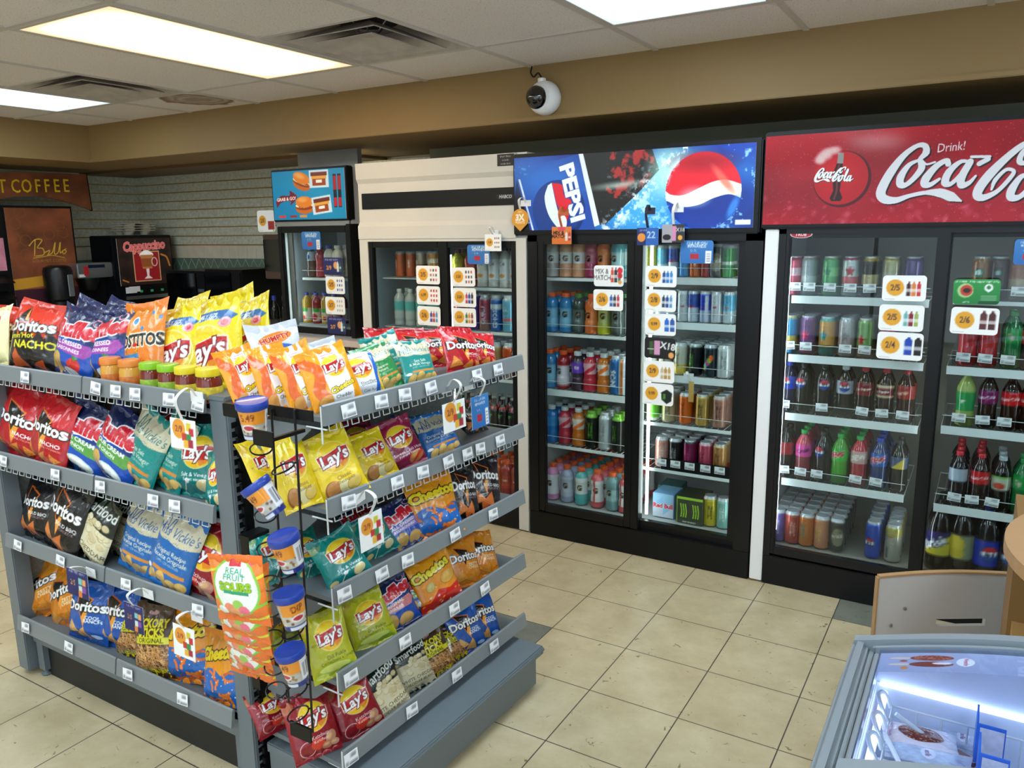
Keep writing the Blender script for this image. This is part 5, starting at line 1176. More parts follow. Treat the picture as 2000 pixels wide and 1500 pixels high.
shelf_drinks(w1_, 'bottom', [(1080, 'g_pink', 6), (1108, 'g_lav', 6), (1136, 'g_tel2', 6), (1166, 'g_rpk', 6), (1196, 'g_sea', 5), (1222, 'g_rpk', 5)], D0-.01, zsh=.165)
shelf_drinks(w2_, 'top shelf', [(1272, 'c_yel'), (1294, 'rb_sea'), (1315, 'rb_sil'), (1338, 'c_blu'), (1358, 'c_org'), (1379, 'c_red'), (1398, 'm_dkg'), (1420, 'c_grn')], D0, 2, zsh=ZR[0])
shelf_drinks(w2_, 'second shelf', [(1268, 'rb_zro'), (1290, 'rb_sil'), (1311, 'rb_sil'), (1333, 'rb_zro'), (1354, 'rb_sil'), (1376, 'rb_blu'), (1398, 'rb_zro'), (1422, 'rb_sea')], D0, 2, zsh=ZR[1])
shelf_drinks(w2_, 'third shelf', [(1271, 'm_wh2'), (1300, 'm_crm'), (1329, 'm_crm', 4), (1357, 'm_blk', 5), (1386, 'm_rnb', 4), (1414, 'm_wh2', 4)], D0, 3, zsh=ZR[2])
shelf_drinks(w2_, 'fourth shelf', [(1275, 'q_cup'), (1306, 'q_crm'), (1338, 'm_org'), (1371, 'm_tan', 4), (1405, 'm_ros', 4)], D0, 3, zsh=ZR[3])
shelf_drinks(w2_, 'fifth shelf', [(1292, 'm_sal'), (1319, 'm_bkr'), (1347, 'm_mag'), (1376, 'm_pnk'), (1404, 'm_gld')], D0, 3, zsh=ZR[4])
shelf_drinks(w2_, 'bottom', [(1386, 'm_yel'), (1412, 'm_tea')], D0+.02, 1, zsh=.165)
# black tray in front of the cans on the fifth shelf
tr = MB().box(-.225, .17, SYF-.008, SYF, ZR[4]+.004, ZR[4]+.062).box(-.225, .17, SYF, SYF+.23, ZR[4]+.004, ZR[4]+.008)
to = tr.build('display_tray', M_BLACK); tag(to, 'black plastic tray holding the pink and red energy cans, fifth shelf', 'tray')
for px in (1292, 1319, 1347, 1378, 1406):
    p = at(px, 905, 1, SYF-.01); place_flat('price_tag', TAGM, Vector((p.x, SYF-.009, ZR[4]+.04)), (0, -1, 0), to, off=.001)
def carton(px0, px1, py0, py1, yf, dep, art_, sidec, name, label, cat='multipack carton', zb=.171):
    p0 = at(px0, py1, 1, yf); p1 = at(px1, py1, 1, yf); pt = at(px0, py0, 1, yf); w = p1.x-p0.x; h = pt.z-p0.z
    t = empty(name, ((p0.x+p1.x)/2, yf, zb), label, cat)
    o = t.location
    MB(o).box(p0.x, p1.x, yf, yf+dep, zb, zb+h, b=.002).build('box', mat('carton_'+sidec, sidec, .45), t)
    c = Cv(50, int(50*h/w), h/w, sidec); art_(c)
    a = link('printed_front', flatart('printed_front', c, w-.004, h-.004, M_PAPER, .001), t); a.location = (0, -.0003, h/2)
    return t
def art_m4(c):
    for x in (.27, .73):
        c.rect(x-.2, x+.2, c.A*.1, c.A*.8, '2c3420')
        for k in (-.09, 0, .09): c.stroke([(x+k-.02, c.A*.72), (x+k+.02, c.A*.45), (x+k, c.A*(.22))], .045, 'a8dc2c')
    c.rect(0, 1, c.A*.9, c.A, 'a8dc2c'); c.rect(.0, .03, 0, c.A, 'a8dc2c'); c.text('MONSTER ENERGY', .5, c.A*.05, .06, 'e0e4dc', 0, 0, .03, sx=.7)
def art_r4(c):
    c.rect(0, 1, c.A*.0, c.A*.5, 'c4ccd8'); c.poly([(0, c.A*.5), (.5, c.A*.9), (.5, c.A*.1), (1, c.A*.5), (1, c.A), (0, c.A)], '8cb8d8'); c.text('Red Bull', .5, c.A*.5, .2, 'c8243c', 0, 0, .05, out='e8ecf0')
carton(1274, 1315, 968, 1014, D0+.0, .14, art_r4, '7cb0d8', 'drink_carton', 'blue and silver four-can carton on the floor of the blue-header cooler')
carton(1320, 1372, 978, 1029, D0-.02, .16, art_m4, '343c24', 'drink_carton', 'black four-can carton with green edges, blue-header cooler bottom')
def art_tl(c): c.rect(.1, .3, .1, c.A*.9, '9cc4c4'); c.rect(.35, .9, c.A*.55, c.A*.7, '8cb8b4')
carton(1284, 1325, 935, 975, D0+.16, .14, art_tl, '3c6c6c', 'drink_carton', 'teal carton behind the blue one on the cooler floor', zb=.171)
carton(1286, 1322, 935, 975, D0+.17, .14, art_tl, '34605e', 'drink_carton', 'teal carton stacked on the other teal carton, cooler bottom', zb=.171+.215)
# signs
def sign(name, c, x0, x1, z0, z1, y, m, t):
    a = link(name, flatart(name, c, x1-x0, z1-z0, m, .002), t); a.location = (Vector(((x0+x1)/2, y, (z0+z1)/2))-t.location); return a
def splash(c, seed, thr, scale, col, reg=None, al=1., dens=1.):
    g = fnoise(c.H, c.W, scale, seed, 6); g2 = fnoise(c.H, c.W, scale*5, seed+1, 4)
    m = np.clip((g*.55+g2*.45-thr)*14, 0, 1)*al
    if reg is not None: m = m*reg(c.x[None], c.y[:, None])
    c.a[:] = c.a*(1-m[..., None])+hx(col)*m[..., None]
c = Cv(620, 184, .297, '0c3a94')
c.vgrad('0a3488', '0c2f80'); q = fnoise(c.H, c.W, 6, 3); c.a[:] = c.a*(.7+.8*q[..., None])
for x, y, r, col, al in ((.5, .1, .22, '2c9ae0', .7), (.62, .06, .16, '4cb8ee', .8), (.68, .2, .13, 'a8ece8', .8), (.03, .26, .1, '2a6cc0', .6), (.97, .2, .08, '2a7cd0', .6), (.75, .02, .12, '2a84d8', .7)): c.ell(x, y, r, r*.6, col, al, soft=.8)
splash(c, 1, .56, 14, 'bfe6fa', lambda X, Y: np.clip(1-((X-.52)/.2)**2-((Y-.05)/.13)**2, 0, 1))
splash(c, 7, .60, 16, '8cc4f0', lambda X, Y: np.clip(Y/.297-.35, 0, 1)*(X < .2)*1.3)
splash(c, 9, .60, 18, '9cd4f6', lambda X, Y: ((X > .9) | (Y < .05))*.9)
c.poly([(.0, .13), (.012, .21), (.075, .0), (.0, 0)], '05070f')
c.poly([(.025, .21), (.16, .27), (.3, .297), (.375, 0), (.09, 0)], '1648a4'); c.ell(.16, .2, .16, .07, '2a74d0', .8, -5, soft=.6)
c.poly([(.02, .21), (.029, .21), (.094, 0), (.085, 0)], 'c8d8ec')
c.ell(.21, .08, .12, .12, '0e2a70'); c.ell(.2, .085, .112, .115, '133a86')
c.poly(spl([(.16, .18), (.145, .13), (.165, .06), (.215, .0), (.232, .0), (.2, .1), (.178, .19)]), 'dfeef0')
c.poly(spl([(.18, .19), (.225, .18), (.235, .14), (.27, .11), (.25, .04), (.21, .0), (.235, -.01), (.235, .04), (.2, .11)]), 'd81c34'); c.ell(.23, .03, .018, .03, 'e8f0f0')
c.poly([(.30, .297), (.33, .297), (.395, .02), (.372, .012)], 'dfe8ee')
c.poly([(.32, .297), (.61, .297), (.64, .22), (.57, .15), (.42, .02), (.395, .02)], '16181a')
splash(c, 21, .55, 8, 'c8302c', lambda X, Y: (X > .42)*(X < .62)*(Y > .12+.0*X)*(X*.9-.28 < .6)*np.clip((Y-(X-.37)*.75)*30, 0, 1)*.8)
splash(c, 31, .60, 7, '8aa09c', lambda X, Y: (X > .36)*(X < .58)*np.clip((Y-(X-.37)*.75)*30, 0, 1)*.6)
c.ell(.48, .17, .1, .012, 'b4d0c4', .7, 4, soft=.7)
c.ell(.68, .22, .07, .07, 'b8ece0', .75, soft=.6); splash(c, 41, .5, 18, 'eefaff', lambda X, Y: np.clip(1-np.abs(Y-(X-.42)*.95)/.07, 0, 1)*(X > .4)*(X < .75))
gx, gy, gr = .81, .135, .143
c.ell(gx, gy, gr, gr*.98, '123a9c'); c.ell(gx+.02, gy-.03, gr*.8, gr*.6, '0e2a7c', .6, soft=.5)
wv = [(-1.05, .08), (-.85, -.06), (-.5, -.08), (-.1, .08), (.25, .22), (.6, .26), (1.05, .12)]; wl = [(1.05, -.22), (.7, -.1), (.3, -.18), (-.1, -.34), (-.55, -.38), (-.95, -.22)]
def circ(cut, hi):
    sp_ = spl(cut, 8); xs = sp_[:, 0]; ys = sp_[:, 1]; o_ = np.argsort(xs)
    return lambda X, Y: ((Y/gr > np.interp(X/gr, xs[o_], ys[o_])) == hi)*1.
c.ell(gx, gy, gr, gr*.98, 'e01c30', clip=circ(wv, True))
wlr = wl[::-1]
f1, f2 = circ(wv, False), circ(wlr, True)
c.ell(gx, gy, gr, gr*.98, 'eef2e2', clip=lambda X, Y: f1(X, Y)*f2(X, Y))
c.ell(gx, gy+.105, .1, .03, '8c1020', .6, 0, soft=.6); c.ell(gx+.075, gy+.04, .06, .014, 'f0705c', .8, -50, soft=.4); c.ell(gx-.03, gy-.02, .05, .03, 'ffffff', .6, soft=.6)
c.ell(gx+.115, gy-.06, .014, .04, '3a8ce0', .8, -25, soft=.4)
splash(c, 51, .52, 20, 'd4ecfa', lambda X, Y: np.clip(1-np.abs(np.hypot(X-gx, Y-gy)/gr-1.02)*9, 0, 1)*((Y < .12) | (X < .72))*.9)
c.text('PEPSI', .273, .148, .062, 'eaf2fa', -76, .0, .045, out='1a50a8', ow=.03, sx=1.22)
c.rect(.935, .99, .012, .03, 'd8dcdc')
sign('sign_panel', c, -.995, .205, 1.628, 1.984, YC-.012, M_SIGN, C1)
# --- red-header cooler
C2 = cooler('glass_door_cooler', 'black two-door drinks cooler with a wide red script header', .25, 1.50, 2.008, 1.61, .13, M_BLACK, LIN2, None, None, None, None)
o = C2.location
MB(o).box(.315, 1.50, YC, YC+.03, 0, .14, b=.003).build('kick_plate', M_BLACK, C2)
MB(o).box(.258, .314, YC-.004, YC+.6, .01, 1.62, b=.003).build('side_panel', M_WHITE, C2)
MB(o).box(.315, .345, YC, YC+.04, .14, 1.62).box(1.47, 1.50, YC, YC+.04, .14, 1.62).box(.315, 1.5, YC, YC+.04, 1.60, 1.625).build('front_frame', M_BLKM, C2)
MB(o).box(.242, 1.50, YC-.02, YC+.05, 1.622, 2.02, b=.006).build('header_box', M_BLACK, C2)
door(C2, .325, .955, .15, 1.62, YC+.004, .038, None); door(C2, .93, 1.49, .15, 1.62, YC+.034, .038, None)
MB(o).box(.915, .962, YC-.001, YC+.035, .15, 1.62, b=.003).build('mullion', M_BLKM, C2)
MB(o).tube([(.352, YC+.06, .25), (.352, YC+.06, 1.5)], .006, 8).tube([(.93, YC+.085, .25), (.93, YC+.085, 1.5)], .006, 8).tube([(1.46, YC+.085, .25), (1.46, YC+.085, 1.5)], .006, 8).build('light_tube', mat('dim_tube', 'dfeaf0', .5, emit=12), C2)
SY2 = YC+.11
MB(o).tube([(.345, SY2, .2), (.345, SY2+.4, .2)], .002, 4).build('rail_wire', M_WIRE, C2)
CL = [at(1640, 582, 1, SY2).z, at(1640, 700, 1, SY2).z, at(1640, 818, 1, SY2).z, at(1640, 950, 1, SY2).z]
for i, (z, xb) in enumerate(zip(CL, (.9, .9, .9, .87))): wire_shelf(C2, z, .36, xb, SY2, .82, 'rail')
CRt = [at(1930, 590, 1, SY2).z, at(1930, 722, 1, SY2).z, at(1930, 842, 1, SY2).z, at(1930, 1000, 1, SY2).z]
for i, z in enumerate(CRt): wire_shelf(C2, z, .985, 1.46, SY2, .82, 'rail' if i else 'thin')
w3_ = 'red-header cooler left door'; w4_ = 'red-header cooler right door'
D2 = SY2+.042
shelf_drinks(w3_, 'top shelf', [(1549, 'z_pink'), (1578, 'z_slv'), (1619, 'z_grn'), (1659, 'z_wr'), (1697, 'z_gld'), (1737, 'z_pal'), (1779, 'z_vio')], D2, 2, zsh=CL[0])
shelf_drinks(w3_, 'second shelf', [(1541, 'z_by'), (1575, 'z_pp'), (1613, 'z_ot'), (1650, 'z_wht'), (1688, 'z_gr2'), (1728, 'z_pink'), (1768, 'z_slv')], D2, 3, zsh=CL[1])
shelf_drinks(w3_, 'third shelf', [(1537, 's_pb'), (1566, 's_pz'), (1606, 's_pz'), (1646, 's_pw'), (1685, 's_dp'), (1724, 's_dc'), (1765, 's_dz')], D2, 2, zsh=CL[2])
shelf_drinks(w3_, 'fourth shelf', [(1532, 's_drd'), (1566, 's_pnk', 4), (1603, 's_pz'), (1637, 's_dew', 4), (1673, 's_dwr', 4), (1713, 's_dwb', 4), (1751, 's_yel')], D2, 2, zsh=CL[3])
shelf_drinks(w3_, 'bottom', [(1519, 'm_pur', 6), (1545, 'm_red', 6), (1574, 'm_orb', 6), (1603, 'm_pch', 6), (1632, 'm_dkg', 6), (1703, 'n_pep', 5), (1741, 'n_slv', 4)], D2-.01, zsh=.165)
shelf_drinks(w4_, 'top shelf', [(1910, 'x_brn'), (1945, 'x_drk'), (1984, 'x_tan')], D2, 2, zsh=CRt[0])
shelf_drinks(w4_, 'second shelf', [(1886, 's_mtn'), (1925, 's_mtn'), (1970, 's_spr'), (2008, 's_ccr')], D2, 2, zsh=CRt[1])
shelf_drinks(w4_, 'third shelf', [(1881, 's_gng'), (1924, 's_cch'), (1968, 's_ccr'), (2006, 's_ccr')], D2, 1, zsh=CRt[2])
shelf_drinks(w4_, 'fourth shelf', [(1866, 's_ccd', 4), (1907, 's_ccr', 4), (1948, 's_czo', 3), (1990, 's_spr')], D2, 2, zsh=CRt[3])
shelf_drinks(w4_, 'bottom', [(1829, 'b_bri'), (1872, 'b_yel'), (1920, 'b_pep'), (1966, 'b_pz')], D2, 2, zsh=.165)
# clear lane guides with price tags on the red-header cooler's shelves
gt = glassmat('lane_plastic', 'e4e8e8', .6, .05)
for z, xa, xb, pts in ((CL[0], .37, .8, (1552, 1580, 1620, 1660, 1698, 1738)), (CL[1], .37, .78, (1540, 1573, 1650, 1688)), (CL[2], .37, .88, (1530, 1604, 1683, 1722, 1763)), (CL[3], .37, .8, (1529, 1562, 1594, 1670, 1710)),
                       (CRt[1], 1.0, 1.4, (1882, 1925, 1970)), (CRt[2], 1.0, 1.4, (1874, 1921, 1964)), (CRt[3], 1.0, 1.4, (1866, 1901, 1941)), (CRt[0], 1.0, 1.4, (1990,))):
    gds = MB(o).box(xa, xb, SY2-.004, SY2-.002, z+.004, z+.055).build('lane_guide', gt, C2)
    for px in pts:
        p = at(px, pj((0.7, SY2, z+.04))[1], 1, SY2-.006)
        place_flat('price_tag', TAGM, Vector((p.x, SY2-.0045, z+.045)), (0, -1, 0), gds, roll=random.uniform(-5, 5), off=.001)
# the script header: crop pixel -> sign coordinates
SW = 1.25; SH = .36
def kk(x, y):
    xm = (x-45)/2005.; top = 185-.0605*(x-45); bot = 815-.008*(x-45); return xm/SW, (bot-y)/(bot-top)*SH/SW
c = Cv(820, 236, SH/SW, '8c0a1c')
c.vgrad('98051a', 'a40a1e'); g = fnoise(c.H, c.W, 5, 4); c.a[:] = np.clip(c.a*(.78+.44*g[..., None]), 0, 1)
rs = np.random.RandomState(7)
for i in range(900):
    x, y = rs.rand(), rs.rand()*SH/SW; r = .0006+.0012*rs.rand(); c.ell(x, y, r, r, 'd87080', .5)
for i in range(60):
    x, y = rs.rand(), rs.rand()**2*.09; c.ell(x, y, .004+.01*rs.rand(), .003+.008*rs.rand(), 'd86474', .35, rs.rand()*90, soft=.5)
x, y = kk(655, 480); c.ell(x+.004, y-.003, .088, .088, '4c0610'); c.ell(x, y, .083, .083, 'b40c1c'); c.ell(x-.01, y+.02, .05, .05, 'd42020', .6, soft=.6)
def pp(*a): return [kk(*q) for q in a]
c.poly(pp((620, 375), (600, 430), (598, 520), (605, 570), (580, 625), (595, 645), (665, 645), (680, 620), (655, 570), (660, 520), (668, 430), (665, 375)), '2a0a0c'); c.poly(pp((625, 300), (668, 300), (668, 375), (622, 375)), '8c8c88')
c.stroke(pp((640, 380), (625, 450), (632, 560), (615, 630)), .006, '6c2824')
for q in ((480, 350), (500, 320), (530, 295), (570, 285), (610, 280), (545, 320), (500, 350)): c.ell(*kk(*q), .014, .012, 'e0c0bc', .8, soft=.5)
def script(P, w, dx, col, z=1.):
    for s_ in P: c.stroke([(a+dx, b_-dx*.8) for a, b_ in pp(*s_[0])], [q*z for q in s_[1]], col)
big = [
 ([(1225, 345), (1262, 300), (1250, 255), (1195, 255), (1110, 320), (1030, 430), (975, 540), (965, 600), (1000, 635), (1080, 640), (1170, 610), (1280, 588), (1380, 590), (1450, 615), (1530, 650)], [.012, .02, .016, .013, .018, .026, .028, .028, .026, .018, .012, .012, .026, .028, .003]),
 ([(1215, 355), (1150, 390), (1100, 470), (1100, 525), (1140, 530), (1195, 480), (1240, 410), (1225, 355), (1270, 385), (1330, 370)], [.008, .014, .022, .022, .014, .016, .02, .012, .006, .006]),
 ([(1420, 385), (1405, 360), (1340, 400), (1280, 480), (1270, 525), (1310, 530), (1370, 490)], [.016, .014, .018, .024, .022, .014, .008]),
 ([(1560, 370), (1500, 370), (1430, 440), (1410, 515), (1450, 525), (1510, 460), (1565, 370), (1520, 470), (1520, 535), (1570, 520), (1610, 470)], [.008, .012, .02, .022, .012, .012, .018, .022, .02, .012, .006]),
 ([(1570, 335), (1690, 335)], [.008, .012]), ([(1625, 385), (1680, 352)], [.014, .010]),
 ([(1960, 250), (1900, 250), (1800, 340), (1700, 460), (1640, 560), (1635, 615), (1680, 625), (1760, 580), (1830, 490), (1850, 440), (1800, 430), (1740, 500), (1720, 570)], [.016, .016, .02, .026, .026, .024, .018, .012, .012, .010, .01, .012, .006]),
 ([(2060, 300), (2080, 220), (1990, 230), (1900, 300), (1880, 370), (1920, 380), (1980, 320)], [.01, .014, .012, .014, .016, .012, .008]),
 ([(1960, 470), (1900, 480), (1850, 570), (1850, 625), (1900, 625), (1960, 560), (1990, 470), (2040, 480)], [.01, .014, .022, .022, .014, .016, .018, .008]),
 ([(2080, 620), (2060, 560), (2170, 350), (2190, 280), (2150, 290), (2080, 480), (2060, 600), (2100, 620), (2150, 560)], [.016, .02, .014, .01, .012, .018, .02, .014, .008]),
 ([(2280, 480), (2220, 480), (2170, 560), (2160, 620), (2200, 625), (2260, 570), (2300, 480), (2260, 580), (2270, 625), (2320, 600), (2400, 560)], [.008, .012, .02, .022, .012, .012, .018, .022, .02, .012, .004])]
script(big, 1, .0045, '180a0e', 1.0); script(big, 1, 0, 'dcdce2', 1.0)
c.text('Drink!', *kk(1430, 262), .026, 'e4d8dc', 3, .12, -.0, sx=.8)
sm = [([((a-940)*.205*1.0+455+0, (b_-250)*.235+410) for a, b_ in p], [q*.3 for q in w]) for p, w in big[:4]+big[5:]]
script(sm, 1, .002, '14080c'); script(sm, 1, 0, 'f0f0f2')
sign('sign_panel', c, .247, 1.492, 1.640, 2.002, YC-.02, M_SIGNU, C2)
MB(o).lathe([(.028, 0), (.028, .003), (.024, .004)], (0, 0, 0), 28, (0, -1, 0)).mesh('badge', mat('red_badge', 'a81c30', .3))
c = Cv(60, 20, .36, '0c0d10'); c.ell(.5, .18, .49, .17, 'e8d8dc'); c.ell(.5, .18, .45, .145, 'a81c30'); c.text('TRUE', .5, .18, .15, 'f0e0e4', 0, .2, .03)
a = link('badge', flatart('badge', c, .09, .032, M_PAPER, .002), C2); a.location = Vector((.405, YC+.003, 1.598))-C2.location
# --- cream cooler
C3 = cooler('glass_door_cooler', 'cream two-door drinks cooler with a black stripe across its header', -2.062, -.94, 2.015, 1.58, .10, M_CREAM, LIN3, None, None, None, None)
o = C3.location
b = MB(o)
prof = [(YC+.05, 1.59), (YC-.005, 1.59), (YC-.005, 1.66), (YC+.012, 1.685), (YC+.012, 1.76), (YC+.012, 1.85), (YC+.012, 1.90), (YC-.002, 1.925), (YC-.005, 2.012), (YC+.05, 2.012)]
b.prism([(y, z) for y, z in prof], 0, -2.062, -.998); b.build('header', M_CREAM, C3)
MB(o).box(-2.035, -1.002, YC+.006, YC+.03, 1.757, 1.846, b=.002).build('header_stripe', M_BLACK, C3)
c = Cv(50, 12, .24, '101114'); c.text('NORCO', .5, .12, .17, 'c8c8cc', 0, .2, .03)
c = Cv(60, 12, .2, '101114'); c.text('HABCO', .5, .1, .14, 'c8c8cc', 0, .1, .03); a = link('maker_plate', flatart('maker_plate', c, .11, .022, M_PAPER, .001), C3); a.location = Vector((-1.06, YC+.005, 1.80))-o
c = Cv(40, 24, .58, '14151a')
for k in range(3): c.text(('Smart Water', 'is in the', 'cooler door')[k], .5, .46-.17*k, .085, 'e8e8e8', 0, 0, .01)
a = link('small_notice', flatart('small_notice', c, .10, .058, M_PAPER, .001), C3); a.location = Vector((-1.05, YC-.0055, 1.98))-o
MB(o).box(-2.062, -2.0, YC, YC+.04, .0, 1.59).box(-.998, -.938, YC-.002, YC+.05, .01, 1.59).box(-2.0, -.998, YC, YC+.04, 1.575, 1.59).build('front_frame', M_CREAM, C3)
MB(o).box(-2.0, -.998, YC+.004, YC+.03, .01, .13).build('kick_plate', M_BLACK, C3)
door(C3, -2.0, -1.47, .13, 1.575, YC+.004, .034, -1.945); door(C3, -1.475, -1.0, .13, 1.575, YC+.006, .034, None)
MB(o).box(-1.482, -1.435, YC+.0, YC+.03, .13, 1.575, b=.003).build('mullion', M_BLKM, C3)
MB(o).tube([(-1.475, YC+.09, .2), (-1.475, YC+.09, 1.5)], .005, 8).tube([(-1.02, YC+.09, .2), (-1.02, YC+.09, 1.5)], .005, 8).build('light_tube', TUBE, C3)
SY3 = YC+.1
WL = [at(810, 544, 1, SY3).z, at(810, 640, 1, SY3).z, at(900, 745, 1, SY3).z]
for z in WL: wire_shelf(C3, z, -1.98, -1.46, SY3, .82, 'plain')
WR = [at(970, 564, 1, SY3).z, at(970, 650, 1, SY3).z, at(980, 742, 1, SY3).z, at(980, 847, 1, SY3).z]
for z in WR: wire_shelf(C3, z, -1.45, -.99, SY3, .82, 'thin')
w5_ = 'cream cooler left door'; w6_ = 'cream cooler right door'; D3 = SY3+.04
shelf_drinks(w5_, 'top shelf', [(783, 'c_org'), (803, 'c_org'), (823, 'c_brn'), (845, 'c_amb')], D3, 2, zsh=WL[0])
shelf_drinks(w5_, 'second shelf', [(783, 'w_wat'), (804, 'w_wat'), (825, 'w_wat'), (846, 'w_wat')], D3, 2, zsh=WL[1])
shelf_drinks(w6_, 'top shelf', [(895, 'w_yel'), (920, 'w_rd'), (944, 'w_dec'), (966, 'w_dec'), (988, 'w_dec'), (1007, 'w_dec')], D3, 2, zsh=WR[0])
shelf_drinks(w6_, 'second shelf', [(900, 'd_pnk'), (929, 'd_pur'), (948, 'd_pnk'), (970, 'd_blu'), (994, 'd_lbl')], D3, 3, zsh=WR[1])
shelf_drinks(w6_, 'third shelf', [(930, 'e_tea'), (951, 'e_tea'), (972, 'e_tan'), (994, 'e_org'), (1011, 'e_red')], D3, 3, zsh=WR[2])
shelf_drinks(w6_, 'fourth shelf', [(905, 'f_drk'), (925, 'f_drk'), (946, 'f_drk'), (966, 'f_drk'), (984, 'f_drk'), (1003, 'f_drk')], D3, 2, zsh=WR[3])
shelf_drinks(w6_, 'bottom', [(950, 'h_tel', 3), (972, 'h_org', 5), (991, 'h_red', 5), (1011, 'h_red', 5)], D3, zsh=.135)
# --- small fridge on the counter
YG = .35
C4 = cooler('countertop_fridge', 'small black fridge on the counter, blue header with burger pictures', -2.90, -2.268, 2.02, 1.665, 1.0, SILV, LIN3, None, None, None, None, y0=YG, dep=.55, zb=.965)
o = C4.location
MB(o).box(-2.912, -2.262, YG-.012, YG+.05, 1.70, 2.025, b=.006).build('header_box', M_BLACK, C4)
MB(o).box(-2.90, -2.27, YG, YG+.03, 1.672, 1.70).build('trim_bar', M_STEEL, C4)
door(C4, -2.90, -2.27, .985, 1.67, YG, .04, None)
MB(o).box(-2.30, -2.262, YG-.004, YG+.3, .975, 1.68, b=.003).build('side_frame', M_BLKM, C4)
MB(o).tube([(-2.82, YG+.055, 1.05), (-2.82, YG+.055, 1.6)], .006, 8).build('light_tube', TUBE, C4)
MB(o).box(-2.845, -2.80, YG+.032, YG+.045, 1.02, 1.63).build('inner_post', M_STEEL, C4)
c = Cv(200, 104, .52, '0e78a4'); c.ell(.55, .2, .5, .35, '2c9cc8', .6, soft=.7); c.ell(.2, .05, .35, .2, '0c74a8', .6, soft=.6)
def burger(x, y, s, rot):
    c.ell(x, y-.3*s, s, .45*s, 'c06424', 1, rot); c.ell(x, y-.1*s, s*1.05, .3*s, '7c3c1c', 1, rot); c.ell(x, y-.02*s, s*1.02, .2*s, 'f4e4b0', 1, rot); c.ell(x+.1*s, y-.1*s, s*.8, .12*s, 'b82c1c', 1, rot); c.ell(x, y+.3*s, s*.98, .5*s, 'd87c24', 1, rot); c.ell(x-.2*s, y+.5*s, s*.5, .2*s, 'f0b060', .7, rot, soft=.5)
burger(.42, .40, .12, -18); burger(.44, .15, .12, 0)
c.poly(spl([(.04, .2), (.12, .26), (.24, .26), (.25, .31), (.35, .24), (.25, .16), (.25, .2), (.12, .19), (.05, .13)], 4), '741c2c'); c.text('GRAB & GO!', .19, .225, .035, 'f4e8d8', 3, 0, .03)
for x, y, r in ((.66, .42, 0), (.68, .15, 6)):
    c.rect(x-.13, x+.13, y-.09, y+.09, 'c8dce4', 1, r); c.rect(x-.11, x+.11, y+.03, y+.07, '6c2c1c', 1, r); c.rect(x-.09, x+.09, y-.07, y+.0, '9c4420', 1, r); c.rect(x-.1, x+.1, y+.0, y+.03, 'e0a03c', 1, r); c.rect(x-.04, x+.04, y-.04, y-.01, 'f0ece0', 1, r)
for x in (.87, .93):
    c.rect(x-.025, x+.02, .12, .46, '1c1c20'); c.rect(x-.022, x+.018, .13, .22, 'b8202c'); c.rect(x-.022, x+.018, .3, .44, 'a81c24')
for x, q in ((.12, 'c83838'), (.28, '8c3434'), (.42, 'c88c3c')): c.rect(x-.05, x+.05, .025, .05, q)
sign('sign_panel', c, -2.898, -2.278, 1.712, 2.012, YG-.0125, M_SIGN, C4)
GR = [at(600, 543, 1, YG+.09).z, at(600, 634, 1, YG+.09).z]
for z in GR: wire_shelf(C4, z, -2.78, -2.31, YG+.09, YG+.48, 'thin')
w7_ = 'small countertop fridge'; D4 = YG+.13
shelf_drinks(w7_, 'upper shelf', [(611, 'j_milk', 2, .95), (629, 'j_red', 2, .95), (646, 'j_dip', 2), (662, 'j_wht', 2)], D4, zsh=GR[0])
shelf_drinks(w7_, 'lower shelf', [(602, 'j_yel', 2, .95), (621, 'j_rdj', 2, .95), (639, 'j_yel', 2, .95), (657, 'j_rdj', 2, .95)], D4, zsh=GR[1])
# ================================================================ PRICE CARDS ON THE GLASS, HANGING TAGS
def rounded(c, bg, edge='d8d8d4'):
    pass
def pcard(txt, pics, bg='f6f6f4', circ='e6a42c', tc='3c2c3c'):
    def f(c):
        c.vgrad(bg, bg); A = c.A
        c.ell(.30, A*.52, .2, .2, circ); c.text(txt, .30, A*.53, .15 if len(txt) < 4 else .105, tc, 0, 0, .02, sx=.8)
        pics(c); c.rect(.06, .3, .04, .055, 'b8b8bc')
    return f
def bts(cols, w=.09, h=.36, x0=.6):
    def f(c):
        for i, q in enumerate(cols):
            x = x0+i*w*1.25; y = c.A*.2; c.rect(x-w/2, x+w/2, y, y+h*.8, q); c.rect(x-w*.2, x+w*.2, y+h*.8, y+h, q); c.ell(x, y+h*.75, w/2, w*.5, q); c.rect(x-w/2, x+w/2, y+h*.3, y+h*.5, 'f0f0f0', .7)
    return f
def grid(cols, n=3):
    def f(c):
        for i in range(n):
            for j in range(3): c.ell(.62+.11*i, c.A*(.25+.25*j), .032, .05, cols[(i+j) % len(cols)]); 
    return f
def A_rew(c):
    c.vgrad('2c6cb4', '3c80c4'); c.text('FILL UP ON', .5, c.A*.86, .085, 'f4f4f4', 0, 0, .02); c.text('REWARDS', .5, c.A*.74, .085, 'f4f4f4', 0, 0, .02)
    c.text('5c 7c', .4, c.A*.55, .06, 'e8d8c0'); c.rect(.3, .56, c.A*.2, c.A*.42, 'b42c3c'); c.rect(.76, .93, c.A*.04, c.A*.55, 'f0f0f0')
    for k in range(4): c.rect(.79, .9, c.A*(.1+.1*k), c.A*(.14+.1*k), '9c9ca8')
def A_navy(t):
    def f(c):
        c.vgrad('1e2056', '262a68'); c.text('FREE  WEDNESDAY', .45, c.A*.86, .055, 'e8e8f0'); c.text(t, .3, c.A*.42, .15, 'e8a03c', 0, 0, .03); c.ell(.66, c.A*.55, .12, .14, 'e8a468'); bts(['d8e0dc', '2c5c4c'], .1, .38, .76)(c)
    return f
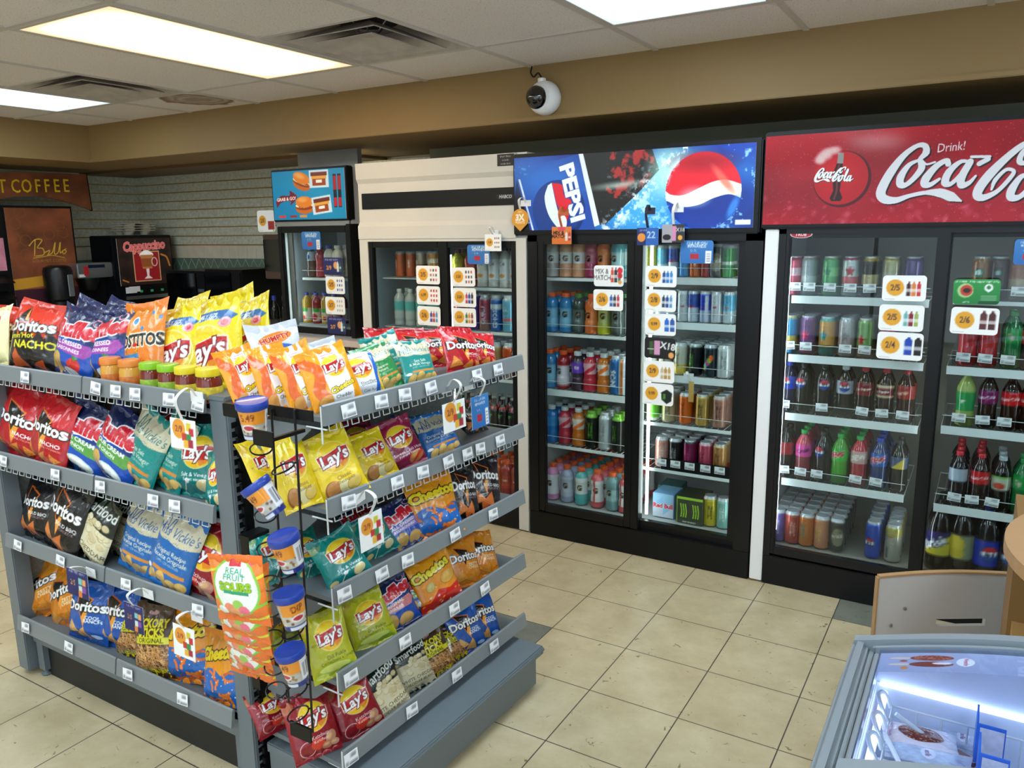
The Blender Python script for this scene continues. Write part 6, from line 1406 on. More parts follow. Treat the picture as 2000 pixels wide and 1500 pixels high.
def A_mix(c):
    c.vgrad('eef0f0', 'f6f6f6'); c.text('MIX &', .28, c.A*.72, .15, '2c2c30', 0, 0, .0, sx=.8); c.text('MATCH', .28, c.A*.42, .15, '2c2c30', 0, 0, .0, sx=.8)
    bts(['d8503c', '34343c', '3c7c74'], .09, .45, .62)(c); c.ell(.87, c.A*.75, .09, .09, 'd83038'); c.ell(.87, c.A*.52, .08, .08, 'c82830'); c.ell(.87, c.A*.22, .06, .06, 'e8a43c')
def A_blk(c):
    c.vgrad('141416', '1a1a1c'); c.rect(.16, .28, c.A*.2, c.A*.8, '3c5c2c'); c.rect(.32, .5, c.A*.18, c.A*.84, 'd89cc0'); c.rect(.1, .3, c.A*.42, c.A*.46, 'c0c0c0'); c.text('X18', .74, c.A*.62, .2, 'e8e8ea', -8, 0, .03); c.ell(.86, c.A*.2, .09, .09, 'e8a45c')
def A_grn(c):
    c.vgrad('1f7c3c', '2c9448'); c.text('JOURNIE   Help Support Earth Day', .5, c.A*.9, .045, 'f0f4f0', 0, 0, .01)
    c.ell(.27, c.A*.55, .17, .17, 'a8d08c'); c.ell(.29, c.A*.55, .13, .13, 'c83c34'); c.ell(.3, c.A*.55, .08, .06, '2c2420'); c.ell(.75, c.A*.66, .09, .09, 'f4f4f4'); c.poly([(.68, c.A*.6), (.82, c.A*.6), (.75, c.A*.48)], 'f4f4f4'); c.ell(.75, c.A*.67, .045, .045, '2c7c44')
    for k in range(3): c.rect(.6, .92, c.A*(.34-.07*k), c.A*(.36-.07*k), 'c8dcc8')
    c.rect(.55, .98, 0, c.A*.14, '14502c'); c.text('eco', .3, c.A*.12, .07, 'f0f4f0')
def card(px, py, w, h, f, label, yy, name='price_card', cat='price card', group='price cards on the cooler glass', roll=0., out=(0, -1, 0), ax=1, sc=1., nx=46, shape=None):
    p = at(px, py, ax, yy)
    d = Vector((1, 0, 0)) if ax == 1 else Vector((0, 1, 0)); a0 = pj(p+d*.03); a1 = pj(p-d*.03); ppm = abs(a0[0]-a1[0])/.06
    q0 = pj(p+Vector((0, 0, .03))); q1 = pj(p-Vector((0, 0, .03))); ppv = abs(q0[1]-q1[1])/.06
    W_ = w/ppm*sc; H_ = h/ppv*sc; c = Cv(nx, max(8, int(nx*H_/W_)), H_/W_); f(c)
    me = flatart(name, c, W_, H_, M_PAPER, .0015)
    if shape != 'square':
        round_corners(me, W_, H_, min(W_, H_)*.14)
    o = place_flat(name, me, p, out, roll=roll); tag(o, label, cat, group); return o
def round_corners(me, w, h, r):
    co = np.empty(len(me.vertices)*3, np.float32); me.vertices.foreach_get('co', co); co = co.reshape(-1, 3)
    ax_, az = np.abs(co[:, 0]), np.abs(co[:, 2]); ox = ax_-(w/2-r); oz = az-(h/2-r); m = (ox > 0) & (oz > 0)
    mx_ = np.maximum(ox, oz); d = np.hypot(ox, oz); k = np.where(m & (d > 0), mx_/np.maximum(d, 1e-9), 1)
    co[:, 0] = np.where(m, np.sign(co[:, 0])*((w/2-r)+ox*k), co[:, 0]); co[:, 2] = np.where(m, np.sign(co[:, 2])*((h/2-r)+oz*k), co[:, 2])
    me.vertices.foreach_set('co', co.ravel()); me.update()
G = YC-.001
B_ = 'on the glass of the blue-header cooler'
for px, py, w, h, f, lb in [
 (1189, 539, 58, 41, A_mix, f'white mix and match card {B_}'),
 (1188, 586, 58, 41, pcard('2/6', bts(['2c5cb4', '3c3c44', 'c83c54'])), f'white price card {B_}, lower one on its left door'),
 (1291, 540, 61, 41, pcard('2/9', bts(['1c3c8c', '2c7cc8', '3c8cd0'])), f'white price card {B_}, top one on its right door'),
 (1290, 587, 61, 42, pcard('2/8', bts(['24344c', '2c4c94', '5c9ccc'])), f'white price card {B_}, second on its right door'),
 (1290, 634, 60, 42, pcard('9.99', bts(['2c6cc8', '2c5ca8'], .14, .4, .7)), f'white price card {B_}, just above the black card'),
 (1289, 680, 60, 41, A_blk, f'black promotion card {B_}'),
 (1287, 726, 60, 42, pcard('2/9', bts(['c8b890', 'b88c3c', 'c89c54'])), f'white price card {B_}, just below the black card'),
 (1285, 770, 60, 42, pcard('9.99', lambda c: (c.poly([(.6, c.A*.6), (.78, c.A*.75), (.95, c.A*.6), (.93, c.A*.25), (.78, c.A*.1), (.62, c.A*.28)], '18201c'), c.rect(.66, .74, c.A*.3, c.A*.55, '4c8c2c'))), f'white price card {B_}, lowest on its right door'),
 (1361, 492, 64, 45, A_rew, f'blue rewards card {B_}'),
 (1766, 563, 86, 50, pcard('2/5', bts(['3c1c20', 'e0803c', 'd03038'])), 'white price card on the red-header cooler glass, upper of three'),
 (1760, 621, 88, 51, pcard('2/5', bts(['6cb4b4', '84202c', '9cb45c'])), 'white price card on the red-header cooler glass, middle of three'),
 (1757, 676, 90, 53, pcard('2/4', bts(['1c44b0', '18181c'], .16, .42, .68)), 'white price card on the red-header cooler glass, lower of three'),
 (1907, 570, 92, 49, A_grn, 'green card on the right door of the red-header cooler'),
 (1903, 627, 94, 52, pcard('2/6', bts(['5c2c30', '4c2428'], .14, .44, .68)), 'white price card below the green card, red-header cooler'),
 (2010, 492, 60, 50, A_rew, 'blue rewards card at the right door of the red-header cooler'),
 (836, 537, 46, 36, pcard('2/5', grid(['3c4c44', 'c83c44', 'c88c8c'])), 'white price card on the cream cooler, top of its left column'),
 (837, 577, 46, 36, pcard('6.99', grid(['d0503c', 'c83c3c'])), 'white price card on the cream cooler, middle of its left column'),
 (838, 617, 45, 37, pcard('2/6', bts(['3c3c94', 'c8403c', '4c94c8'])), 'white price card on the cream cooler, bottom of its left column'),
 (905, 541, 46, 37, pcard('3.50', grid(['5c5c5c', 'c8505c', '2c2c30'])), 'white price card on the cream cooler, top of its right column'),
 (907, 581, 46, 37, pcard('3.50', bts(['c83c54', '2c4ca8', '28282c'])), 'white price card on the cream cooler, middle of its right column'),
 (907, 620, 46, 36, pcard('3.50', bts(['3c6c34', 'e0903c', '8c3c2c'])), 'white price card on the cream cooler, bottom of its right column'),
 (935, 497, 44, 38, A_rew, 'blue rewards card on the cream cooler glass'),
]: card(px, py, w, h, f, lb, G, roll=random.uniform(-1, 1))
GG = YG-.002
for px, py, w, h, f, lb in [
 (608, 470, 37, 35, A_rew, 'blue rewards card on the small countertop fridge'),
 (650, 520, 37, 34, A_navy('2/9'), 'navy price card on the small fridge, upper one'),
 (655, 557, 37, 34, pcard('2/5', grid(['3c4c9c', '8c8cb4'])), 'white price card on the small fridge, upper of two'),
 (655, 597, 38, 34, pcard('2/7', grid(['b8b8bc', 'c8b4ac'])), 'white price card on the small fridge, lower of two'),
 (658, 636, 36, 33, A_navy('2/7'), 'navy price card on the small fridge, lowest one')]: card(px, py, w, h, f, lb, GG)
# hanging tags (wobblers): clip, bent arm, card
def wobbler(ap, armpx, cardpx, w, h, f, label, ax, v0, v1, out, armc=M_WHITE, base=(.05, .03), shape=None):
    """armpx: pixel of the clip; cardpx: centre of the card; v0/v1: plane values of the clip and of the card"""
    P = at(*armpx, ax, v0); Q = at(*cardpx, ax, v1)
    t = empty('hanging_price_tag', P, label, 'hanging tag', 'hanging promotion tags')
    o_ = Vector(out).normalized(); 
    d = Vector((1, 0, 0)) if ax == 1 else Vector((0, 1, 0))
    a0 = pj(Q+d*.03); a1 = pj(Q-d*.03); ppm = math.hypot(a0[0]-a1[0], a0[1]-a1[1])/.06; q0 = pj(Q+Vector((0, 0, .03))); q1 = pj(Q-Vector((0, 0, .03))); ppv = abs(q0[1]-q1[1])/.06
    W_, H_ = w/ppm, h/ppv
    c = Cv(44, int(44*H_/W_), H_/W_); f(c); me = flatart('card', c, W_, H_, M_PAPER, .001)
    side = Vector((0, 0, 1)).cross(o_)
    top = Q+Vector((0, 0, H_/2-.004))
    pts = spl([P, P+o_*.025+Vector((0, 0, .028)), (P+top)/2+o_*.04+Vector((0, 0, .03)), top-o_*.002], 6)
    bw = .006; vs = []
    for p in pts: vs += [p-side*bw, p+side*bw, p+side*bw+o_*.001, p-side*bw+o_*.001]
    fs = [(0, 1, 2, 3)]
    for i in range(len(pts)-1):
        for k in range(4): fs.append((i*4+k, i*4+(k+1) % 4, i*4+4+(k+1) % 4, i*4+4+k))
    MB(P).add(vs, fs).build('arm', armc, t)
    c0 = MB(P); n0 = [P-side*base[0]/2, P+side*base[0]/2]; c0.add([a+Vector((0, 0, z))+o_*y for z in (-base[1]/2, base[1]/2) for y in (0, .002) for a in n0], [(0, 2, 3, 1), (4, 5, 7, 6), (0, 1, 5, 4), (2, 6, 7, 3), (0, 4, 6, 2), (1, 3, 7, 5)]); c0.build('clip', armc, t)
    k = place_flat('card', me, Q, out, None)
    m = k.matrix_basis.copy(); k.parent = t; k.matrix_basis = Matrix.Translation(-P) @ m
    return t
def A_wob(c):
    c.vgrad('f4f4f2', 'f8f8f8'); c.ell(.34, c.A*.66, .25, .25, 'e89a34'); c.text('2/9', .34, c.A*.66, .16, '8c3c34', 0, 0, .02)
    for x, y, q in ((.72, .75, 'd8c83c'), (.82, .6, 'c8343c'), (.55, .42, 'c83c34'), (.72, .4, '3c8c4c'), (.78, .22, 'a83040'), (.6, .2, 'e8b43c')): c.rect(x-.09, x+.09, c.A*y-.1, c.A*y+.1, q)
def A_wobn(c):
    c.vgrad('20225a', '262a6c'); c.text('FREE  WEDNESDAY', .5, c.A*.9, .06, 'e0e0ec'); c.text('2/5', .28, c.A*.5, .14, 'e8a03c')
    for x, y, q in ((.62, .62, '7cc4c4'), (.8, .6, 'e8a45c'), (.62, .34, 'c8dcd8'), (.8, .34, '8c4ca8'), (.6, .14, 'e0803c')): c.rect(x-.08, x+.08, c.A*y-.09, c.A*y+.09, q)
SO = (0, -1, .05); RO = (1, 0, .05); S1 = SY-.015
wobbler(None, (385, 775), (358, 848), 50, 58, A_wob, 'white hanging tag with orange disc below the top left shelf lip', 1, S1, S1-.03, SO)
wobbler(None, (178, 1118), (152, 1140), 44, 50, A_wobn, 'navy hanging tag over the blue bags on the left side', 1, S1, S1-.03, SO)
wobbler(None, (290, 1160), (262, 1207), 40, 52, A_wobn, 'navy hanging tag over the brown potato stick bags', 1, S1, S1-.03, SO)
wobbler(None, (385, 1205), (360, 1254), 45, 60, A_wob, 'white hanging tag over the orange and blue puff bags, left side', 1, S1, S1-.03, SO)
XP = -.265
wobbler(None, (872, 758), (887, 812), 46, 56, A_wob, 'white hanging tag at the top right shelf lip, beside the blue tag', 0, XP, XP+.03, RO)
wobbler(None, (915, 752), (938, 803), 36, 62, A_rew, 'blue hanging tag at the far end of the top right shelf lip', 0, XP, XP+.03, RO)
wobbler(None, (700, 975), (725, 1036), 50, 66, A_wob, 'white hanging tag over the teal bags on the cooler-facing side', 0, XP-.01, XP+.02, RO)
YH = YC-.014
def A_pin(c):
    c.a[:] = hx('e09a2c'); c.text('EARN', .5, c.A*.86, .1, 'fff4e0'); c.text('3X', .5, c.A*.62, .3, 'fff4e0', 0, 0, .05); c.text('POINTS', .5, c.A*.4, .12, 'fff4e0', 0, 0, .02)
def A_orm(c):
    c.vgrad('e0702c', 'e88438'); c.ell(.5, c.A*.88, .2, .1, 'e05060'); c.text('MIX &', .36, c.A*.66, .15, '341c18', 0, 0, .04); c.text('MATCH', .36, c.A*.46, .15, '341c18', 0, 0, .04); bts(['e8dcd4', 'c83c34'], .12, .4, .74)(c)
def A_nv2(c):
    c.vgrad('1c2860', '24387c'); c.rect(.42, 1, 0, c.A, '2c64b4'); c.ell(.22, c.A*.45, .18, .18, 'e8943c'); c.text('22', .66, c.A*.6, .28, 'b8d4ec', 0, 0, .02); c.text('EXTRA', .3, c.A*.85, .08, 'e8e8f0')
def A_drk(c):
    c.vgrad('2c2c30', '34343a'); c.rect(0, .45, 0, c.A, 'a8a4ac'); c.ell(.22, c.A*.3, .18, .12, '1c1c20'); c.rect(.45, .62, c.A*.1, c.A*.9, 'd88cb4'); c.text('X18', .8, c.A*.7, .16, 'e8e8ea'); c.ell(.8, c.A*.28, .1, .1, 'e8a43c')
t_ = wobbler(None, (1027, 397), (1016, 430), 33, 44, A_pin, 'orange map-pin shaped 3X tag at the left end of the blue header', 1, YH, YH-.01, (0, -1, 0), base=(.06, .03))
for ch in t_.children:
    if ch.name.startswith('card'):   # cut the card to a pin outline
        me = ch.data; co = np.empty(len(me.vertices)*3, np.float32); me.vertices.foreach_get('co', co); co = co.reshape(-1, 3)
        w_ = co[:, 0].max(); h_ = co[:, 2].max(); zc = h_-w_
        for i in range(len(co)):
            z = co[i, 2]
            lim = math.sqrt(max(0, w_*w_-(z-zc)**2)) if z > zc-.45*w_ else .9*w_*max(0, (z+h_)/(zc-.45*w_+h_))
            co[i, 0] *= lim/w_
        me.vertices.foreach_set('co', co.ravel()); me.update()
wobbler(None, (1102, 415), (1097, 460), 38, 34, A_orm, 'orange mix and match tag hanging from the blue header', 1, YH, YH-.02, (0, -1, 0), armc=mat('orange_strip', 'c8643c', .4))
wobbler(None, (1270, 412), (1265, 462), 42, 34, A_nv2, 'navy and blue tag hanging from the blue header', 1, YH, YH-.02, (0, -1, 0), armc=mat('dark_strip', '2c2c40', .4))
wobbler(None, (1325, 408), (1315, 456), 44, 36, A_drk, 'dark grey tag with a pink can hanging from the blue header', 1, YH, YH-.02, (0, -1, 0))
wobbler(None, (966, 455), (963, 474), 32, 33, pcard('3.50', grid(['5c5c5c', 'c8505c'])), 'white tag hanging from the cream header', 1, YH, YH-.01, (0, -1, 0))
wobbler(None, (1345, 735), (1350, 765), 10, 40, lambda c: c.vgrad('d8a04c', 'e0b060'), 'thin orange tag on a shelf inside the blue-header cooler', 1, SYF-.014, SYF-.02, (0, -1, 0))
# ================================================================ CLIP STRIPS OF DIP CUPS AND CANDY
YW = -2.06
SPIN = mat('blue_lid', '1c3c9c', .35, coat=.3)
rk = empty('wire_clip_rack', (-.37, YW, .75), 'black wire clip rack hanging off the corner post, holding dip cups', 'wire rack')
o = rk.location
xa = lambda z: -.403-.02*(1.14-z)
xb = lambda z: -.318-.015*(1.19-z)
wa, wb, wc_, wd = at(530, 800, 1, YW), at(564, 1372, 1, YW), at(575, 800, 1, YW), at(611, 1430, 1, YW)
for p, q in ((wa, wb), (wc_, wd)): MB(o).tube([p, q], .003, 6).build('upright_wire', M_BWIRE, rk)
def wx(p, q, z): return p.x+(q.x-p.x)*(p.z-z)/(p.z-q.z)
tb0, tb1, tb2 = at(437, 790, 1, YW+.01), at(468, 800, 1, YW+.01), at(613, 812, 1, YW+.01)
MB(o).box(tb0.x, tb1.x, YW+.004, YW+.02, tb1.z-.022, tb1.z+.012, b=.002).box(tb1.x-.01, tb2.x, YW+.005, YW+.009, tb2.z-.014, tb2.z+.012).box(tb0.x+.004, tb0.x+.012, YW+.01, -1.966, tb1.z-.015, tb1.z-.005).build('top_bracket', M_BLACK, rk)
lh = at(513, 857, 1, YW-.1); MB(o).box(lh.x-.032, lh.x+.032, YW-.1, YW-.096, lh.z-.018, lh.z+.018).box(lh.x+.02, lh.x+.03, YW-.098, YW, lh.z-.004, lh.z+.004).build('label_holder', M_BLACK, rk)
bp_ = at(605, 1432, 1, YW); MB(o).box(bp_.x-.06, bp_.x+.012, YW-.01, YW-.004, bp_.z-.02, bp_.z+.02).build('bottom_plate', M_BLACK, rk)
def loop(c, r, n, ph=0, ax=Vector((.15, -.35, 1)), pre=None):
    b = MB(o); a = ax.normalized(); x = a.orthogonal().normalized(); y = a.cross(x)
    pts = [Vector(c)+(x*math.cos(ph+2*PI*k/n)+y*math.sin(ph+2*PI*k/n))*r for k in range(n+1)]
    b.tube(([pre] if pre is not None else [])+pts, .0022, 5); b.build('wire_ring', M_BWIRE, rk)
for pz in (1010, 1075, 1140, 1190, 1245, 1300, 1345, 880):
    z = at(550, pz, 1, YW).z; xa_, xb_ = wx(wa, wb, z), wx(wc_, wd, z)
    loop((xa_-.03, YW-.012, z), .026, 18, ax=Vector((.3, -.25, 1)), pre=Vector((xa_, YW, z+.01))); loop((xb_-.028, YW-.02, z-.035), .028, 18, ax=Vector((-.2, -.3, 1)), pre=Vector((xb_, YW, z-.02)))
def cupart(v):
    c = Cv(72, 40, .42, 'b8b4ac'); A = c.A
    c.rect(0, 1, A*.0, A*.17, '1c2c7c'); c.rect(.36, .64, A*.02, A*.14, 'd8dce8'); c.noise(.12, 2, 12); rs = random.Random(v)
    for i in range(40): c.ell(rs.random(), A*(.2+.3*rs.random()), .02, .02, ['d8c8a4', '8c6c4c', 'c8c4c0', '6c4a34'][i % 4])
    c.rect(.30, .72, A*.5, A*.9, 'e8922c'); c.rect(.72, .95, A*.2, A*.9, 'e4e4ea')
    for k in range(10): c.rect(.75+.018*k, .758+.018*k, A*.3, A*.75, '5c5c68')
    c.text('5.49' if v != 3 else 'DIP', .5, A*.72, .09, '7c3414', 4, 0, .02, sx=.8); c.ell(.5, A*.4, .09, .05, 'e8e4e4'); c.ell(.5, A*.4, .07, .03, 'b83040')
    return c
def cup(P, axis, lab, spin, v):
    a = Vector(axis).normalized(); x = (Vector((1, 0, 0))-a*a.x).normalized(); y = a.cross(x)
    m = (Matrix((x, y, a)).transposed() @ Matrix.Rotation(R_(spin), 3, 'Z')).to_4x4(); m.translation = P
    t = empty('dip_cup', label=lab, cat='dip cup', group='dip cups in the wire clip rack', mw=m)
    r0, r1, h = .026, .035, .078; nx, ny = 72, 40
    A_ = np.linspace(0, 2*PI, nx, endpoint=False); z = np.linspace(0, h, ny); rr = r0+(r1-r0)*z/h; an = -PI/2-PI+A_
    Pn = np.stack([rr[:, None]*np.cos(an)[None], rr[:, None]*np.sin(an)[None], z[:, None]+0*an[None]], -1)
    link('cup', gridmesh('cup', [(Pn, cupart(v).out(), True, False)], M_PET), t)
    link('base', MB().lathe([(.001, -.0005), (r0*.99, -.0005), (r0, .001)], (0, 0, 0), 28).mesh('base', SPIN), t)
    link('lid', MB().lathe([(.0362, h-.006), (.0375, h-.004), (.0378, h+.009), (.0362, h+.0125), (.033, h+.011), (.002, h+.0105)], (0, 0, 0), 34).mesh('lid', SPIN), t)
cc = [((500, 853), (.05, -.1, 1), 25, 0), ((541, 1003), (-.52, -.25, .85), 0, 1), ((574, 1110), (-.12, -.2, 1), 0, 2), ((578, 1222), (-.1, -.1, 1), 75, 3), ((583, 1330), (-.1, -.15, 1), 0, 4)]
for i, (px, ax_, sp_, v) in enumerate(cc):
    P = at(px[0], px[1], 1, YW-.052); cup(P, ax_, f"blue-lidded dip cup, {['topmost', 'second from top, tilted', 'third from top', 'fourth from top, back turned', 'lowest'][i]} in the black wire clip rack", sp_, v)
def A_sour(c):
    c.vgrad('f0742c', 'f28a34'); A = c.A
    for k, q in enumerate(('e8e03c', '8ccc3c', 'f0742c', 'e8e03c', 'f04c7c')): c.stroke([(-.1, A*(.12+.2*k)), (.3, A*(.2+.2*k)), (.7, A*(.08+.2*k)), (1.1, A*(.22+.2*k))], .05, q)
    c.ell(.5, A*.55, .43, .58, '8ccc4c'); c.ell(.5, A*.55, .39, .54, 'f6f6f2'); c.rect(.4, .6, A*.85, A*.97, 'd82c34'); c.text('REAL', .5, A*.79, .11, '2c9c6c', 0, 0, .01); c.text('FRUIT', .5, A*.71, .11, '2c9c6c', 0, 0, .01)
    c.text('SOURS', .5, A*.58, .17, '9ccc1c', 3, 0, .05, out='3c6c1c', ow=.03, sx=.8); c.rect(.28, .74, A*.47, A*.52, '2ca474')
    for x, y, q in ((.35, .26, 'f08c6c'), (.52, .32, '9ccc5c'), (.62, .24, 'f4748c'), (.2, .2, 'f6f6f6'), (.45, .2, 'f0a46c')): c.ell(x, A*y, .1, .1, q)
DES['sour'] = A_sour; BK['sour'] = 'f0742c'
cs = empty('candy_clip_strip', (-.5, -2.03, .8), 'thin clip strip hanging on the corner post behind the sour candy bags', 'clip strip')
MB(cs.location).box(-.515, -.485, -2.035, -2.033, .42, .86).box(-.52, -.48, -2.036, -1.968, .85, .86).build('strip', M_BLACK, cs)
for i, (cx, cy, w) in enumerate([(457, 1086, 88), (461, 1122, 88), (464, 1148, 90), (467, 1176, 88), (471, 1206, 84), (476, 1222, 76)]):
    yy = -2.18+.022*i; P1 = at(cx, cy, 1, yy); P0 = P1-Vector((.0+.004*i, -.015-.004*i, .175)); q = pj(P0+Vector((.05, 0, 0))); q2 = pj(P0-Vector((.05, 0, 0)))
    bag('candy_bag', 'sour', P0, P1, (1, .12, 0), w*.1/(q[0]-q2[0]), f"orange and green sour fruit candy bag, {['frontmost', 'second', 'third', 'fourth', 'fifth', 'lowest'][i]} on the clip strip", 'candy bag', 'sour candy bags on the clip strip', 700+i, nx=84, thick=.22, yaw=rnd.uniform(-8, 8))
for i, (cx, cy, w) in enumerate([(492, 1110, 50), (496, 1190, 50)]):
    P1 = at(cx, cy, 1, -2.04); P0 = P1-Vector((.0, 0, .17)); bag('candy_bag', 'sour', P0, P1, (.5, .8, 0), .085, f"orange and green sour candy bag seen edge-on behind the strip, {['upper', 'lower'][i]}", 'candy bag', 'sour candy bags on the clip strip', 720+i, nx=60, thick=.25)
# ================================================================ COFFEE CORNER
ct = mat('laminate_top', 'cbbab0', .4, var=.05); cb = mat('counter_panel', '6e6259', .5, var=.1)
t = empty('coffee_counter', (-5.3, .3, 0), 'long laminate coffee counter along the left and back walls', 'counter'); o = t.location
MB(o).box(XL_+.001, -4.95, -2.4, YB_-.025, .925, .965, b=.003).box(-4.95, -2.10, .30, YB_-.025, .925, .965, b=.003).build('worktop', ct, t)
b = MB(o).box(XL_+.001, -5.0, -2.35, YB_-.03, 0, .925).box(-5.0, -2.13, .36, YB_-.03, 0, .925)
x = -4.9
while x < -2.2: b.box(x, x+.015, .35, .36, .06, .92); x += .035
b.build('base_cabinet', cb, t)
ru = mat('rust_mottled_print', '7c4426', .4, var=.55, vscale=5); yl = mat('yellow_letters', 'e8c01c', .4)
XS = -5.2
t = empty('hot_coffee_sign', (XS, -.3, 1.9), 'rust brown arched sign with yellow HOT COFFEE lettering', 'sign'); o = t.location
pts = [(.505, 2.115), (.515, 1.83)]+[(.5-.9*k/14, 1.835+.095*math.sin(PI*min(1, .0+k/14*1.0))) for k in range(1, 15)]+[(-.42, 2.09)]
MB(o).prism([(y, z) for y, z in pts][::-1], 0, XS-.025, XS).build('sign_board', ru, t)
mb = MB(o).prism([(.505, 2.12), (.518, 1.825), (.512, 1.825), (.499, 2.12)], 0, XS-.03, XS+.004); mb.build('edge_trim', M_BLACK, t)
b = MB(o)
for ch, yc in (('H', -.34), ('O', -.245), ('T', -.155), ('C', -.06), ('O', .02), ('F', .105), ('F', .175), ('E', .25), ('E', .325)):
    for tr in text_tris(ch, .004, 0, 1.):
        p = tr*np.array([.098, .14])*1.0; zb_ = 2.004+.045*(yc-.0)
        b.add([(XS+.006, yc+q[0], zb_+q[1]) for q in p], [(0, 1, 2)]); b.add([(XS+.001, yc+q[0], zb_+q[1]) for q in p], [(2, 1, 0)])
b.build('letters', yl, t)
t = empty('coffee_backboard', (XS-.06, .1, 1.0), 'tall rust brown coffee panel with a yellow script logo', 'sign'); o = t.location
MB(o).box(XS-.085, XS-.062, -.155, .38, .97, 1.86).build('board', M_BLACK, t)
c = Cv(170, 250, 1.55, '70401f'); g = fnoise(c.H, c.W, 3, 12); g2 = fnoise(c.H, c.W, 5, 14); c.a[:] = hx('8a4c28')*(.55+.7*g[..., None])+hx('4c1c30')*(.55*g2[..., None]-.12); c.a[:] = np.clip(c.a, 0, 1)
for i in range(16): rs_ = random.Random(i); c.ring(rs_.random(), rs_.random()*1.55, .08, .08, .008, '94582c')
c.vgrad('3c1428', '44182c', 0, .32); c.poly([(0, .32), (0, .48), (.5, .52), (.5, .36)], 'd89c2c'); c.poly([(.62, .5), (1, .62), (1, .5), (.62, .46)], 'd8a030')
for s_ in ([(.3, .98), (.4, 1.07), (.5, 1.06), (.42, .95), (.5, .93), (.5, .84), (.38, .82)], [(.4, 1.07), (.36, .82)], [(.52, .87), (.6, .9), (.57, .84), (.56, .83), (.64, .87), (.7, 1.02), (.67, .85), (.73, .87), (.78, 1.02), (.76, .86), (.82, .9), (.86, .88), (.82, .84), (.8, .88), (.86, .92)]): c.stroke(s_, .014, 'e8c440')
c.stroke([(.34, .79), (.5, .81), (.64, .82), (.82, .78)], .012, 'e0b83c'); c.text('GOURMET COFFEE', .58, .745, .045, 'b8883c')
me = flatart('printed_panel', c, .50, .775, M_PAPER, .002); k = place_flat('printed_panel', me, Vector((XS-.059, .115, 1.455)), (1, 0, 0)); m = k.matrix_basis.copy(); k.parent = t; k.matrix_basis = Matrix.Translation(-t.location) @ m
t = empty('black_display_tower', (-5.25, -.5, .965), 'black display tower at the far left of the coffee counter', 'display stand')
MB(t.location).box(-5.55, -5.22, -.9, -.17, .966, 1.9, b=.006).build('body', M_BLKM, t)
b = MB(t.location)
for z in (1.1, 1.22, 1.34): b.prism([(-5.22, z), (-5.10, z-.05), (-5.10, z-.045), (-5.22, z+.008)], 1, -.85, -.2)
b.build('sloping_tray', M_BLACK, t)
t = empty('pink_drink_poster', (-5.215, -.22, 1.5), 'small pink and cream poster at the left picture edge', 'poster')
MB(t.location).box(-5.2195, -5.212, -.34, -.19, 1.38, 1.62).build('sheet', mat('pink_poster', 'd88aa0', .5, var=.3), t)
# cappuccino machine
XM = -5.1
t = empty('cappuccino_machine', (XM-.16, .87, .965), 'black cappuccino machine with a lit mug picture and pink script', 'coffee machine'); o = t.location
MB(o).box(XM-.33, XM-.02, .60, 1.16, .99, 1.625, b=.006).box(XM-.33, XM-.0, .60, 1.16, .967, 1.0, b=.004).build('housing', M_BLKM, t)
MB(o).box(XM-.02, XM, .62, 1.14, 1.20, 1.615, b=.004).build('front_door', M_BLACK, t)
c = Cv(130, 100, .78, '14100f'); g = fnoise(c.H, c.W, 8, 2); c.a[:] = hx('2c1c18')*(.4+g[..., None])
c.rect(.27, .76, .06, .56, 'c89c6c'); c.rect(.285, .745, .075, .545, '8c1820'); c.ell(.52, .5, .13, .06, 'f0e4dc'); c.ell(.52, .54, .07, .04, 'f8f0ea')
c.poly([(.4, .5), (.64, .5), (.61, .27), (.43, .27)], 'b07040'); c.poly([(.41, .44), (.63, .44), (.61, .3), (.43, .3)], '8a4a24'); c.ring(.66, .38, .05, .07, .014, 'd8c8c0'); c.poly([(.49, .27), (.55, .27), (.54, .15), (.6, .1), (.44, .1), (.5, .15)], 'd8c8c4')
c.text('Cappuccino', .5, .66, .15, 'd85c5c', 3, .15, .03, out='f0b0a4', ow=.03, sx=.78); c.stroke([(.8, .5), (.9, .45), (.95, .3)], .03, 'b0702c'); c.stroke([(.05, .1), (.15, .06)], .02, 'b0702c')
me = flatart('lit_picture', c, .50, .39, mat('lit_print', rough=.4, vc=True, emit=.35), .002); k = place_flat('lit_picture', me, Vector((XM, .88, 1.405)), (1, 0, 0)); m = k.matrix_basis.copy(); k.parent = t; k.matrix_basis = Matrix.Translation(-o) @ m
gb = mat('green_button', '2c8c5c', .4, emit=.3)
b = MB(o); b.box(XM, XM+.003, .70, .80, 1.155, 1.20); 
MB(o).box(XM-.02, XM-.004, .62, 1.14, 1.12, 1.20).build('button_panel', M_BLKM, t)
b.box(XM-.003, XM, .67, .77, 1.145, 1.195).box(XM-.003, XM, 1.08, 1.12, 1.16, 1.20).build('paper_note', M_PAPER if False else M_WHITE, t)
b = MB(o)
for y in (.80, .90, 1.0): b.box(XM-.004, XM+.002, y, y+.025, 1.145, 1.165, b=.001)
b.build('button', gb, t)
b = MB(o)
for y in (.74, .84, .94, 1.04): b.lathe([(.012, 0), (.014, .01), (.012, .06)], (XM-.04, y, 1.05), 12)
b.box(XM-.06, XM-.01, .68, 1.10, 1.09, 1.12).build('nozzle', M_STEEL, t)
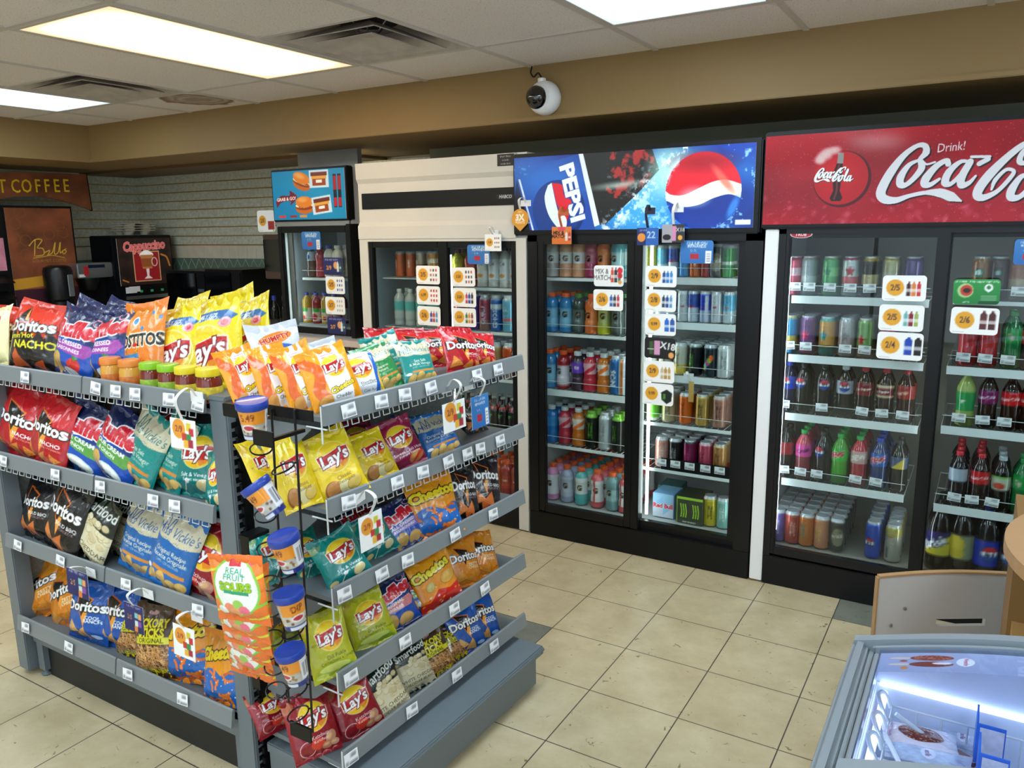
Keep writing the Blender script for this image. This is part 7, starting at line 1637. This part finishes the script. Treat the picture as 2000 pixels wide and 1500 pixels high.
# stack of drink carriers on it
cm2 = mat('moulded_pulp', 'c4bca8', .9, bump=.3)
for i in range(4):
    P = Vector((-5.3+.004*i, .92+.01*(i % 2), 1.628+.020*i)); t = MB(P)
    for sx in (-1, 1):
        for sy in (-1, 1): t.lathe([(.033, .0), (.036, .002), (.046, .034), (.050, .036), (.052, .033)] if i else [(.033, .0), (.036, .002), (.046, .034), (.050, .036), (.052, .033)], P+Vector((sx*.055, sy*.075, 0)), 16)
    t.box(P.x-.11, P.x+.11, P.y-.14, P.y+.14, P.z+.034, P.z+.040, b=.002)
    dc = t.build('drink_carrier', cm2); dc.location = P
    tag(dc, f"beige pulp drink carrier, {['bottom', 'second', 'third', 'top'][i]} of the stack on the cappuccino machine", 'drink carrier', 'drink carriers on the cappuccino machine')
# thermal urn and brewer
P = Vector((-5.12, .13, .965))
t = empty('coffee_urn', P, 'black rounded coffee urn with a silver sight glass', 'coffee urn')
MB(P).lathe([(.085, 0), (.09, .02), (.088, .08), (.075, .09), (.075, .16), (.10, .18), (.105, .22), (.105, .40), (.095, .425), (.06, .44), (.002, .443)], P, 32).build('body', M_BLKM, t)
q = P+Vector((.098, .035, .20))
MB(P).box(q.x-.012, q.x+.010, q.y-.022, q.y+.022, q.z, q.z+.17, b=.004).build('sight_glass', M_STEEL, t)
MB(P).box(q.x-.03, q.x+.012, q.y-.03, q.y+.01, q.z-.08, q.z-.02, b=.004).build('tap', M_BLACK, t)
P = Vector((-5.25, .42, .965))
t = empty('coffee_brewer', P, 'steel-fronted coffee brewer with a red tag and black basket', 'coffee brewer')
MB(P).box(-5.45, -5.26, .28, .60, .966, 1.41, b=.006).box(-5.45, -5.14, .28, .60, .966, .99, b=.004).build('housing', M_BLKM, t)
MB(P).box(-5.30, -5.14, .30, .60, 1.29, 1.41, b=.008).build('control_head', M_STEEL, t)
MB(P).box(-5.142, -5.136, .39, .53, 1.37, 1.395).build('display', mat('navy_display', '141c3c', .2), t)
MB(P).box(-5.142, -5.13, .35, .39, 1.31, 1.385, b=.004).build('red_tag', mat('red_tag', 'b8242c', .4), t)
MB(P).lathe([(.06, 0), (.075, .02), (.09, .08), (.092, .10)], (-5.22, .43, 1.19), 26).build('brew_basket', M_BLACK, t)
MB(P).box(-5.14, -5.138, .31, .36, 1.30, 1.325).build('sticker', M_WHITE, t)
# plates on the wall tiles
t = MB().box(XL_+.012, XL_+.018, .47, .58, 1.09, 1.16, b=.002).build('wall_socket', M_WHITE); tag(t, 'cream wall socket plate by the brewer', 'socket')
# black ovens
for x0, x1, y, z1, lb in ((-4.62, -4.12, .72, 1.345, 'black microwave oven beside the cappuccino machine'), (-4.06, -3.64, .66, 1.365, 'black microwave oven nearer the small fridge')):
    P = Vector(((x0+x1)/2, y+.2, .966)); t = empty('microwave_oven', P, lb, 'microwave', 'microwaves on the coffee counter')
    MB(P).box(x0, x1, y, y+.38, .978, z1, b=.005).box(x0+.03, x0+.06, y+.02, y+.05, .966, .98).box(x1-.06, x1-.03, y+.02, y+.05, .966, .98).box(x0+.03, x0+.06, y+.3, y+.33, .966, .98).box(x1-.06, x1-.03, y+.3, y+.33, .966, .98).build('housing', M_BLACK, t)
    MB(P).box(x0+.02, x1-.12, y-.012, y, 1.0, z1-.02, b=.003).build('door', mat('black_glass', '07080a', .08, coat=.6), t)
    b = MB(P).box(x1-.11, x1-.015, y-.008, y, 1.0, z1-.02, b=.002)
    b.build('control_panel', M_BLKM, t)
    b = MB(P)
    for i in range(4): b.box(x1-.10, x1-.03, y-.011, y-.008, 1.03+.05*i, 1.055+.05*i)
    b.build('button', M_DGREY, t)
# dispenser on the wall left of the fridge, with a card on top
P = Vector((-3.38, .74, 1.3)); t = empty('sugar_dispenser', (P.x, P.y, 1.16), 'brown and black box dispenser on the wall by the small fridge', 'dispenser'); o = t.location
MB(o).box(-3.46, -3.24, .72, YB_-.013, 1.30, 1.62, b=.006).build('housing', mat('bronze_metal', '5c4a40', .35, .4), t)
MB(o).box(-3.445, -3.25, .705, .72, 1.36, 1.585, b=.004).build('window', mat('black_glass', '07080a', .08, coat=.6), t)
card(520, 432, 34, 42, pcard('2/5', lambda c: (c.rect(.6, .95, .1, c.A*.5, 'a83030'), c.ell(.9, .06, .05, .03, '7cc43c'))), 'white price card leaning above the brown dispenser', .71, group='price cards on the coffee side')
for i, (px, q) in enumerate([(521, 'c82c34'), (534, '24389c'), (545, '2c2c30')]):
    p = at(px, 690, 1, .55); P = Vector((p.x, .55+.04*i, .966)); t = empty('syrup_bottle', P, f"clear syrup bottle with {['red', 'blue', 'black'][i]} cap on the coffee counter", 'bottle', 'syrup bottles by the fridge')
    MB(P).lathe([(.03, 0), (.034, .01), (.034, .12), (.028, .15), (.012, .185), (.011, .2)], P, 18).build('bottle', glassmat('syrup_glass', 'a8acac', 1.2), t)
    MB(P).lathe([(.014, .195), (.014, .225), (.006, .23)], P, 14).build('cap', mat('cap_'+q, q, .35), t)
# ================================================================ ICE CREAM FREEZER, SERVING COUNTER
fz = mat('freezer_grey_plastic', '7d868d', .3, coat=.2); fb = mat('freezer_body', '7c8078', .25, .3); fi = mat('freezer_liner', 'dce2ee', .45)
FX0, FX1, FYB, FYF = .948, 1.66, -1.78, -2.86
def fzz(x): return .853+.085*math.sin(min(1, max(0, (x-FX0)/.42))*PI/2)
t = empty('ice_cream_freezer', ((FX0+FX1)/2, (FYB+FYF)/2, 0), 'grey chest freezer with a bowed glass lid, ice cream inside', 'freezer'); o = t.location
b = MB(o)
b.box(FX0-.02, FX0+.03, FYF, FYB, .06, .80, b=.02).box(FX1-.03, FX1, FYF, FYB, .06, .86, b=.01).box(FX0+.03, FX1-.03, FYB-.04, FYB, .06, .80, b=.004).box(FX0+.03, FX1-.03, FYF, FYF+.04, .06, .80, b=.004).box(FX0+.03, FX1-.03, FYF+.04, FYB-.04, .06, .12)
b.build('body', fb, t)
for x in (FX0+.05, FX1-.08):
    for y in (FYF+.05, FYB-.08): MB(o).lathe([(.02, 0), (.025, .01), (.025, .045), (.012, .065)], (x, y, 0), 14).build('foot', M_BLACK, t)
def bow(b, ya, yb, x0, x1, dz0, dz1, n=24):
    """slab following the bow between x0 and x1"""
    xs = [x0+(x1-x0)*i/n for i in range(n+1)]; vs = []
    for x in xs:
        z = fzz(x); vs += [(x, ya, z+dz0), (x, yb, z+dz0), (x, yb, z+dz1), (x, ya, z+dz1)]
    fs = [(3, 2, 1, 0), (n*4, n*4+1, n*4+2, n*4+3)]
    for i in range(n):
        for k in range(4): a = i*4+k; c_ = i*4+(k+1) % 4; fs.append((a, c_, c_+4, a+4))
    b.add(vs, fs, False)
b = MB(o)
bow(b, FYB-.022, FYB, FX0-.004, FX1, -.08, .0); bow(b, FYB-.03, FYB-.022, FX0+.03, FX1, -.07, -.012); bow(b, FYF, FYF+.035, FX0-.004, FX1, -.08, .0); 
b.box(FX0-.006, FX0+.022, FYF, FYB, .77, .853, b=.008).box(FX0+.022, FX0+.036, FYF, FYB, .77, .842, b=.003).box(FX1-.04, FX1, FYF, FYB, .80, .938, b=.006)
b.build('rim', fz, t)
b = MB(o)
bow(b, -2.235, -2.20, FX0+.03, FX1-.04, -.022, .004); bow(b, FYB-.038, FYB-.03, FX0+.036, FX1-.04, -.03, -.008); b.box(FX0+.036, FX0+.046, FYF+.03, FYB-.05, .825, .853, b=.002)
b.build('lid_frame', fz, t)
b = MB(o); bow(b, -2.20, FYB-.037, FX0+.044, FX1-.04, -.014, -.010); bow(b, FYF+.035, -2.235, FX0+.044, FX1-.04, -.014, -.010); b.build('lid_glass', glassmat('freezer_glass', 'eef2fa', .35), t)
b = MB(o); b.box(FX0+.04, FX0+.045, FYF+.04, FYB-.055, .35, .80).box(FX1-.05, FX1-.045, FYF+.04, FYB-.055, .35, .84).box(FX0+.045, FX1-.05, FYB-.06, FYB-.055, .35, .80).box(FX0+.045, FX1-.05, FYF+.04, FYF+.045, .35, .80).box(FX0+.045, FX1-.05, FYF+.045, FYB-.06, .35, .36)
bow(b, FYB-.055, FYB-.039, FX0+.04, FX1-.045, -.14, -.03); b.box(FX0+.036, FX0+.044, FYF+.03, FYB-.04, .78, .838)
b.build('inner_liner', fi, t)
# printed strip on the lid glass: two ice cream bars and a round badge
LPX0, LPW, LPY0, LPH = FX0+.046, .27, -1.895, .072
c = Cv(200, 54, LPH/LPW, '8c94b0'); c.vgrad('98a2be', 'a8b2ca')
for y, q in ((.19, '84341c'), (.105, '74301c')):
    c.ell(.13, y, .07, .011, 'e6c8aa'); c.ell(.31, y, .125, .036, q)
for i in range(60): rs_ = random.Random(i+50); c.ell(.2+.22*rs_.random(), .17+.045*rs_.random(), .006, .005, 'b86c44')
c.ell(.37, .118, .055, .015, 'ece4e0'); c.ell(.15, .15, .022, .012, 'a83c2c'); c.ell(.16, .055, .022, .022, 'c88440')
c.ell(.50, .14, .05, .055, 'eceef4'); c.text('Nestle', .505, .14, .026, 'a83040', -90, 0, .02)
c.text('Drum', .85, .13, .14, 'b0bad2', -90, 0, .03)
xs_ = np.linspace(LPX0, LPX0+LPW, 200)
me = gridmesh('lid_print', [(np.stack([np.tile((xs_-o.x)[None], (54, 1)), np.tile((LPY0+LPH*np.linspace(0, 1, 54)-o.y)[:, None], (1, 200)), np.tile(np.array([fzz(x)-.0175 for x in xs_])[None], (54, 1))-o.z], -1), c.out(), False, False)], M_PAPER)
link('lid_print', me, t)
MB(o).tube([(FX0+.06, FYF+.08, .79), (FX0+.06, FYB-.075, .79)], .006, 8).tube([(FX0+.05, FYB-.062, .80), (FX1-.06, FYB-.062, .80)], .004, 8).build('light_tube', mat('added_freezer_tube', 'd8e8ff', .5, emit=4), t)  # added glowing tubes under the rim, only to brighten the freezer inside
# basket
BX0, BX1, BY0, BY1, BZ = FX0+.075, 1.50, -2.19, -1.865, .60
t2 = empty('freezer_basket', ((BX0+BX1)/2, (BY0+BY1)/2, BZ), 'white wire basket with tall handle loops inside the freezer', 'basket'); o = t2.location
b = MB(o)
n = 12
for i in range(n+1):
    x = BX0+(BX1-BX0)*i/n; b.tube([(x, BY1, .775), (x, BY1, BZ), (x, BY0, BZ), (x, BY0, .775)], .002, 5)
for i in range(9):
    y = BY0+(BY1-BY0)*i/8; b.tube([(BX0, y, .775), (BX0, y, BZ), (BX1, y, BZ), (BX1, y, .775)], .002, 5)
for z in (.775, .70, .64): b.tube([(BX0, BY0, z), (BX1, BY0, z), (BX1, BY1, z), (BX0, BY1, z)], .0025, 5, closed=True)
b.build('wire_cage', M_WIRE, t2)
b = MB(o)
for y in (-1.895, -1.965, -2.03): b.tube(spl([(BX0-.002, y-.022, .775), (BX0-.014, y-.024, .80), (BX0-.022, y, .808), (BX0-.014, y+.024, .80), (BX0-.002, y+.022, .775)], 5), .004, 7)
b.build('handle', M_WIRE, t2)
MB(o).tube([(BX0+.01, -1.93, .80), (BX0+.16, -1.90, .70)], .004, 6).tube([(BX0+.0, -2.0, .80), (BX0+.11, -2.17, .73)], .004, 6).build('divider_wire', M_WIRE, t2)
def A_ic(c):
    c.vgrad('d8c4c4', 'ece4e6'); c.ell(.5, c.A*.52, .34, .34*c.A*.9, '6c2c1c'); rs = random.Random(9)
    for i in range(130): a = rs.random()*6.28; r = math.sqrt(rs.random()); c.ell(.5+.32*r*math.cos(a), c.A*.52+.3*c.A*r*math.sin(a), .014, .02, ['c88c64', 'e0b48c', '8c4428'][i % 3])
    c.text('almond', .5, c.A*.9, .1, 'f4f0f0', 0, .1, .02); c.rect(.3, .7, .05, .16, 'b88ca0')
def A_is(c):
    c.vgrad('a8b4c8', 'c0cad8'); c.noise(.15, 3, 8); c.ell(.5, c.A*.5, .3, .12, 'd8dce8'); c.text('vanilla', .5, c.A*.5, .1, '6c3c54', 0, .1, .02)
def A_ip(c):
    c.vgrad('c8a8a4', 'e4d8dc'); c.ell(.45, c.A*.4, .35, .3, 'a85c48'); c.stroke([(.1, 1.2), (.6, .9), (.9, 1.1)], .12, '4c2c2c')
for k_, f_ in (('ic', A_ic), ('is', A_is), ('ip', A_ip)): DES[k_] = f_; BK[k_] = 'c8ccd8'
for i, (d, cx, cy, z, rot, ln, w, lb) in enumerate([('ic', 1795, 1440, .765, 12, .115, .066, 'ice cream bar wrapper with a nut-covered chocolate bar picture'), ('is', 1812, 1478, .765, 8, .13, .05, 'silver-blue ice cream wrapper in front of the nut bar wrapper'), ('ip', 1880, 1490, .74, -22, .12, .06, 'pinkish brown ice cream wrapper beside the blue ticket holder'), ('ic', 1790, 1520, .75, 5, .12, .06, 'ice cream bar wrapper nearest the lid cross bar'), ('is', 1880, 1445, .735, 0, .11, .055, 'pale wrapper with blue end behind the others')]):
    P = at(cx, cy, 2, z); dr = Vector((math.cos(R_(rot)), math.sin(R_(rot)), 0)); sd = Vector((math.sin(R_(rot)), -math.cos(R_(rot)), 0))
    bag('ice_cream_wrapper', d, P-dr*ln/2, P+dr*ln/2, sd, w, lb, 'ice cream', 'ice cream wrappers in the freezer', 900+i, nx=70, thick=.3)
bl = mat('blue_plastic', '2c6cd0', .35)
for i, (cx, cy) in enumerate([(1935, 1432), (1940, 1490)]):
    P = at(cx, cy, 2, .79); t = empty('price_ticket_holder', P, f'blue plastic ticket holder in the freezer, {["farther", "nearer"][i]} one', 'ticket holder', 'blue ticket holders in the freezer')
    MB(P).box(P.x-.022, P.x-.019, P.y-.03, P.y+.03, P.z-.05, P.z+.03).box(P.x-.022, P.x+.02, P.y-.032, P.y-.029, P.z-.05, P.z+.03).build('holder', bl, t)
    MB(P).box(P.x-.017, P.x+.018, P.y-.0335, P.y-.0325, P.z-.035, P.z+.025).build('ticket', mat('ticket_paper', 'd8d4dc', .6, var=.2, vscale=60), t)
# serving counter with a rounded end, and its white wing panel
bt = mat('beige_laminate', 'b08a64', .4, var=.04); bd = mat('tan_panel', '8a683c', .5, var=.05)
t = empty('serving_counter', (1.7, -1.15, 0), 'beige laminate counter with a round end, right picture edge', 'counter'); o = t.location
b = MB(o); cpts = [(1.79+.6*math.cos(a), -1.20+.52*math.sin(a)) for a in np.linspace(PI/2, 3*PI/2, 40)]+[(2.6, -1.72), (2.6, -.68)]
b.prism(cpts[::-1], 2, .868, .90); b.build('worktop', bt, t)
MB(o).box(1.225, 2.55, -1.0, -.72, .0, .866).build('front_panel', bd, t)
MB(o).box(1.235, 2.55, -1.45, -1.0, .0, .60).build('lower_cabinet', mat('light_tan_panel', 'a07c48', .5, var=.05), t)
wp = mat('white_laminate', 'bcb8b6', .32, coat=.2)
L0 = at(1716, 1150, 1, -.80); L0.z = 0; dv = Vector((CR[0], CR[1], 0)).normalized(); dn = Vector((-dv.y, dv.x, 0))
t = empty('counter_wing_panel', label='pale grey laminate panel with a slot handle and wood edge', cat='panel', mw=Matrix.Translation(L0) @ Matrix.Rotation(math.atan2(dv.y, dv.x), 4, 'Z'))
def lp(x, y): q = at_p(x, y, L0, dn)-L0; return q.dot(dv), q.z
(_, z0t), (xr, z1t), (sx0, sz0), (sx1, sz1) = lp(1720, 1129), lp(1972, 1124), lp(1827, 1223), lp(1925, 1208)
arc = [(xr*k/12, z0t+(z1t-z0t)*k/12+.010*math.sin(PI*k/12)) for k in range(13)]
b = MB()
b.prism([(sx0, sz1)]+[(sx0, arc[0][1])]+[(sx1, z1t), (sx1, sz1)], 1, .001, .0011) if False else None
def zt(x): return float(np.interp(x, [a[0] for a in arc], [a[1] for a in arc]))
for x0_, x1_, za, zb_ in ((0, sx0, .02, None), (sx1, xr, .02, None), (sx0, sx1, .02, sz0), (sx0, sx1, sz1, None)):
    n_ = 6; xs_ = [x0_+(x1_-x0_)*k/n_ for k in range(n_+1)]
    b.prism([(x0_, za), (x1_, za)]+([(x1_, zb_), (x0_, zb_)] if zb_ else [(x, zt(x)) for x in xs_[::-1]]), 1, 0, .015)
b.build('board', wp, t)
b = MB().box(-.005, 0, -.002, .017, 0, z0t)
b.prism([(x, z) for x, z in arc]+[(x, z+.006) for x, z in arc[::-1]], 1, -.002, .017)
b.build('wood_edge', mat('wood_edge', 'a8845c', .5), t)
b = MB()
for q in ((1767, 1188), (1739, 1221)):
    x, z = lp(*q); b = MB().lathe([(.0065, 0), (.006, .003), (.002, .005)], (x, 0, z), 12, (0, -1, 0)); b.build('screw', M_STEEL, t)
